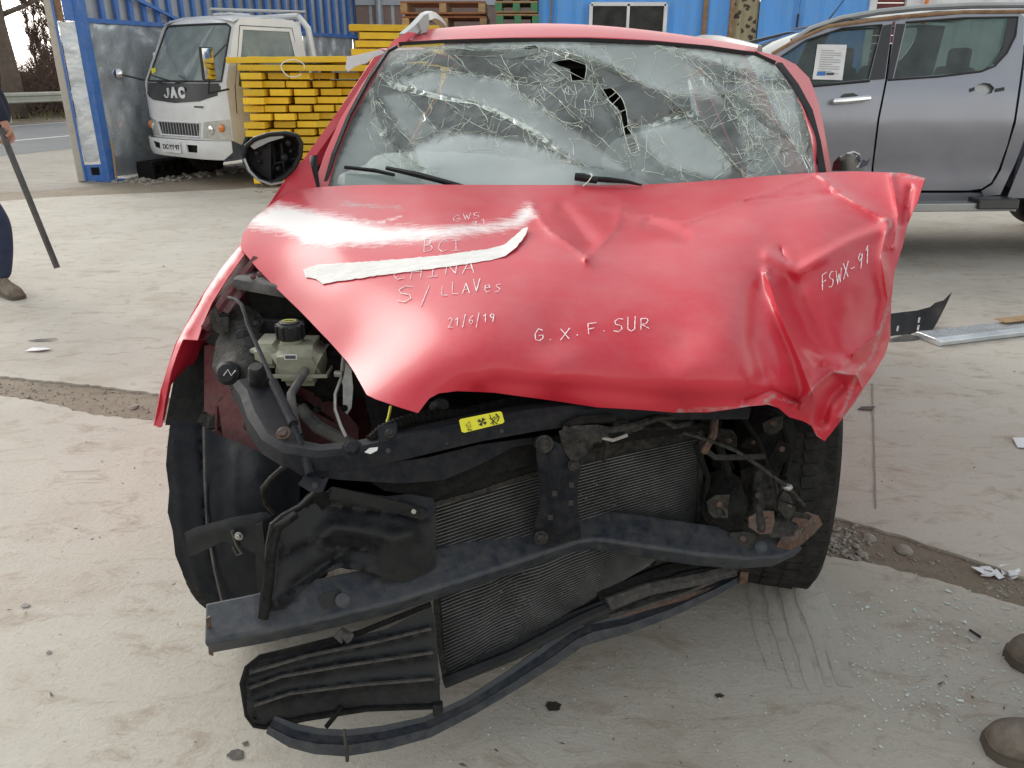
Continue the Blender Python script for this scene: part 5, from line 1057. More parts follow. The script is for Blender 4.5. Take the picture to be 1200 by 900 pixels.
# door frames and rear body: loft of side sections in car axes
def lerp_sec(a, b, t): return [(p[0] * (1 - t) + q[0] * t, p[1] * (1 - t) + q[1] * t) for p, q in zip(a, b)]
for s in (-1, 1):
    offx = -.03 if s < 0 else .05
    lower = [(.88, .25), (.90, .45), (.905, .70), (.885, .92)]
    def sd_(y, z, k=1.0): 
        w = np.interp(z, [.22, .45, .72, .95, 1.0, 1.5], [.84, .87, .875, .84, .82, .60]) ; w -= .10 * max(0, (y - 2.4)) ** 2
        if y < .75: w -= (.75 - y) * .05
        return A(s * w * k + offx, y, z)
    def fs(P, kk=1.0): return np.array([sd_(a, b, kk) for a, b in P])
    panel('front_door', [(.62, .28), (1.55, .26), (1.62, .60), (1.60, .95), (.72, .97), (.60, .75)], fs, .12, 'red_paint', car, thick=.006, jit=0)
    panel('rear_door', [(1.57, .26), (2.10, .30), (2.25, .62), (2.42, .80), (2.42, .95), (1.62, .95), (1.64, .60)], fs, .12, 'red_paint', car, thick=.006, jit=0)
    panel('rear_wing', [(2.12, .36), (2.3, .66), (2.5, .70), (2.78, .60), (2.9, .30), (3.2, .35), (3.25, .9), (3.05, 1.45), (2.9, 1.49), (2.6, 1.1), (2.44, .97), (2.44, .80), (2.27, .62)], fs, .1, 'red_paint', car, thick=.006, jit=0)
    panel('sill', [(.40, .18), (2.15, .18), (2.12, .26), (.62, .26)], fs, .2, 'red_paint', car, thick=.006, jit=0)
    panel('side_glass', [(.95, .98), (1.60, .98), (1.60, 1.42), (1.45, 1.46)], fs, .2, 'dark_glass', car, thick=.004, jit=0)
    panel('side_glass', [(1.66, .98), (2.45, .98), (2.75, 1.35), (2.6, 1.44), (1.66, 1.45)], fs, .2, 'dark_glass', car, thick=.004, jit=0)
    mb = MB(); mb.tube([sd_(.82, 1.0), sd_(1.2, 1.26), sd_(1.46, 1.47), sd_(2.1, 1.49), sd_(2.75, 1.46)], .03, 6); mb.build('door_frame', 'red_paint', car, smooth=True)
    mb = MB(); mb.tube([sd_(1.63, .95), sd_(1.63, 1.47)], .035, 6); mb.build('pillar', 'black_plastic', car)
    wheel(car, A(s * .76, 2.52, .32), AX * s, .32, .2, 'silver_rail')
mb = MB(); mb.grid([[A(x, 3.2 + .12 * (1 - (x / .8) ** 2) - (z - .9) * .25 * (z > .9), z) for x in np.linspace(-.74, .76, 9)] for z in (.3, .6, .95)]); mb.build('tailgate', 'red_paint', car, smooth=True, thick=.005)
mb = MB(); mb.grid([[A(x * (1 - (z - .97) * .35), 3.25 - (z - .95) * .6, z) for x in np.linspace(-.72, .74, 7)] for z in (.97, 1.2, 1.42)]); mb.build('rear_glass', 'dark_glass', car, smooth=True, thick=.004)
mb = MB(); mb.box(A(0, 1.7, .25), (1.5, 3.0, .08), AR); mb.build('floor', 'dull_black', car)
for s in (-1, 1): mb = MB(); mb.box(A(s * .76 + .01, 1.75, .60), (.12, 2.3, .66), AR); mb.build('door_lining', 'dull_black', car)
# interior
mb = MB(); mb.sweep([A(-.66, 1.02, .93), A(.70, 1.02, .93)], [(-.32, -.12), (-.12, .06), (.10, .10), (.26, .03), (.30, -.2)], up=(0, 0, 1)); mb.build('dashboard', 'dash_grey', car, smooth=True, ang=60)
sc2 = thing('g', AO, None, None); bpy.data.objects.remove(sc2)
for x in (-.36, .38):
    mb = MB(); mb.box(A(x, 1.55, .58), (.5, .5, .16), AR, .06); st = mb.build('seat', 'seat_grey', car, smooth=True)
    mb = MB(); mb.box(A(x, 1.82, .95), (.48, .16, .62), AR @ Matrix.Rotation(-.25, 3, 'X'), .07); mb.build('backrest', 'seat_grey', st, smooth=True)
    mb = MB(); mb.box(A(x, 1.90, 1.33), (.26, .1, .17), AR @ Matrix.Rotation(-.2, 3, 'X'), .05); mb.build('headrest', 'seat_grey', st, smooth=True)
mb = MB(); mb.box(A(0, 2.95, 1.2), (1.2, .02, .8), AR @ Matrix.Rotation(.45, 3, 'X')); mb.build('rear_blackout', 'seat_grey', car)  # added solid dark sheet, blocks the rear so the windscreen holes look black
mb = MB(); mb.box(A(0, 2.7, .92), (1.2, .14, .65), AR @ Matrix.Rotation(-.3, 3, 'X'), .06); mb.build('rear_bench', 'seat_grey', car, smooth=True)
Rw = AR @ Matrix.Rotation(-1.1, 3, 'X')
mb = MB(); mb.tube([A(.38, 1.28, 1.0) + Rw @ Vector((.185 * math.cos(a), .185 * math.sin(a), 0)) for a in [k * math.pi / 12 for k in range(25)]], .016, 8, caps=False); mb.tube([A(.38, 1.28, 1.0) + Rw @ Vector((-.18, 0, 0)), A(.38, 1.26, .99), A(.38, 1.28, 1.0) + Rw @ Vector((.18, 0, 0))], .022, 6); mb.build('steering_wheel', 'black_plastic', car, smooth=True)
def bag(c, sx, sy, sz, name, sd):
    bm = bmesh.new(); bmesh.ops.create_icosphere(bm, subdivisions=4, radius=1); mb = MB()
    for v in bm.verts:
        k = 1 + .16 * noise.noise(v.co * 1.6 + Vector((sd, 0, 0))) + .05 * noise.noise(v.co * 5 + Vector((sd, 3, 0))); v.co = Vector((v.co.x * sx * k, v.co.y * sy * k, v.co.z * sz * k))
    bm.verts.index_update(); mb.add([Vector(c) + AR @ v.co for v in bm.verts], [[v.index for v in f.verts] for f in bm.faces]); bm.free(); return mb.build(name, 'airbag', car, smooth=True, ang=180)
bag(A(-.33, 1.06, 1.07), .36, .20, .095, 'airbag', 2); bag(A(.42, 1.20, 1.12), .21, .13, .12, 'airbag', 7); bag(A(.08, 1.02, 1.05), .26, .16, .07, 'airbag', 4)
mb = MB(); mb.grid([[A(x, y, 1.455 + .02 * (1 - (x / .5) ** 2) - (.05 if y > 2.6 else 0)) for x in np.linspace(-.5, .58, 7)] for y in (1.5, 2.0, 2.5, 2.9)]); mb.build('headliner', 'headliner', car, smooth=True, thick=.004)
# wipers
def surfpt(u, v, o): return PY(u, v, float(gs0([(u, v)])[0]) - o)
mb = MB(); mb.tube([surfpt(404, 196, .02), surfpt(440, 200, .022), surfpt(462, 205, .03)], [.006, .007, .006], 6); b_ = mb.build('wiper', 'black_plastic', car, smooth=True)
mb = MB(); mb.tube([surfpt(453, 197, .035), surfpt(490, 205, .045), surfpt(528, 215, .05), surfpt(560, 224, .04)], [.007, .010, .009, .008], 6); mb.build('wiper_arm', 'black_plastic', b_, smooth=True)
mb = MB(); mb.tube([surfpt(674, 207, .03), surfpt(684, 208, .035), surfpt(700, 212, .035)], [.012, .013, .009], 8); b_ = mb.build('wiper', 'black_plastic', car, smooth=True)
mb = MB(); mb.tube([surfpt(684, 209, .035), surfpt(715, 211, .035), surfpt(735, 213, .03), surfpt(752, 217, .02)], [.009, .009, .006, .003], 6); mb.build('wiper_arm', 'black_plastic', b_, smooth=True)
mb = MB(); mb.tube([surfpt(683, 218, .05), surfpt(690, 212, .055), surfpt(694, 206, .055), surfpt(692, 203, .05)], .0015, 4); mb.build('loose_wire', 'crack_fine', b_)
# roof rails
def rail(pts, name='roof_rail', w=.02):
    mb = MB(); mb.sweep([Vector(p) for p in pts], [(-w, -.012), (w, -.012), (w * .6, .014), (-w * .6, .014)]); return mb.build(name, 'silver_rail', car, smooth=True, ang=50)
rail([PY(472, 44, 3.14), PY(484, 34, 3.2), PY(497, 20, 3.34), PY(503, 17.5, 3.5), PY(508, 19, 3.9), PY(515, 24, 4.6), PY(520, 30, 5.2)], w=.02)
panel('rail_foot', [(476, 46), (486, 31), (497, 18), (502, 16.5), (503, 30), (500, 38), (486, 42)], lambda P: sight(lambda Q: 3.24 + 0 * Q[:, 0])(P), 6, 'silver_rail', car, thick=.02, jit=0)
rail([PY(890, 58, 3.3), PY(868, 52, 3.45), PY(842, 46, 3.7), PY(825, 44.5, 4.2), PY(812, 47, 4.8)], w=.015)
panel('bent_trim', [(405, 80), (407, 66), (420, 64), (446, 58), (452, 62), (436, 68), (430, 74), (418, 77), (408, 84)], sight(lambda Q: 3.15 + 0 * Q[:, 0]), 6, 'white_plastic', car, thick=.006, jit=0)
# broken mirror housing, passenger side
hb = [(285, 182), (288, 172), (298, 163), (315, 157.5), (335, 156), (348, 159), (353, 168), (352, 182), (345, 196), (334, 207), (320, 214), (308, 213), (296, 204), (288, 194)]
def dome(P):
    P = np.atleast_2d(P); d = segdist(P, hb, True); return 2.50 + .13 * np.sqrt(np.clip(d / 22, 0, 1))
mr = panel('mirror_housing', hb, sight(dome), 4, 'handset_black', car, thick=.004)
mb = MB(); mb.tube([PY(u, v, 2.49) for u, v in densify(hb, 5) + [hb[0]]], .007, 6, caps=False); mb.build('mirror_rim', 'black_plastic', mr, smooth=True)
mb = MB(); mb.tube([PY(u, v, 2.485) for u, v in ((286, 186), (292, 200), (303, 211), (318, 216), (334, 213))], .004, 6); mb.build('mirror_edge', 'silver_rail', mr, smooth=True)
panel('mirror_plate', [(291, 172), (318, 163), (318, 211), (306, 205), (291, 190)], sight(lambda Q: 2.53 - .0006 * (Q[:, 0] - 300)), 8, 'black_plastic', mr, thick=.006, jit=0)
panel('mirror_lip', [(292, 170), (312, 160), (330, 158), (333, 161), (316, 166), (298, 175)], sight(lambda Q: 2.495 + 0 * Q[:, 0]), 6, 'silver_rail', mr, thick=.004, jit=0)
for u, v, r in ((303, 180, .008), (311, 172, .005), (306, 190, .006), (340, 168, .01), (335, 185, .012), (328, 198, .008), (343, 178, .006)):
    mb = MB(); mb.lathe([(r, 0), (r, .02), (r * .5, .025)], PY(u, v, 2.53), frame((0, -1, .2)), 8); mb.build('mirror_boss', 'black_plastic', mr)
for pts in ([(318, 163), (322, 188), (318, 211)], [(330, 168), (334, 205)], [(322, 192), (348, 186)]):
    mb = MB(); mb.tube([PY(u, v, 2.54) for u, v in pts], .005, 5); mb.build('mirror_rib', 'black_plastic', mr)
mb = MB(); mb.tube([PY(340, 205, 2.56), PY(362, 206, 2.62)], .03, 8); mb.build('mirror_stalk', 'black_plastic', mr, smooth=True)
mb = MB(); mb.tube([PY(368, 183, 2.6), PY(366, 200, 2.58), PY(370, 222, 2.55)], [.015, .022, .018], 8, sx=.6); mb.build('door_seal', 'black_plastic', car, smooth=True)
# driver side mirror remains
mb = MB(); mb.add([], []); mm = panel('mirror_housing', [(976, 200), (978, 190), (984, 183), (992, 180), (1003, 188), (1012, 200)], sight(lambda Q: 2.62 + .08 * np.sin(Q[:, 0] * .1)), 5, 'handset_black', car, thick=.008)
mb = MB(); mb.tube([PY(u, v, 2.6) for u, v in ((992, 181), (1000, 179), (1006, 182), (1008, 190), (1003, 196))], .006, 6); mb.build('mirror_edge', 'chrome', mm, smooth=True)
panel('mirror_shard', [(1003, 184), (1008, 186), (1017, 189), (1019, 186), (1016, 194), (1008, 197), (1004, 193)], sight(lambda Q: 2.6 + 0 * Q[:, 0]), 5, 'chrome', mm, thick=.004)

# ---- fender at the picture's near side
fc = [(345, 200, 2.52), (365, 222, 2.5), (320, 238, 2.42), (284, 285, 2.14), (296, 300, 2.06), (240, 350, 1.97), (250, 350, 1.95), (210, 405, 1.86), (226, 405, 1.84), (188, 465, 1.79), (200, 440, 1.79), (184, 500, 1.74), (192, 500, 1.74)]
fsf = TPS(fc, [([(286, 290), (243, 350), (214, 402)], 4, -.008, True)], .001)
fen_poly = [(362, 186), (352, 190), (340, 200), (333, 214), (318, 238), (298, 262), (283, 287), (262, 312), (240, 344), (222, 374), (207, 404), (198, 430), (190, 458), (185, 480), (182, 499), (187, 501), (190, 499), (194, 470), (201, 436), (208, 415), (215, 398), (232, 399), (238, 380), (249, 355), (268, 325), (290, 294), (306, 272), (330, 244), (352, 232), (372, 224)]
fen = panel('fender', fen_poly, sight(fsf), 3.5, 'red_paint', car, thick=.003, edge=4, jit=.2)
# fender side falling away below the silhouette, wheel arch cut out
sil = [(345, 197), (318, 238), (283, 287), (240, 344), (207, 404), (190, 458), (182, 499)]
fl = [PY(u, v, float(fsf([(u, v)])[0])) for u, v in sil]
def arch(y): 
    d = .40 ** 2 - (y - 1.86) ** 2; return .32 + math.sqrt(d) if d > 0 else .26
mb = MB(); mb.grid([[p + Vector((-.004 + .03 * (k / 5) ** 2 * (-1) + .035 * (k / 5), .01 * k, -(p.z - max(arch(p.y), .30) - .0) * k / 5 if p.z > arch(p.y) else 0)) for p in fl] for k in range(6)]); mb.build('fender_side', 'red_paint', fen, smooth=True, thick=.003)
# inner flange: dark red rail beside the bay
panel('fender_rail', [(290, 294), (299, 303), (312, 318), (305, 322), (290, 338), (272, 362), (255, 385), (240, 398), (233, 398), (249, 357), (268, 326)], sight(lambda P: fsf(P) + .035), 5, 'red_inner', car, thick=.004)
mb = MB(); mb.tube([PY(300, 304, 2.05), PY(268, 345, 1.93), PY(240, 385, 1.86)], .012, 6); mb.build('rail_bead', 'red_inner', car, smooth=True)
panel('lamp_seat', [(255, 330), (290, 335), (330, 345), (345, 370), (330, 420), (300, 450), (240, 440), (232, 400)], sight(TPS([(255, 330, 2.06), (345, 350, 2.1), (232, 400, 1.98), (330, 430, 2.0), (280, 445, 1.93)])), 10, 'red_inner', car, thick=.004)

# ---- engine bay
def pan(name, poly, pts, mat, parent=car, step=8, thick=.004, **k): return panel(name, poly, sight(TPS(pts, k.pop('folds', ()), k.pop('lam', .001))), step, mat, parent, thick=thick, **k)
mb = MB(); mb.box(A(0, .62, .62), (1.34, .03, .72), AR); mb.build('bulkhead', 'dull_black', car)
mb = MB(); mb.box(A(-.02, .42, .30), (1.0, .5, .04), AR); mb.build('undertray', 'dull_black', car)
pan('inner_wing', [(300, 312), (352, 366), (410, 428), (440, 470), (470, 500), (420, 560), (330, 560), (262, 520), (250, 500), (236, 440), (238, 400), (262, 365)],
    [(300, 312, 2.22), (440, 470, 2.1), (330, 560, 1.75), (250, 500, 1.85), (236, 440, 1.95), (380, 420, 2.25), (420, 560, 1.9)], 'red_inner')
# battery box / fuse box with grey lid high in the corner
bx = PY(327, 330, 2.04)
mb = MB(); mb.box(bx + Vector((.02, .02, -.06)), (.15, .2, .12), AR, .01); fb = mb.build('fuse_box', 'dull_black', car)
mb = MB(); mb.box(bx + Vector((.0, 0, .008)), (.16, .22, .03), AR @ Matrix.Rotation(.15, 3, 'Y'), .012); mb.build('fuse_box_lid', 'grey_plastic', fb, smooth=True)
mb = MB(); mb.box(bx + Vector((.02, -.10, -.09)), (.14, .02, .04), AR, .006); mb.build('fuse_box_clip', 'black_plastic', fb)
for p in ((297, 325), (274, 338), (264, 357), (305, 322)):
    mb = MB(); mb.lathe([(.007, 0), (.007, .008), (.003, .01)], PY(*p, 1.95), frame((0, -1, .6)), 6); mb.build('bolt', 'red_inner', car)
# coolant expansion tank
tc_ = PY(352, 428, 1.78); Rt_ = AR @ rotz(.12)
def rb(c, size, R, bev, name, mat, parent, taper=0):
    bm = bmesh.new(); bmesh.ops.create_cube(bm, size=1); bmesh.ops.subdivide_edges(bm, edges=bm.edges[:], cuts=1, use_grid_fill=True); mb = MB()
    for v in bm.verts:
        k = 1 - taper * (v.co.z < 0) ; v.co = Vector((v.co.x * size[0] * k, v.co.y * size[1] * k, v.co.z * size[2]))
    bmesh.ops.bevel(bm, geom=[e for e in bm.edges if e.calc_face_angle(0) > .5], offset=bev, segments=3, affect='EDGES'); bm.verts.index_update()
    mb.add([Vector(c) + R @ v.co for v in bm.verts], [[v.index for v in f.verts] for f in bm.faces]); bm.free(); return mb.build(name, mat, parent, smooth=True, ang=50)
tank = rb(tc_ + Vector((-.005, .03, .0)), (.125, .12, .105), Rt_, .022, 'coolant_tank', 'tank_plastic', car, .12)
rb(tc_ + Vector((-.085, .05, .02)), (.07, .11, .06), Rt_, .015, 'tank_wing', 'tank_plastic', tank)
mb = MB(); mb.sweep([tc_ + Rt_ @ Vector(p) for p in ((-.072, -.034, -.015), (.068, -.034, -.015), (.068, .1, -.015))], [(-.003, -.004), (.003, -.004), (.003, .004), (-.003, .004)]); mb.build('tank_seam', 'tank_plastic', tank)
cc = PY(341, 396, 1.80)
mb = MB(); mb.lathe([(.026, -.02), (.026, .0)], cc, None, 20); mb.build('tank_neck', 'tank_plastic', tank, smooth=True, ang=40)
mb = MB(); mb.lathe([(.031, 0), (.032, .006), (.032, .032), (.030, .036), (.024, .037), (.023, .041), (.021, .042)], cc, None, 28); cap = mb.build('filler_cap', 'black_plastic', tank, smooth=True, ang=40)
for k in range(10):
    a = k * math.pi / 5; mb = MB(); mb.box(cc + Vector((.0325 * math.cos(a), .0325 * math.sin(a), .019)), (.006, .007, .032), rotz(a), .002); mb.build('cap_grip', 'black_plastic', cap, fix=False)
mb = MB(); mb.tube([cc + Vector((.016 * math.cos(a), .008 * math.sin(a), .043)) for a in [k * math.pi / 8 for k in range(17)]], .0008, 4, caps=False); mb.build('cap_print', 'yellow_label', cap)
fr_ = tc_ + Rt_ @ Vector((-.01, -.034, .038)); 
mb = MB(); mb.box(tc_ + Rt_ @ Vector((-.012, -.0315, .032)), (.03, .0015, .013), Rt_, 0); lb = mb.build('tank_label', 'plate_white', tank)
mb = MB(); mb.box(tc_ + Rt_ @ Vector((-.012, -.033, .032)), (.024, .001, .008), Rt_, 0); mb.build('label_print', 'dash_grey', lb)
mb = MB(); mb.tube([tc_ + Rt_ @ Vector((.02, -.03, .0)), tc_ + Rt_ @ Vector((.015, -.06, -.01)), PY(341, 462, 1.66), PY(343, 485, 1.62), PY(350, 515, 1.60)], [.009, .010, .010, .011, .011], 10); mb.build('coolant_hose', 'grey_plastic', tank, smooth=True)
mb = MB(); mb.tube([PY(352, 478, 1.75), PY(372, 500, 1.72), PY(415, 522, 1.70), PY(440, 530, 1.68)], .016, 10); mb.build('hose', 'grey_plastic', car, smooth=True)
mb = MB(); mb.tube([PY(351, 512, 1.6), PY(356, 530, 1.55), PY(362, 540, 1.5)], .011, 8); mb.build('hose', 'black_plastic', car, smooth=True)
# headlamp bracket: crumpled black plate over the inner wing
pan('lamp_bracket', [(258, 365), (275, 355), (300, 362), (310, 376), (303, 390), (318, 396), (326, 408), (310, 428), (298, 444), (285, 458), (272, 456), (256, 440), (249, 430), (254, 400), (262, 385)],
    [(258, 365, 1.96), (310, 376, 1.93), (326, 408, 1.86), (250, 430, 1.80), (285, 458, 1.72), (285, 400, 1.82), (300, 430, 1.76)], 'dirty_steel', step=5, folds=[([(262, 432), (275, 424), (290, 432)], 8, -.015, False), ([(300, 365), (318, 420)], 5, .015, True)])
mb = MB(); mb.lathe([(.028, 0), (.029, .012), (.02, .02), (.0, .022)], PY(269, 437, 1.74), frame((-.1, -1, .35)), 14); mb.build('lamp_mount', 'black_plastic', car, smooth=True, ang=30)
mb = MB(); mb.tube([PY(262, 440, 1.715), PY(267, 433, 1.715), PY(271, 440, 1.715), PY(276, 434, 1.715)], .0012, 4); mb.build('chalk_mark', 'chalk', car)
mb = MB(); mb.lathe([(.018, 0), (.018, .012), (.01, .02)], PY(284, 396, 1.85), frame((0, -.7, .7)), 12); mb.build('bolt', 'black_plastic', car, smooth=True, ang=30)
mb = MB(); mb.lathe([(.018, 0), (.02, .035), (.017, .05), (.014, .055)], PY(304, 452, 1.64), frame((.05, -.3, .9)), 14); mb.lathe([(.024, -.01), (.024, .012)], PY(304, 446, 1.64), frame((.05, -.3, .9)), 14); mb.build('plug', 'black_plastic', car, smooth=True, ang=40)
mb = MB(); mb.box(PY(255, 385, 1.9), (.035, .03, .09), AR @ Matrix.Rotation(.4, 3, 'Y'), .008); mb.build('broken_connector', 'black_plastic', car)
pan('bracket_shard', [(246, 365), (252, 358), (258, 372), (268, 372), (268, 388), (258, 392), (247, 384)], [(246, 365, 1.87), (268, 380, 1.85), (250, 390, 1.86)], 'dirty_steel', step=5)
# red side plate with holes, lower brackets
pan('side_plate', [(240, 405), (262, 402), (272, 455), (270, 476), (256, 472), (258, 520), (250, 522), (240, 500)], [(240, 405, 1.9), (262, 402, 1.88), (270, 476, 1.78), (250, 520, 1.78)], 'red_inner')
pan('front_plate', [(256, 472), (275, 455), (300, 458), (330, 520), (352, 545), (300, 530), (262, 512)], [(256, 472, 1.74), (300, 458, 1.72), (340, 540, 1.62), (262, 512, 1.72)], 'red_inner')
mb = MB(); mb.lathe([(.010, 0), (.010, .002)], PY(279, 485, 1.725), frame((0, -1, .2)), 12); mb.build('plate_hole', 'print_black', car)
mb = MB(); mb.lathe([(.022, 0), (.022, .006)], PY(253, 514, 1.735), frame((0, -1, .2)), 16); q_ = mb.build('tow_tab', 'red_inner', car)
mb = MB(); mb.lathe([(.007, 0), (.007, .002)], PY(253, 513, 1.722), frame((0, -1, .2)), 10); mb.build('tab_hole', 'print_black', q_)
mb = MB(); mb.tube([PY(254, 476, 1.75), PY(254, 508, 1.74)], .005, 5); mb.build('tab_strut', 'red_inner', q_)
pan('wing_brace', [(338, 446), (370, 462), (402, 478), (420, 500), (420, 530), (395, 520), (392, 492), (360, 470), (340, 458)], [(338, 446, 1.95), (402, 478, 1.86), (420, 530, 1.80), (360, 470, 1.9)], 'red_inner')
pan('wing_plate', [(345, 470), (400, 500), (400, 545), (345, 530)], [(345, 470, 1.88), (400, 500, 1.84), (400, 545, 1.78), (345, 530, 1.8)], 'red_inner')
# battery cover, lock bracket with bare pipe
bt = PY(398, 425, 1.86); rb(bt + Vector((.02, .04, -.02)), (.17, .18, .13), AR @ rotz(.1) @ Matrix.Rotation(-.1, 3, 'Y'), .015, 'battery_cover', 'dull_black', car)
pan('lock_bracket', [(401, 412), (406, 408), (410, 420), (412, 436), (414, 455), (412, 478), (407, 486), (402, 480), (402, 452), (398, 440)], [(401, 412, 1.76), (410, 420, 1.76), (407, 486, 1.70), (400, 450, 1.74)], 'pipe_metal', step=6)
mb = MB(); mb.tube([PY(408, 408, 1.78), PY(409, 420, 1.74), PY(414, 429, 1.72), PY(424, 436, 1.71), PY(445, 442, 1.74)], .010, 10); mb.build('air_con_pipe', 'pipe_metal', car, smooth=True)
mb = MB(); mb.tube([PY(405, 412, 1.75), PY(401, 440, 1.70), PY(393, 462, 1.66), PY(393, 480, 1.62), PY(400, 500, 1.58), PY(406, 512, 1.56)], .004, 6); mb.build('stay_wire', 'pipe_metal', car, smooth=True)
mb = MB(); mb.box(PY(397, 438, 1.70), (.02, .015, .012), AR, .003); mb.build('wire_clip', 'pipe_metal', car)
mb = MB(); mb.lathe([(.008, 0), (.008, .006)], PY(404, 478, 1.68), frame((0, -1, .2)), 8); mb.build('bolt', 'dull_black', car)
mb = MB(); mb.tube([PY(458, 476, 1.56), PY(455, 490, 1.54), PY(450, 506, 1.52)], .003, 5); mb.build('yellow_wire', 'yellow_label', car)
pan('engine_cover', [(425, 455), (500, 470), (560, 480), (540, 520), (440, 520)], [(425, 455, 1.7), (560, 480, 1.7), (440, 520, 1.62), (540, 520, 1.62)], 'dull_black')
# bonnet stay
mb = MB(); mb.tube([PY(268, 349, 1.86), PY(276, 351, 1.83), PY(283, 357, 1.80), (PY(287, 368, 1.77)), PY(290, 380, 1.74), PY(320, 447, 1.56)], .0048, 8); q_ = mb.build('bonnet_stay', 'cross_paint', car, smooth=True)
mb = MB(); mb.tube([PY(320, 447, 1.56), PY(343, 495, 1.46)], .0095, 10); mb.tube([PY(341, 490, 1.47), PY(344, 497, 1.455)], .0105, 10); mb.tube([PY(343, 495, 1.46), PY(363, 552, 1.365)], .0062, 8); mb.tube([PY(358, 536, 1.39), PY(364, 556, 1.36)], .009, 8); mb.build('stay_sleeve', 'cross_paint', q_, smooth=True)
rc2 = random.Random(9)
for k in range(15):
    u, v = rc2.uniform(262, 395), rc2.uniform(395, 520); y = rc2.uniform(1.82, 1.98); pts = [PY(u, v, y)]
    for j in range(4): u += rc2.uniform(-14, 30); v += rc2.uniform(-14, 26); pts.append(PY(min(u, 430), min(v, 535), y + rc2.uniform(-.03, .05)))
    sm = []
    for a, b, c in zip(pts[:-2], pts[1:-1], pts[2:]): sm += [a.lerp(b, .5), a.lerp(b, .5).lerp(b.lerp(c, .5), .5).lerp(b, .5), b.lerp(c, .5)]
    mb = MB(); mb.tube(sm, rc2.uniform(.002, .007), 6); mb.build('cable' if k % 3 else 'hose', rc2.choice(['dull_black', 'black_plastic', 'dirty_steel', 'grey_plastic']), car, smooth=True)
for u, v, y in ((262, 470, 1.76), (290, 500, 1.70), (246, 455, 1.86), (312, 440, 1.74), (372, 480, 1.84), (392, 505, 1.80), (300, 380, 1.90)):
    mb = MB(); mb.lathe([(.010, 0), (.010, .003), (.006, .003), (.006, .010), (.004, .011)], PY(u, v, y), frame((0, -1, .4)), 6); mb.build('bolt', 'dirty_steel', car)
# ---- upper cross member
def beam(name, pts, sec, mat, parent=car, scale=None, smooth=True, up=(0, 0, 1), **k):
    mb = MB(); mb.sweep([PY(*p) for p in pts], sec, up=up, scale=scale); return mb.build(name, mat, parent, smooth=smooth, ang=28, **k)
csec = [(-.034, -.02), (-.03, .012), (-.016, .02), (.02, .022), (.034, .012), (.036, -.02)]
xm = beam('cross_member', [(289, 452, 1.66), (303, 466, 1.62), (313, 492, 1.53), (326, 516, 1.46), (345, 529, 1.42), (375, 534, 1.41), (420, 530, 1.42), (470, 519, 1.44), (520, 507, 1.46), (560, 498, 1.47), (620, 487, 1.49), (700, 477, 1.54), (800, 476, 1.60), (870, 478, 1.66)], csec, 'cross_paint', scale=[.95, 1.15, 1.15, 1.0, .95, .9, .95, 1, 1, 1, 1, .95, .9, .8])
pan('cross_flange', [(335, 545), (345, 540), (420, 546), (500, 536), (560, 521), (625, 512), (625, 520), (600, 524), (560, 545), (520, 562), (470, 566), (400, 562), (352, 556)], [(335, 545, 1.40), (420, 546, 1.40), (500, 540, 1.43), (620, 512, 1.5), (470, 560, 1.42), (400, 562, 1.39), (560, 540, 1.47)], 'cross_paint', step=7)
pan('cross_web', [(420, 556), (520, 548), (620, 516), (720, 498), (812, 492), (820, 505), (720, 520), (640, 540), (560, 560), (510, 585), (450, 575)], [(420, 556, 1.46), (620, 516, 1.53), (812, 492, 1.68), (720, 520, 1.6), (510, 585, 1.44), (560, 560, 1.48)], 'dull_black', step=10)
def bolt(u, v, Y, r=.010, mat='dirty_steel', d=(0, -.6, .8), h=.008, parent=xm):
    mb = MB(); R = frame(d); mb.lathe([(r * 1.5, 0), (r * 1.5, .002)], PY(u, v, Y), R, 16); mb.lathe([(r, .002), (r, h), (r * .8, h + .001)], PY(u, v, Y), R, 6); return mb.build('bolt', mat, parent)
bolt(332, 508, 1.44, .010, 'rusty_metal'); bolt(413, 527, 1.375, .014, 'cross_paint', h=.014); bolt(457, 508, 1.405, .007); bolt(633, 519, 1.47, .010); 
pan('sensor_clip', [(443, 500), (465, 495), (466, 512), (444, 520)], [(443, 500, 1.415), (465, 495, 1.42), (444, 520, 1.395)], 'cross_paint', xm, step=8)
def decal(name, poly, Yp, mat, parent=xm, th=.0012): return pan(name, poly, Yp, mat, parent, step=10, thick=th, jit=0)
decal('small_label', [(427, 530), (433, 525), (443, 524), (442, 528), (434, 532)], [(427, 530, 1.372), (443, 524, 1.378), (434, 532, 1.372)], 'plate_white')
for u, v, r in ((455, 528, .005), (588, 505, .004), (524, 520, .002)):
    mb = MB(); mb.lathe([(r, 0), (r, .001)], PY(u, v, 1.385 + (u - 455) * .0003), frame((0, -.9, .4)), 10); mb.build('hole', 'print_black', xm)
st_pts = [(538, 492, 1.405), (588, 482, 1.424), (541, 507, 1.402), (590, 495, 1.421)]
sk = decal('warning_sticker', [(538, 493), (540, 491), (585, 482), (588, 483), (591, 494), (589, 496), (544, 507), (541, 506)], st_pts, 'yellow_label')
stf = TPS(st_pts); stm = sight(lambda P: stf(P) - .002)
def q3(u, v): return Vector(stm([(u, v)])[0])
for k in range(4):
    a = k * math.pi / 2 + .4; mb = MB(); c = Vector((565, 494.5)); pts = [(0, 0)] + [(5.2 * math.cos(a + t) * (1 + .0), 4.6 * math.sin(a + t)) for t in (-.45, -.15, .15, .45)]
    mb.add([q3(c.x + x, c.y + y) for x, y in pts], [(0, 1, 2, 3, 4)]); mb.build('fan_symbol', 'print_black', sk, thick=.0006, fix=False)
def ln(pts, r=.0006): mb = MB(); mb.tube([q3(*p) for p in pts], r, 4); return mb.build('warning_symbol', 'print_black', sk, fix=False)
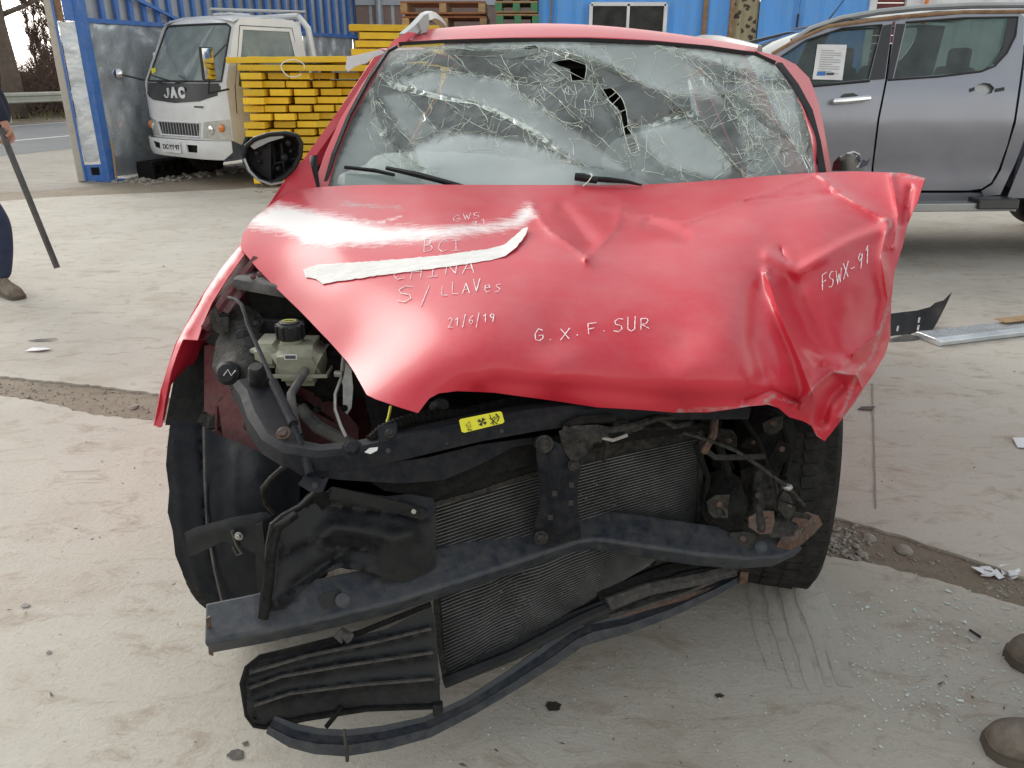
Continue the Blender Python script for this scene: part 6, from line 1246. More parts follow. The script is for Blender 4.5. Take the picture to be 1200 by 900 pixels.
ln([(546, 499), (550, 494), (552, 501), (546, 499)]); ln([(548, 504), (552, 503), (553, 505)]); ln([(548, 501), (550, 505)]); ln([(574, 490), (583, 497)], .0009); ln([(575, 497), (584, 487)], .0009); ln([(574, 486), (576, 492), (580, 488)], .0009); ln([(581, 485), (585, 489), (583, 494)], .0013); ln([(577, 494), (579, 498)], .001)
# corrugated wiring loom along the top
mb = MB(); P_ = [PY(434, 516, 1.43), PY(447, 504, 1.45), PY(462, 497, 1.47), PY(482, 491, 1.50), PY(510, 486, 1.52), PY(545, 484, 1.53), PY(590, 473, 1.55), PY(640, 466, 1.57)]
D_ = []
for a, b in zip(P_[:-1], P_[1:]):
    for k in range(8): D_.append(a.lerp(b, k / 8))
mb.tube(D_, [.0095 if i % 2 else .0125 for i in range(len(D_))], 8); mb.build('wiring_loom', 'dull_black', car)
mb = MB(); mb.lathe([(.018, 0), (.018, .03), (.012, .04)], PY(512, 478, 1.56), frame((.4, -.7, .5)), 10); mb.build('loom_plug', 'black_plastic', car, smooth=True, ang=40)
# ---- wheel-arch liner and near wheel
wheel(car, A(-.665, .13, .335), AX * -1 + AY * .05, .33, .205, 'silver_rail', blocks=64)
ln_ = [(200, 492), (232, 496), (262, 512), (300, 528), (352, 548), (350, 600), (330, 650), (310, 690), (300, 716), (262, 720), (246, 712), (232, 690), (215, 672), (206, 650), (203, 622), (197, 600), (199, 575), (195, 545), (197, 520)]
lnr = pan('arch_liner', ln_, [(200, 495, 1.66), (262, 512, 1.66), (352, 548, 1.62), (195, 560, 1.60), (300, 560, 1.55), (205, 640, 1.555), (300, 640, 1.50), (246, 712, 1.53), (300, 716, 1.50), (260, 600, 1.545)], 'liner_plastic', step=5,
          folds=[([(235, 500), (240, 600), (250, 660), (262, 716)], 3, .014, True), ([(275, 530), (276, 640)], 5, -.008, True), ([(262, 535), (262, 650)], 4, .006, True), ([(205, 520), (214, 620), (236, 690)], 5, -.01, True)])
mb = MB(); mb.tube([PY(u, v, y) for u, v, y in ((239, 500, 1.63), (240, 560, 1.58), (243, 620, 1.54), (252, 670, 1.52), (263, 716, 1.505))], .0035, 5); mb.build('liner_cord', 'grey_plastic', lnr, smooth=True)
pan('arch_dark', [(194, 498), (205, 440), (218, 404), (240, 402), (262, 440), (262, 510), (235, 500)], [(194, 498, 1.86), (218, 404, 1.95), (262, 440, 1.92), (262, 510, 1.8)], 'dull_black', step=10)
pan('arch_tab', [(198, 502), (203, 503), (207, 520), (206, 532), (204, 543), (200, 541), (201, 525)], [(198, 502, 1.70), (207, 520, 1.69), (200, 541, 1.67)], 'red_inner', step=6)
mb = MB(); mb.tube([PY(204, 534, 1.66), PY(217, 535, 1.65)], .0035, 6); mb.lathe([(.007, 0), (.007, .004)], PY(206, 534, 1.655), frame((1, 0, 0)), 6); mb.build('bolt', 'pipe_metal', car)
mb = MB(); mb.tube([PY(337, 543, 1.5), PY(318, 560, 1.50), PY(308, 572, 1.50), PY(311, 590, 1.50), PY(322, 602, 1.50)], .006, 8); mb.build('pipe', 'dirty_steel', car, smooth=True)
sb = pan('side_bracket', [(217, 624), (230, 618), (270, 607), (312, 600), (318, 605), (308, 612), (308, 640), (298, 648), (285, 640), (262, 634), (230, 650), (222, 652), (219, 640)], [(217, 624, 1.46), (318, 605, 1.45), (222, 652, 1.44), (300, 645, 1.42), (270, 620, 1.44)], 'black_plastic', step=6, folds=[([(225, 628), (310, 606)], 4, -.008, True)])
mb = MB(); mb.tube([PY(272, 622, 1.425), PY(278, 640, 1.42), PY(284, 648, 1.415), PY(278, 650, 1.42), PY(273, 640, 1.42)], .004, 6); mb.build('zip_tie', 'handset_black', sb, smooth=True)
bolt(280, 628, 1.415, .006, 'pipe_metal', (0, -1, .1), parent=sb); 
for u, v in ((229, 632), (229, 644)): decal('slot', [(u - 4, v - 2), (u + 4, v - 4), (u + 4, v + 1), (u - 4, v + 3)], [(u, v, 1.447), (u + 5, v, 1.445), (u, v + 5, 1.443)], 'dull_black', sb)
# ---- ducting panel in front of the radiator
dp = [(388, 571), (396, 572), (440, 580), (508, 588), (511, 610), (510, 665), (490, 676), (470, 682), (455, 680), (440, 672), (420, 668), (400, 665), (380, 672), (362, 684), (348, 700), (330, 715), (310, 728), (305, 722), (303, 716), (306, 690), (311, 650), (316, 622), (322, 610), (345, 600), (372, 588)]
dct = pan('air_duct_panel', dp, [(388, 571, 1.42), (508, 588, 1.44), (510, 665, 1.40), (470, 682, 1.36), (400, 665, 1.36), (305, 722, 1.255), (316, 622, 1.33), (360, 650, 1.34), (440, 630, 1.38), (350, 690, 1.29), (460, 640, 1.36)], 'black_plastic', step=4,
          folds=[([(375, 632), (390, 618), (420, 621), (460, 630), (480, 626)], 9, -.018, False), ([(330, 650), (370, 632), (395, 640), (435, 645)], 3.5, .012, True), ([(322, 708), (365, 680), (395, 660), (432, 668)], 3.5, -.012, True), ([(388, 592), (450, 600), (500, 606)], 5, .012, True), ([(325, 640), (316, 700)], 5, -.01, True), ([(400, 650), (345, 688)], 8, .015, False)])
mb = MB(); mb.sweep([PY(u, v, y) for u, v, y in ((348, 602, 1.33), (326, 618, 1.31), (318, 645, 1.29), (314, 690, 1.26), (308, 726, 1.235))], [(-.010, -.005), (.010, -.005), (.010, .005), (-.010, .005)]); mb.build('foam_strip', 'dull_black', dct, bevel=.003)
mb = MB(); mb.sweep([PY(388, 577, 1.39), PY(440, 588, 1.40), PY(498, 603, 1.395)], [(-.002, -.013), (.002, -.013), (.002, .013), (-.002, .013)]); mb.build('duct_flange', 'black_plastic', dct)
mb = MB(); mb.lathe([(.005, 0), (.005, .003)], PY(485, 599, 1.385), frame((0, -1, .2)), 10); mb.build('rivet', 'pipe_metal', dct)
pan('duct_side', [(450, 582), (480, 579), (508, 584), (511, 600), (504, 606), (470, 594)], [(450, 582, 1.43), (508, 584, 1.41), (504, 606, 1.39)], 'cross_paint', dct, step=6)
pan('steel_flange', [(350, 568), (360, 552), (378, 562), (385, 560), (378, 577), (366, 578)], [(350, 568, 1.36), (385, 560, 1.36), (366, 578, 1.34)], 'cross_paint', car, step=6)
mb = MB(); mb.lathe([(.006, 0), (.006, .001)], PY(369, 569, 1.342), frame((0, -1, .4)), 10); mb.build('hole', 'print_black', car)
pan('torn_gusset', [(362, 578), (382, 576), (388, 590), (372, 604), (352, 616), (335, 628), (322, 618), (345, 596)], [(362, 578, 1.38), (388, 590, 1.40), (322, 618, 1.34), (335, 628, 1.36)], 'dull_black', car, step=6, folds=[([(330, 620), (372, 590)], 4, .02, True)])
mb = MB(); mb.tube([PY(368, 577, 1.34), PY(352, 592, 1.33), PY(330, 604, 1.32), PY(318, 614, 1.31), (PY(313, 640, 1.30)), PY(312, 668, 1.30)], .004, 5); mb.build('torn_edge', 'black_plastic', car)
pan('liner_strut', [(300, 615), (308, 612), (311, 640), (309, 690), (303, 700), (300, 660)], [(300, 615, 1.42), (311, 640, 1.41), (303, 700, 1.40)], 'black_plastic', car, step=6)
# ---- radiator / condenser
rt = [(508, 572, 1.47), (640, 541, 1.565), (740, 520, 1.64), (822, 503, 1.72), (818, 625, 1.665), (780, 665, 1.63), (700, 712, 1.55), (610, 765, 1.48), (523, 800, 1.43), (512, 700, 1.45), (640, 640, 1.535), (720, 610, 1.62)]
rsf = TPS(rt, [([(560, 720), (600, 690), (640, 690)], 22, .014, False)], .002)
rad_poly = [(500, 588), (508, 575), (560, 556), (640, 534), (740, 510), (822, 500), (820, 560), (818, 622), (800, 655), (770, 675), (720, 702), (660, 738), (600, 770), (524, 801), (514, 740), (507, 690)]
rad = panel('radiator_core', rad_poly, sight(lambda P: rsf(P) + .010), 8, 'core_dark', car, thick=.02)
nf = 52
left = lambda t: (508 + 15 * t, 592 + 208 * t)
right = lambda t: (822 - 3 * t ** 1 - 60 * max(0, t - .62) / .38, 512 + 150 * t)
fins = MB()
for i in range(nf):
    t = (i + .5) / nf; l, r = left(t), right(t); P = [(l[0] + (r[0] - l[0]) * k / 24, l[1] + (r[1] - l[1]) * k / 24 - (1 - t) * 5 * math.sin(math.pi * k / 24) + (1.6 * math.sin(k * 1.1 + i * .12) * math.exp(-((k - 7) / 5) ** 2) * (t > .5))) for k in range(25)]
    X = sight(lambda Q: rsf(Q) - .004)(P)
    mb = MB(); mb.sweep([Vector(x) for x in X], [(-.005, -.0008), (.005, -.0008), (.005, .0008), (-.005, .0008)]); f_ = mb.build('cooling_fin', 'aluminium_fin', rad, fix=False)
mb = MB(); mb.sweep([Vector(x) for x in sight(lambda Q: rsf(Q) - .006)([(511, 694), (514, 740), (519, 775), (524, 800)])], [(-.006, -.01), (.006, -.01), (.006, .01), (-.006, .01)], up=(0, -1, 0)); mb.build('radiator_tank', 'dirty_steel', rad)
mb = MB(); mb.sweep([Vector(x) for x in sight(lambda Q: rsf(Q) - .006)([(822, 500), (820, 560), (817, 625)])], [(-.006, -.01), (.006, -.01), (.006, .01), (-.006, .01)], up=(0, -1, 0)); mb.build('radiator_tank', 'dirty_steel', rad)
mb = MB(); mb.sweep([Vector(x) for x in sight(lambda Q: rsf(Q) - .008)([(508, 590), (560, 576), (600, 562), (632, 552)])], [(-.006, -.006), (.006, -.006), (.006, .006), (-.006, .006)]); mb.build('radiator_rail', 'dirty_steel', rad)
pan('fan_shroud', [(505, 580), (560, 560), (636, 534), (636, 548), (600, 560), (560, 573), (508, 588)], [(505, 580, 1.46), (636, 534, 1.55), (560, 573, 1.49)], 'dull_black', car, step=8)
dm = MB()
for i in range(300):
    u, v = random.gauss(600, 28), random.gauss(705, 24)
    if i % 3 == 0: u, v = random.gauss(680, 25), random.gauss(690, 14)
    if i % 5 == 0: u, v = random.gauss(715, 30), random.gauss(585, 16)
    if not inpoly(np.array([(u, v)]), rad_poly)[0]: continue
    c = Vector(sight(lambda Q: rsf(Q) - .009)([(u, v)])[0]); r = ru(.0008, .0026); a = ru(0, 6); dm.add([c + Vector((r * math.cos(a + k) * q, -.001, r * math.sin(a + k) * q * .6)) for k, q in ((0, 1.8), (2, .8), (4, 1.3))], [(0, 1, 2)])
tag(dm.build('bent_fin_flecks', 'aluminium_fin', rad, fix=False), kind='stuff')
# ---- central support bracket
cs = pan('lock_support', [(628, 516), (640, 513), (655, 520), (668, 512), (672, 502), (690, 498), (700, 512), (690, 530), (680, 545), (676, 570), (678, 600), (680, 626), (676, 632), (660, 634), (648, 640), (628, 636), (625, 622), (632, 600), (634, 570), (630, 540)],
         [(628, 516, 1.46), (690, 505, 1.47), (655, 560, 1.455), (634, 570, 1.48), (676, 570, 1.49), (625, 630, 1.49), (678, 630, 1.51), (655, 610, 1.475)], 'cross_paint', step=4, folds=[([(650, 530), (655, 620)], 7, -.018, False), ([(636, 520), (636, 600), (630, 630)], 4, -.008, True), ([(676, 560), (678, 625)], 3, -.01, True)], thick=.006)
for u, v in ((650, 578), (669, 589), (645, 606), (670, 568)): mb = MB(); mb.box(PY(u, v, 1.438), (.010, .003, .012), AR); mb.build('slot', 'print_black', cs)
bolt(634, 630, 1.46, .010, 'dirty_steel', (0, -1, .3), parent=cs); bolt(638, 520, 1.44, .012, 'dirty_steel', (0, -1, .3), parent=cs); bolt(672, 545, 1.45, .008, 'dirty_steel', (0, -1, .3), parent=cs)
pan('latch_plate', [(655, 505), (672, 499), (700, 498), (720, 502), (712, 512), (694, 520), (684, 534), (672, 542), (662, 530)], [(655, 505, 1.46), (720, 502, 1.49), (672, 542, 1.45), (690, 515, 1.45)], 'dirty_steel', cs, step=5, folds=[([(665, 515), (705, 508)], 4, -.012, True)])
for pts, r, m in (([(690, 500, 1.48), (715, 505, 1.48), (745, 498, 1.50), (770, 490, 1.54), (800, 488, 1.58)], .008, 'dirty_steel'), ([(700, 512, 1.46), (718, 516, 1.47), (735, 510, 1.48)], .004, 'pipe_metal'), ([(705, 492, 1.50), (730, 495, 1.50), (760, 502, 1.53), (800, 500, 1.58), (830, 498, 1.62)], .006, 'dull_black'),
                  ([(662, 500, 1.47), (680, 493, 1.47), (720, 490, 1.50)], .01, 'dull_black'), ([(820, 505, 1.6), (830, 530, 1.58), (838, 536, 1.58), (862, 536, 1.6), (895, 535, 1.62)], .007, 'dirty_steel'), ([(838, 488, 1.62), (836, 510, 1.58), (824, 530, 1.58)], .009, 'rusty_metal'),
                  ([(800, 507, 1.56), (832, 516, 1.55), (862, 528, 1.545), (885, 543, 1.54), (905, 558, 1.53), (922, 570, 1.53), (942, 592, 1.54)], .0045, 'dirty_steel'), ([(921, 568, 1.535), (912, 585, 1.53), (942, 596, 1.54)], .0028, 'dull_black'), ([(905, 555, 1.53), (910, 580, 1.52)], .003, 'dull_black')):
    mb = MB(); mb.tube([PY(*p) for p in pts], r, 7); mb.build('bent_pipe' if r > .005 else 'cable', m, car, smooth=True)
mb = MB(); rock(mb, PY(923, 571, 1.53), .01, 2); mb.build('cable_clip', 'pipe_metal', car)
# ---- offside: chassis leg, torn brackets, tyre
pan('horn_cover', [(822, 570), (832, 555), (850, 548), (866, 560), (876, 590), (870, 622), (850, 630), (836, 622), (826, 610), (820, 590)], [(822, 570, 1.66), (850, 548, 1.66), (870, 622, 1.58), (836, 622, 1.6), (850, 590, 1.59)], 'dull_black', step=5, folds=[([(835, 575), (848, 605)], 4, -.01, True)])
pan('chassis_leg', [(868, 552), (890, 545), (902, 548), (910, 570), (915, 588), (930, 600), (950, 604), (940, 625), (915, 630), (890, 630), (880, 615), (872, 590)], [(868, 552, 1.68), (902, 548, 1.66), (915, 588, 1.60), (950, 604, 1.60), (890, 630, 1.56), (885, 590, 1.60)], 'dirty_steel', step=4, folds=[([(885, 555), (892, 620)], 6, -.02, False), ([(905, 560), (912, 600)], 4, -.012, True), ([(900, 600), (945, 612)], 5, .02, True)], thick=.008)
pan('strut_housing', [(865, 480), (900, 478), (925, 482), (935, 510), (925, 540), (900, 552), (868, 548), (860, 520)], [(865, 480, 1.9), (925, 482, 1.86), (925, 540, 1.80), (868, 548, 1.80), (895, 510, 1.78)], 'dull_black', step=6, folds=[([(880, 490), (885, 545)], 6, -.015, False)])
mb = MB(); mb.lathe([(.007, 0), (.007, .002)], PY(888, 580, 1.585), frame((0, -1, .2)), 10); mb.build('hole', 'print_black', car)
pan('torn_bracket', [(930, 606), (945, 600), (958, 604), (963, 614), (952, 626), (935, 640), (918, 650), (905, 648), (915, 630), (922, 616)], [(930, 606, 1.60), (958, 604, 1.62), (952, 626, 1.60), (910, 648, 1.57), (932, 625, 1.575)], 'rusty_metal', step=4, folds=[([(925, 640), (945, 612)], 4, -.012, True)], thick=.006)
tw = thing('g', AO, None, None); bpy.data.objects.remove(tw)
wc = PZ(952, 572, .335); wheel(car, (wc.x - .058, wc.y + .12, .335), Vector((.96, -.24, -.02)), .335, .235, 'silver_rail', blocks=66)
mb = MB(); mb.lathe([(.018, 0), (.02, .02), (.012, .03)], PZ(948, 655, .10), frame((.2, -1, .3)), 7); mb.build('ball_joint', 'pipe_metal', car)
mb = MB(); mb.tube([PY(880, 620, 1.8), PY(930, 640, 1.95), PZ(946, 652, .12)], .016, 8); mb.build('track_rod', 'rusty_metal', car)
mb = MB(); mb.tube([A(-.7, .05, .33), A(-.2, .12, .34), A(.2, .18, .34), A(.75, .25, .33)], .03, 10); mb.build('drive_shaft', 'dull_black', car)
pan('offside_liner', [(905, 480), (950, 500), (966, 516), (965, 560), (940, 575), (912, 560), (925, 520)], [(905, 480, 1.84), (966, 516, 1.84), (940, 575, 1.86)], 'dull_black', step=8)
pan('offside_fender', [(1044, 300), (1062, 265), (1084, 212), (1060, 205), (1020, 260), (1030, 400), (1040, 400)], [(1044, 300, 2.1), (1084, 212, 2.3), (1040, 400, 2.05), (1020, 260, 2.3)], 'red_inner', step=8)
rc_ = random.Random(4)
for k, (u, v, y, mt) in enumerate(((833, 500, 1.78, 'dull_black'), (850, 515, 1.74, 'dirty_steel'), (845, 545, 1.72, 'dull_black'), (865, 570, 1.69, 'dirty_steel'), (858, 605, 1.62, 'rusty_metal'), (842, 595, 1.585, 'dirty_steel'), (905, 500, 1.76, 'dirty_steel'), (880, 520, 1.745, 'dull_black'), (915, 530, 1.72, 'dull_black'), (895, 612, 1.56, 'rusty_metal'), (922, 590, 1.58, 'dirty_steel'), (868, 635, 1.56, 'dirty_steel'))):
    c = PY(u, v, y); Rr = Matrix.Rotation(rc_.uniform(-1, 1), 3, 'Y') @ Matrix.Rotation(rc_.uniform(-.6, .6), 3, 'X')
    pts = [(rc_.uniform(.6, 1.2) * .035 * math.cos(a), rc_.uniform(.6, 1.2) * .028 * math.sin(a)) for a in [j * math.pi / 3.5 for j in range(7)]]
    mb = MB(); mb.prism(pts, lambda a, b, d: c + Rr @ Vector((a, d, b)), .008); o_ = mb.build('torn_plate', mt, car, bevel=.002)
    mb = MB(); mb.lathe([(.008, -.004), (.008, 0), (.006, .002)], c + Rr @ Vector((.008, -.001, .004)), frame(Rr @ Vector((0, -1, 0))), 8); mb.build('bolt', 'rusty_metal', o_)
for pts, r in (([(826, 500, 1.70), (842, 520, 1.66), (856, 560, 1.64), (846, 600, 1.60)], .009), ([(870, 488, 1.74), (890, 520, 1.70), (900, 550, 1.66), (912, 590, 1.60)], .006), ([(815, 520, 1.66), (830, 560, 1.64), (824, 600, 1.62), (838, 628, 1.60)], .007), ([(900, 486, 1.80), (918, 500, 1.78), (926, 530, 1.76), (918, 560, 1.70)], .010)):
    mb = MB(); mb.tube([PY(*p) for p in pts], r, 8); mb.build('hose', 'dull_black', car, smooth=True)
for pts, r in (([(700, 500, 1.50), (712, 520, 1.49), (708, 540, 1.50)], .004), ([(660, 502, 1.46), (676, 508, 1.45), (690, 506, 1.46), (704, 516, 1.465)], .007), ([(720, 496, 1.50), (735, 506, 1.49), (752, 500, 1.51)], .006), ([(770, 488, 1.55), (790, 500, 1.55), (808, 496, 1.57)], .007)):
    mb = MB(); mb.tube([PY(*p) for p in pts], r, 7); mb.build('hose', 'dirty_steel', car, smooth=True)
# ---- bumper beam, V-bent
bt_ = [(243, 737, 1.235), (300, 726, 1.255), (380, 708, 1.30), (450, 692, 1.36), (540, 664, 1.43), (600, 645, 1.49), (640, 632, 1.535), (668, 624, 1.56), (692, 621, 1.575), (712, 622, 1.575), (760, 629, 1.565), (820, 638, 1.56), (870, 643, 1.565), (905, 642, 1.58), (930, 634, 1.60)]
bsec = [(-.036, -.052), (-.044, .030), (-.036, .036), (.040, .002), (.044, -.006), (.010, -.054), (0, -.058)]
bb = beam('bumper_beam', bt_, bsec, 'beam_paint', smooth=False, bevel=.003, scale=[.92, .95, 1, 1, 1, 1, .98, .92, .9, .92, .95, .95, .9, .85, .7])
pan('beam_cap', [(242, 724), (246, 722), (250, 768), (245, 766)], [(242, 724, 1.22), (250, 722, 1.22), (246, 768, 1.235)], 'rusty_metal', bb, step=6)
for u, v, y in ((891, 641, 1.52), (402, 703, 1.258)):
    mb = MB(); mb.lathe([(.014, 0), (.014, .005), (.008, .008)], PY(u, v, y), frame((0, -1, .5)), 12); mb.build('bolt', 'beam_paint', bb)
pan('clip_plate', [(371, 703), (380, 695), (398, 690), (402, 697), (392, 712), (378, 714)], [(371, 703, 1.255), (402, 697, 1.27), (378, 714, 1.25)], 'black_plastic', bb, step=5)
# ---- lower deflector panel with ribs
dl = [(284, 794), (290, 783), (305, 770), (340, 762), (400, 748), (450, 738), (505, 712), (510, 722), (515, 800), (516, 826), (500, 828), (430, 830), (400, 834), (360, 842), (325, 849), (306, 853), (296, 848), (290, 836), (284, 812)]
dfl = pan('air_deflector', dl, [(284, 800, 1.255), (305, 770, 1.28), (400, 748, 1.33), (508, 714, 1.40), (515, 800, 1.33), (500, 828, 1.31), (400, 834, 1.275), (300, 848, 1.235), (400, 790, 1.29)], 'black_plastic', step=4,
          folds=[([(292, 788), (360, 768), (440, 752), (505, 738)], 3, -.012, True), ([(292, 806), (330, 792), (400, 780), (505, 766)], 3, -.014, True), ([(298, 826), (340, 812), (420, 802), (508, 796)], 3, -.014, True), ([(288, 800), (292, 830), (300, 846)], 3, -.01, True)])
for pts in ([(292, 788), (360, 768), (440, 752), (505, 736)], [(292, 806), (330, 792), (400, 780), (507, 764)], [(298, 826), (340, 812), (420, 802), (509, 795)]):
    X = [Vector(x) for x in sight(TPS([(284, 800, 1.24), (305, 770, 1.265), (400, 748, 1.315), (508, 714, 1.385), (515, 800, 1.315), (500, 828, 1.295), (400, 834, 1.26), (300, 848, 1.22), (400, 790, 1.275)]))(densify(pts, 12, closed=False))]
    mb = MB(); mb.sweep(X, [(-.002, -.002), (.004, -.002), (.003, .002), (-.002, .002)]); mb.build('rib', 'dusty_edge', dfl)
mb = MB(); mb.tube([PY(u, v, y) for u, v, y in ((505, 708, 1.40), (420, 742, 1.34), (340, 762, 1.29), (305, 770, 1.27), (289, 783, 1.25), (284, 800, 1.245), (290, 838, 1.235), (299, 850, 1.23), (310, 852, 1.235), (360, 842, 1.25), (430, 831, 1.28), (514, 828, 1.31))], .006, 6); mb.build('panel_edge', 'dull_black', dfl, smooth=True)
# ---- lower bars
lb1 = beam('lower_bar', [(318, 847, 1.235), (345, 860, 1.225), (372, 866, 1.225), (405, 868, 1.235), (450, 862, 1.27), (500, 850, 1.31), (550, 826, 1.36), (600, 795, 1.41), (640, 768, 1.45), (672, 745, 1.485), (690, 737, 1.50), (730, 729, 1.53), (780, 712, 1.57), (830, 690, 1.62), (868, 672, 1.66)],
           [(-.018, -.010), (-.020, .006), (-.012, .013), (-.006, .004), (.012, .003), (.019, .008), (.022, -.014)], 'beam_paint', scale=[.8, 1, 1.1, 1.15, 1.1, 1, .9, 1, 1.15, 1.2, 1.3, 1.1, 1, .9, .7], smooth=False)
mb = MB(); mb.sweep([PY(*p) for p in ((640, 752, 1.47), (680, 727, 1.515), (740, 712, 1.56), (800, 693, 1.60), (850, 672, 1.64))], [(-.012, -.005), (.012, -.005), (.012, .005), (-.012, .005)], scale=[.4, .8, 1, 1, .7]); mb.build('bar_lip', 'dusty_edge', lb1)
for pts, r, m in (([(520, 800, 1.40), (600, 768, 1.44), (680, 726, 1.50), (740, 700, 1.56), (800, 676, 1.61), (860, 665, 1.66)], .010, 'black_plastic'), ([(712, 708, 1.53), (760, 690, 1.57), (820, 678, 1.61), (860, 668, 1.64)], .012, 'dusty_edge'),
                  ([(700, 700, 1.55), (780, 668, 1.62), (830, 660, 1.66)], .012, 'dull_black'), ([(560, 775, 1.45), (650, 735, 1.51), (710, 712, 1.54)], .018, 'black_plastic'), ([(720, 722, 1.54), (800, 700, 1.59), (856, 684, 1.64)], .006, 'rusty_metal')):
    mb = MB(); mb.tube([PY(*p) for p in pts], r, 7, sx=1.4); mb.build('torn_strip', m, car, smooth=True)
mb = MB(); mb.box(PY(871, 675, 1.64), (.02, .02, .035), AR, .003); mb.build('rusty_bracket', 'rusty_metal', car)
mb = MB(); mb.tube([PY(400, 828, 1.27), PY(392, 840, 1.26), PY(382, 852, 1.25)], .005, 6); mb.build('hanging_clip', 'dull_black', car)
mb = MB(); mb.tube([PY(403, 855, 1.215), PY(406, 878, 1.20), (PY(407, 892, 1.195))], .004, 5); mb.tube([PY(400, 860, 1.212), PY(407, 865, 1.21), PY(405, 872, 1.208)], .003, 5); mb.build('zip_tie', 'handset_black', car)
mb = MB(); mb.box(PY(513, 830, 1.31), (.02, .02, .03), AR, .004); mb.build('deflector_lug', 'black_plastic', car)
mb = MB(); mb.tube([PY(395, 750, 1.30), PY(402, 742, 1.31), PY(410, 748, 1.30)], .012, 6); mb.build('clip', 'grey_plastic', car)

# ================================================================= DEBRIS BESIDE THE CAR
db = thing('bumper_fragment', G(1068, 405), 'torn black plastic bumper fragment lying beside the silver strip', 'car part')
panel('shell', [(1042, 368), (1075, 364), (1090, 360), (1096, 355), (1106, 352), (1115, 343), (1108, 358), (1098, 378), (1087, 396), (1070, 394), (1060, 392), (1044, 398), (1036, 412), (1030, 420), (1034, 398)],
      sight(TPS([(1042, 368, 4.55), (1090, 360, 4.62), (1115, 343, 4.55), (1087, 396, 4.42), (1044, 398, 4.35), (1030, 420, 4.2)], [([(1045, 398), (1070, 392), (1090, 398)], 4, -.03, True), ([(1060, 368), (1064, 395)], 4, -.03, True)])), 4, 'black_plastic', db, thick=.006)
mb = MB(); mb.tube([PY(u, v, y) for u, v, y in ((1032, 416, 4.2), (1048, 402, 4.27), (1065, 397, 4.3), (1078, 399, 4.33), (1087, 403, 4.37))], .022, 6, sx=1.5); mb.build('lip', 'grey_plastic', db, smooth=True)
panel('flap', [(1060, 405), (1074, 405), (1075, 408), (1073, 413)], sight(lambda Q: 4.3 + 0 * Q[:, 0]), 4, 'black_plastic', db, thick=.004)
for u, v in ((1052, 385), (1077, 375), (1076, 384)): mb = MB(); mb.box(PY(u, v, 4.36), (.008, .006, .03)); mb.build('slot', 'white_plastic', db)
si = thing('sill_strip', G(1150, 395), 'long dull silver metal sill strip on the concrete', 'metal strip')
a, b = G(1084, 400), G(1330, 372); d = (b - a).normalized(); n_ = Vector((-d.y, d.x, 0))
mb = MB(); mb.sweep([a + Vector((0, 0, .03)), a.lerp(b, .5) + Vector((0, 0, .034)), b + Vector((0, 0, .03))], [(-.10, -.028), (-.075, .004), (-.06, .008), (.06, .009), (.10, .0), (.10, -.028)]); mb.build('strip', 'galvanised', si, bevel=.004)
mb = MB(); mb.sweep([a.lerp(b, .36) + n_ * .05 + Vector((0, 0, .055)), b + n_ * .05 + Vector((0, 0, .055))], [(-.04, -.002), (.04, -.002), (.04, .003), (-.04, .003)]); mb.build('bare_board', 'raw_wood', si)

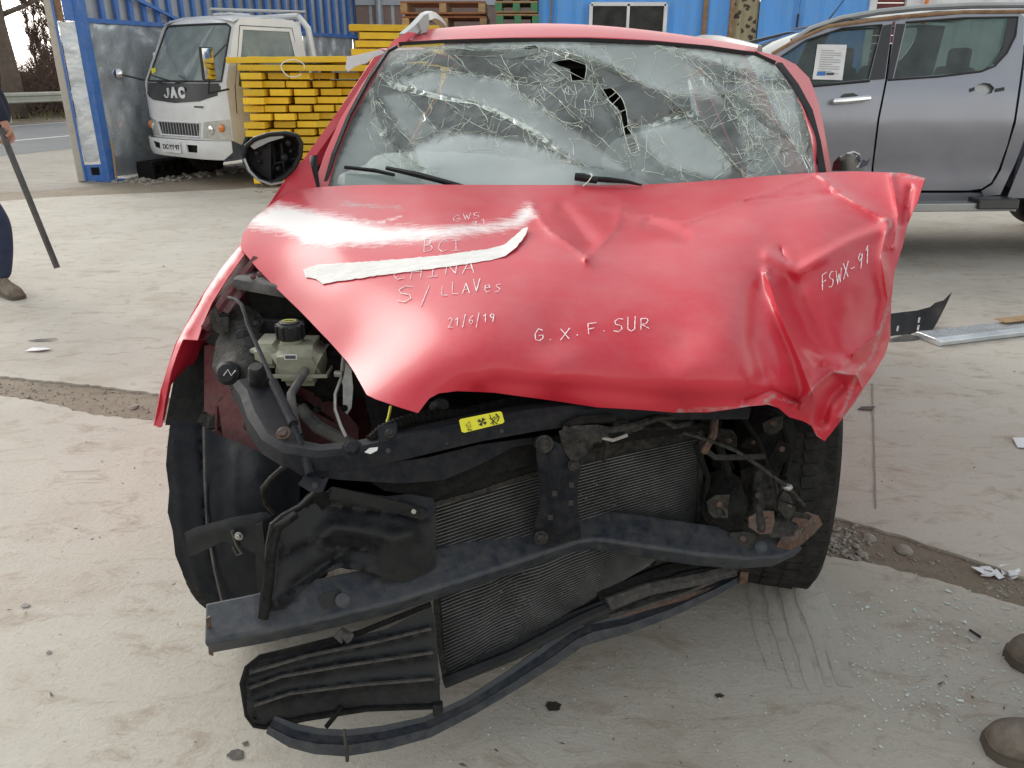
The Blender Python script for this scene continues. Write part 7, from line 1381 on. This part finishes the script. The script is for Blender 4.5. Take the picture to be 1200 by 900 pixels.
# ================================================================= PEOPLE
def skin_body(name, nodes, edges, mat, parent, sub=2):
    me = bpy.data.meshes.new(name); w = Vector((0, 0, 0)); q = parent
    while q is not None: w = w + q.location; q = q.parent
    keys = list(nodes); me.from_pydata([tuple(Vector(nodes[k][0]) - w) for k in keys], [(keys.index(a), keys.index(b)) for a, b in edges], [])
    o = bpy.data.objects.new(name, me); COL.objects.link(o); o.parent = parent
    o.modifiers.new('skin', 'SKIN'); 
    for i, k in enumerate(keys):
        r = nodes[k][1]; r = (r, r) if not isinstance(r, tuple) else r; me.skin_vertices[0].data[i].radius = r; me.skin_vertices[0].data[i].use_root = (i == 0)
    s = o.modifiers.new('sub', 'SUBSURF'); s.levels = s.render_levels = sub
    me.materials.append(M[mat]); o.modifiers['skin'].use_smooth_shade = True
    return o
def boot(name, ankle, toe_dir, parent, mat, L=.29, toeup=0., w=.052, h=.10):
    d = Vector(toe_dir).normalized(); s = Vector((-d.y, d.x, 0)).normalized(); u = s.cross(d) * -1
    if u.z < 0: u = -u
    a = Vector(ankle); rows = []
    prof = [(-.075, .03, .075), (-.06, .042, .10), (-.02, .046, .115), (.03, .044, .10), (.08, .048, .080), (.13, .052, .072), (.17, .050, .068), (.20, .040, .055), (.218, .018, .035)]
    for t, ww, hh in prof:
        k = L / .29; ww *= w / .052; hh *= h / .10; rows.append([a + d * t * k + s * (math.cos(q) * ww) + u * (hh * (math.sin(q) if math.sin(q) > 0 else 0) + (.022 if math.sin(q) >= 0 else .018)) for q in [2 * math.pi * j / 14 for j in range(14)]])
    mb = MB(); n = 14
    mb.add([p for r in rows for p in r], [(i * n + k, i * n + (k + 1) % n, (i + 1) * n + (k + 1) % n, (i + 1) * n + k) for i in range(len(rows) - 1) for k in range(n)] + [tuple(range(n)), tuple((len(rows) - 1) * n + k for k in range(n))])
    b = mb.build(name, mat, parent, smooth=True, ang=60, sub=1)
    mb = MB(); so_ = []
    for t, ww, hh in prof: so_.append((t * L / .29, (ww + .005) * w / .052))
    P = [a + d * t + s * ww for t, ww in so_] + [a + d * t - s * ww for t, ww in so_[::-1]]; m = len(P)
    mb.add([p + u * .0 for p in P] + [p + u * .024 for p in P], [tuple(range(m)), tuple(range(m, 2 * m))] + [(i, (i + 1) % m, (i + 1) % m + m, i + m) for i in range(m)]); mb.build('sole', 'sole', b, smooth=True, ang=40)
    for j in range(4):
        mb = MB(); c = a + d * (.03 + .02 * j) * L / .29; hh = (.105 - .009 * j) * h / .10; mb.tube([c + s * .028 + u * (hh - .002), c + u * (hh + .016), c - s * .028 + u * (hh - .002)], .003, 5); mb.build('lace', 'stone_grey', b)
    # shaft round the ankle
    mb = MB(); mb.tube([a + u * .07 - d * .03 * L / .29, a + u * .14 - d * .035], [.048 * w / .052, .052], 12); mb.build('shaft', mat, b, smooth=True); return b
def hand(parent, wrist, fwd, palm_n, mat='skin', s=1., curl=1.2, flip=1):
    """palm and five curled fingers as one skinned surface, grown from the wrist"""
    f = Vector(fwd).normalized(); n = Vector(palm_n); n = (n - f * n.dot(f)).normalized(); side = f.cross(n) * flip
    N = {'w': (Vector(wrist), .024 * s), 'p': (Vector(wrist) + f * .045 * s, (.036 * s, .018 * s)), 'k': (Vector(wrist) + f * .085 * s, (.036 * s, .015 * s))}; E = [('w', 'p'), ('p', 'k')]
    for i, (off, L) in enumerate(((-.032, .072), (-.011, .082), (.011, .077), (.031, .062))):
        b = Vector(wrist) + f * .088 * s + side * off * s; a = 0; p = b; N[f'f{i}0'] = (b, .0095 * s); E.append(('k', f'f{i}0'))
        for j, q in enumerate((.42, .32, .26)):
            a += curl * (.7, .9, .6)[j]; p = p + (f * math.cos(a) + n * math.sin(a)) * L * q * s; N[f'f{i}{j+1}'] = (p, (.009 - .0012 * j) * s); E.append((f'f{i}{j}', f'f{i}{j+1}'))
    b = Vector(wrist) + f * .03 * s - side * .034 * s; N['t0'] = (b, .012 * s); E.append(('p', 't0')); p = b + (f * .5 - side * .5 + n * .5).normalized() * .035 * s; N['t1'] = (p, .0105 * s); E.append(('t0', 't1'))
    p2 = p + (f * .6 + n * .8 + side * .1).normalized() * .03 * s; N['t2'] = (p2, .009 * s); E.append(('t1', 't2')); return N, E
def person(base, label, face, feet, hips, kneeL, kneeR, chest, elbows, wrists, handdir, trousers, top, bootmat, bootdirs, extra=None):
    t = thing('person', base, label, 'person'); f = Vector(face).normalized(); s = Vector((f.y, -f.x, 0)); hp = Vector(hips); ch = Vector(chest); nk = ch + Vector((0, 0, .17)) + f * .01; hd = nk + Vector((0, 0, .13)) + f * .02
    N = {'hip': (hp, (.115, .09)), 'waist': (hp.lerp(ch, .5), (.115, .085)), 'chest': (ch, (.135, .10)), 'neck0': (nk - Vector((0, 0, .02)), .062), 'neck': (nk + Vector((0, 0, .04)), .055), 'jaw': (hd - Vector((0, 0, .035)) + f * .02, (.062, .07)), 'head': (hd + Vector((0, 0, .04)), (.078, .095)), 'crown': (hd + Vector((0, 0, .11)), .06),
         'nose': (hd + f * .108 + Vector((0, 0, .005)), .012)}
    E = [('hip', 'waist'), ('waist', 'chest'), ('chest', 'neck0'), ('neck0', 'neck'), ('neck', 'jaw'), ('jaw', 'head'), ('head', 'crown'), ('jaw', 'nose')]
    for i, sg in enumerate((-1, 1)):
        kn = Vector((kneeL, kneeR)[i]); ft = Vector(feet[i]); hj = hp + s * sg * .10 - Vector((0, 0, .06))
        N[f'hj{i}'] = (hj, .082); N[f'th{i}'] = (hj.lerp(kn, .5), .075); N[f'kn{i}'] = (kn, .056); N[f'ca{i}'] = (kn.lerp(ft, .4), .052); N[f'an{i}'] = (ft + Vector((0, 0, .09)), .036); E += [('hip', f'hj{i}'), (f'hj{i}', f'th{i}'), (f'th{i}', f'kn{i}'), (f'kn{i}', f'ca{i}'), (f'ca{i}', f'an{i}')]
        sh = ch + s * sg * .185 + Vector((0, 0, .10)); el = Vector(elbows[i]); wr_ = Vector(wrists[i])
        N[f'sh{i}'] = (sh, .056); N[f'el{i}'] = (el, .038); N[f'fa{i}'] = (el.lerp(wr_, .35), .037); E += [('chest', f'sh{i}'), (f'sh{i}', f'el{i}'), (f'el{i}', f'fa{i}')]
        hn, he = hand(None, wr_, handdir[i][0], handdir[i][1], s=1., curl=handdir[i][2], flip=sg)
        for k, v in hn.items(): N[f'{k}h{i}'] = v
        E += [(f'fa{i}', f'wh{i}')] + [(a + f'h{i}', b + f'h{i}') for a, b in he]
    skin_body('body', N, E, 'skin', t)
    def grow(keys, edges, k, add): return {q: (N[q][0], tuple((r * k + add) for r in (N[q][1] if isinstance(N[q][1], tuple) else (N[q][1],) * 2))) for q in keys}, edges
    lk = ['waist', 'hip'] + [a + str(i) for i in (0, 1) for a in ('hj', 'th', 'kn', 'ca', 'an')]; G_, _ = grow(lk, None, 1.10, .016); skin_body('trousers', G_, [e for e in E if e[0] in lk and e[1] in lk], trousers, t)
    uk = ['waist', 'chest', 'neck0', 'hip'] + [a + str(i) for i in (0, 1) for a in ('sh', 'el', 'fa')]; G_, _ = grow(uk, None, 1.22, .022)
    for i in (0, 1): G_[f'cu{i}'] = (N[f'wh{i}'][0] - Vector(handdir[i][0]).normalized() * .02, (.036, .036))
    G_['neck0'] = (N['neck0'][0], (.078, .078)); G_['hip'] = (N['hip'][0] - Vector((0, 0, .03)), (.165, .135)); G_['waist'] = (N['waist'][0], (.165, .13)); G_['chest'] = (N['chest'][0], (.18, .135))
    skin_body('jacket', G_, [e for e in E if e[0] in uk and e[1] in uk] + [(f'fa{i}', f'cu{i}') for i in (0, 1)], top, t)
    mb = MB(); bm = bmesh.new(); bmesh.ops.create_uvsphere(bm, u_segments=16, v_segments=10, radius=.105); c = hd + Vector((0, 0, .045)) - f * .012
    vs = [c + Vector((v.co.x * .9, v.co.y * .95, v.co.z * 1.05)) for v in bm.verts]; bm.verts.index_update(); fs = [[v.index for v in q.verts] for q in bm.faces if (Vector(vs[q.verts[0].index]) - c).dot(f) < .035 + max(0, (vs[q.verts[0].index] - c).z) and vs[q.verts[0].index].z > c.z - .06]; mb.add(vs, fs); bm.free(); mb.build('hair', 'hair', t, smooth=True, thick=.006)
    for sg in (-1, 1):
        mb = MB(); mb.lathe([(.0, -.004), (.011, 0), (.0, .006)], hd + f * .088 + s * sg * .032 + Vector((0, 0, .03)), frame(f, (0, 0, 1)), 10, caps=False); mb.build('eye', 'plate_white', t, smooth=True)
        mb = MB(); mb.lathe([(.0, -.004), (.005, 0), (.0, .003)], hd + f * .094 + s * sg * .032 + Vector((0, 0, .03)), frame(f, (0, 0, 1)), 8, caps=False); mb.build('pupil', 'print_black', t, smooth=True)
        mb = MB(); mb.box(hd + s * sg * .082 + Vector((0, 0, .01)), (.014, .035, .055), rotz(math.atan2(f.y, f.x) + math.pi / 2), .006); mb.build('ear', 'skin', t, smooth=True)
    mb = MB(); mb.box(hd + f * .098 - Vector((0, 0, .042)), (.045, .01, .008), rotz(math.atan2(s.y, s.x)), .004); mb.build('mouth', 'dark_red', t)
    for i in (0, 1): boot('boot', Vector(feet[i]), bootdirs[i], t, bootmat)
    return t, N
# man walking in at the edge with a black bar: only his leg, boot and hand enter the picture
fA = G(12, 347); wA = PY(8, 149, 5.18)
bA = Vector((fA.x - .22, fA.y + .10, 0))
wk = Vector((.85, -.5, 0)).normalized()
fR = fA - wk * .06 + Vector((0, 0, .012)); fL = Vector((fA.x - .45, fA.y + .42, .0))
hipA = Vector((fA.x - .17, fA.y + .15, .93)); chA = hipA + Vector((.02, -.01, .40))
kR = PY(9, 262, 5.30) + Vector((-.055, 0, 0)); 
s_ = Vector((wk.y, -wk.x, 0))
pw, NA = person((hipA.x, hipA.y, 0), 'person in dark jeans and brown boots walking with a black bar in hand', wk, [fL, fR], hipA, hipA.lerp(fL, .5) + wk * .08, kR, chA,
                [chA - s_ * .28 + Vector((0, 0, -.18)), wA + Vector((-.12, .04, .26))], [chA - s_ * .30 - wk * .32 + Vector((0, 0, -.36)), wA], [((0, 0, -1), (s_.x, s_.y, 0), .3), ((.12, -.2, -1), (-.5, -.8, 0), 1.5)], 'jeans', 'navy_cloth', 'boot', [wk, Vector((.80, -.55, -.06))])
hdc = wA + Vector((.45, -.15, -.9)).normalized() * .082 + Vector((-.02, -.02, 0))
e0 = PY(67, 314, 5.0); top_ = PY(1, 150, 5.12); mb = MB(); mb.sweep([top_, PY(6, 164, 5.11), e0], [(-.014, -.014), (.014, -.014), (.014, .014), (-.014, .014)]); tag(mb.build('bar', 'handset_black', bevel=.002), 'long square black bar held slanting by the walking person', 'bar')
# bystander: two brown shoes at the near corner
f1, f2 = G(1192, 776), G(1186, 905)
f1 = Vector((f1.x + .19, f1.y - .01, 0)); f2 = Vector((f2.x + .185, f2.y + .02, 0)); fw_ = Vector((-1, .10, 0)).normalized(); hb_ = (f1 + f2) / 2 + Vector((.16, 0, .92)); cb_ = hb_ + Vector((.0, 0, .40)); sB = Vector((fw_.y, -fw_.x, 0))
o1, o2 = (f1, f2) if (f1 - f2).dot(sB) < 0 else (f2, f1)
person((hb_.x, hb_.y, 0), 'person in dark brown shoes standing by the broken glass crumbs', fw_, [o1, o2], hb_, hb_.lerp(o1, .48) + fw_ * .03 - sB * .02, hb_.lerp(o2, .48) + fw_ * .03 + sB * .02, cb_,
       [cb_ - sB * .27 + Vector((.03, 0, -.2)), cb_ + sB * .27 + Vector((.03, 0, -.2))], [cb_ - sB * .26 + fw_ * .08 + Vector((0, 0, -.44)), cb_ + sB * .26 + fw_ * .08 + Vector((0, 0, -.44))], [((0, 0, -1), tuple(sB), .35), ((0, 0, -1), tuple(-sB), .35)], 'jeans', 'grey_cloth' if 'grey_cloth' in M else 'navy_cloth', 'boot_dark', [fw_ + Vector((0, .12, 0)), fw_ + Vector((0, -.05, 0))])
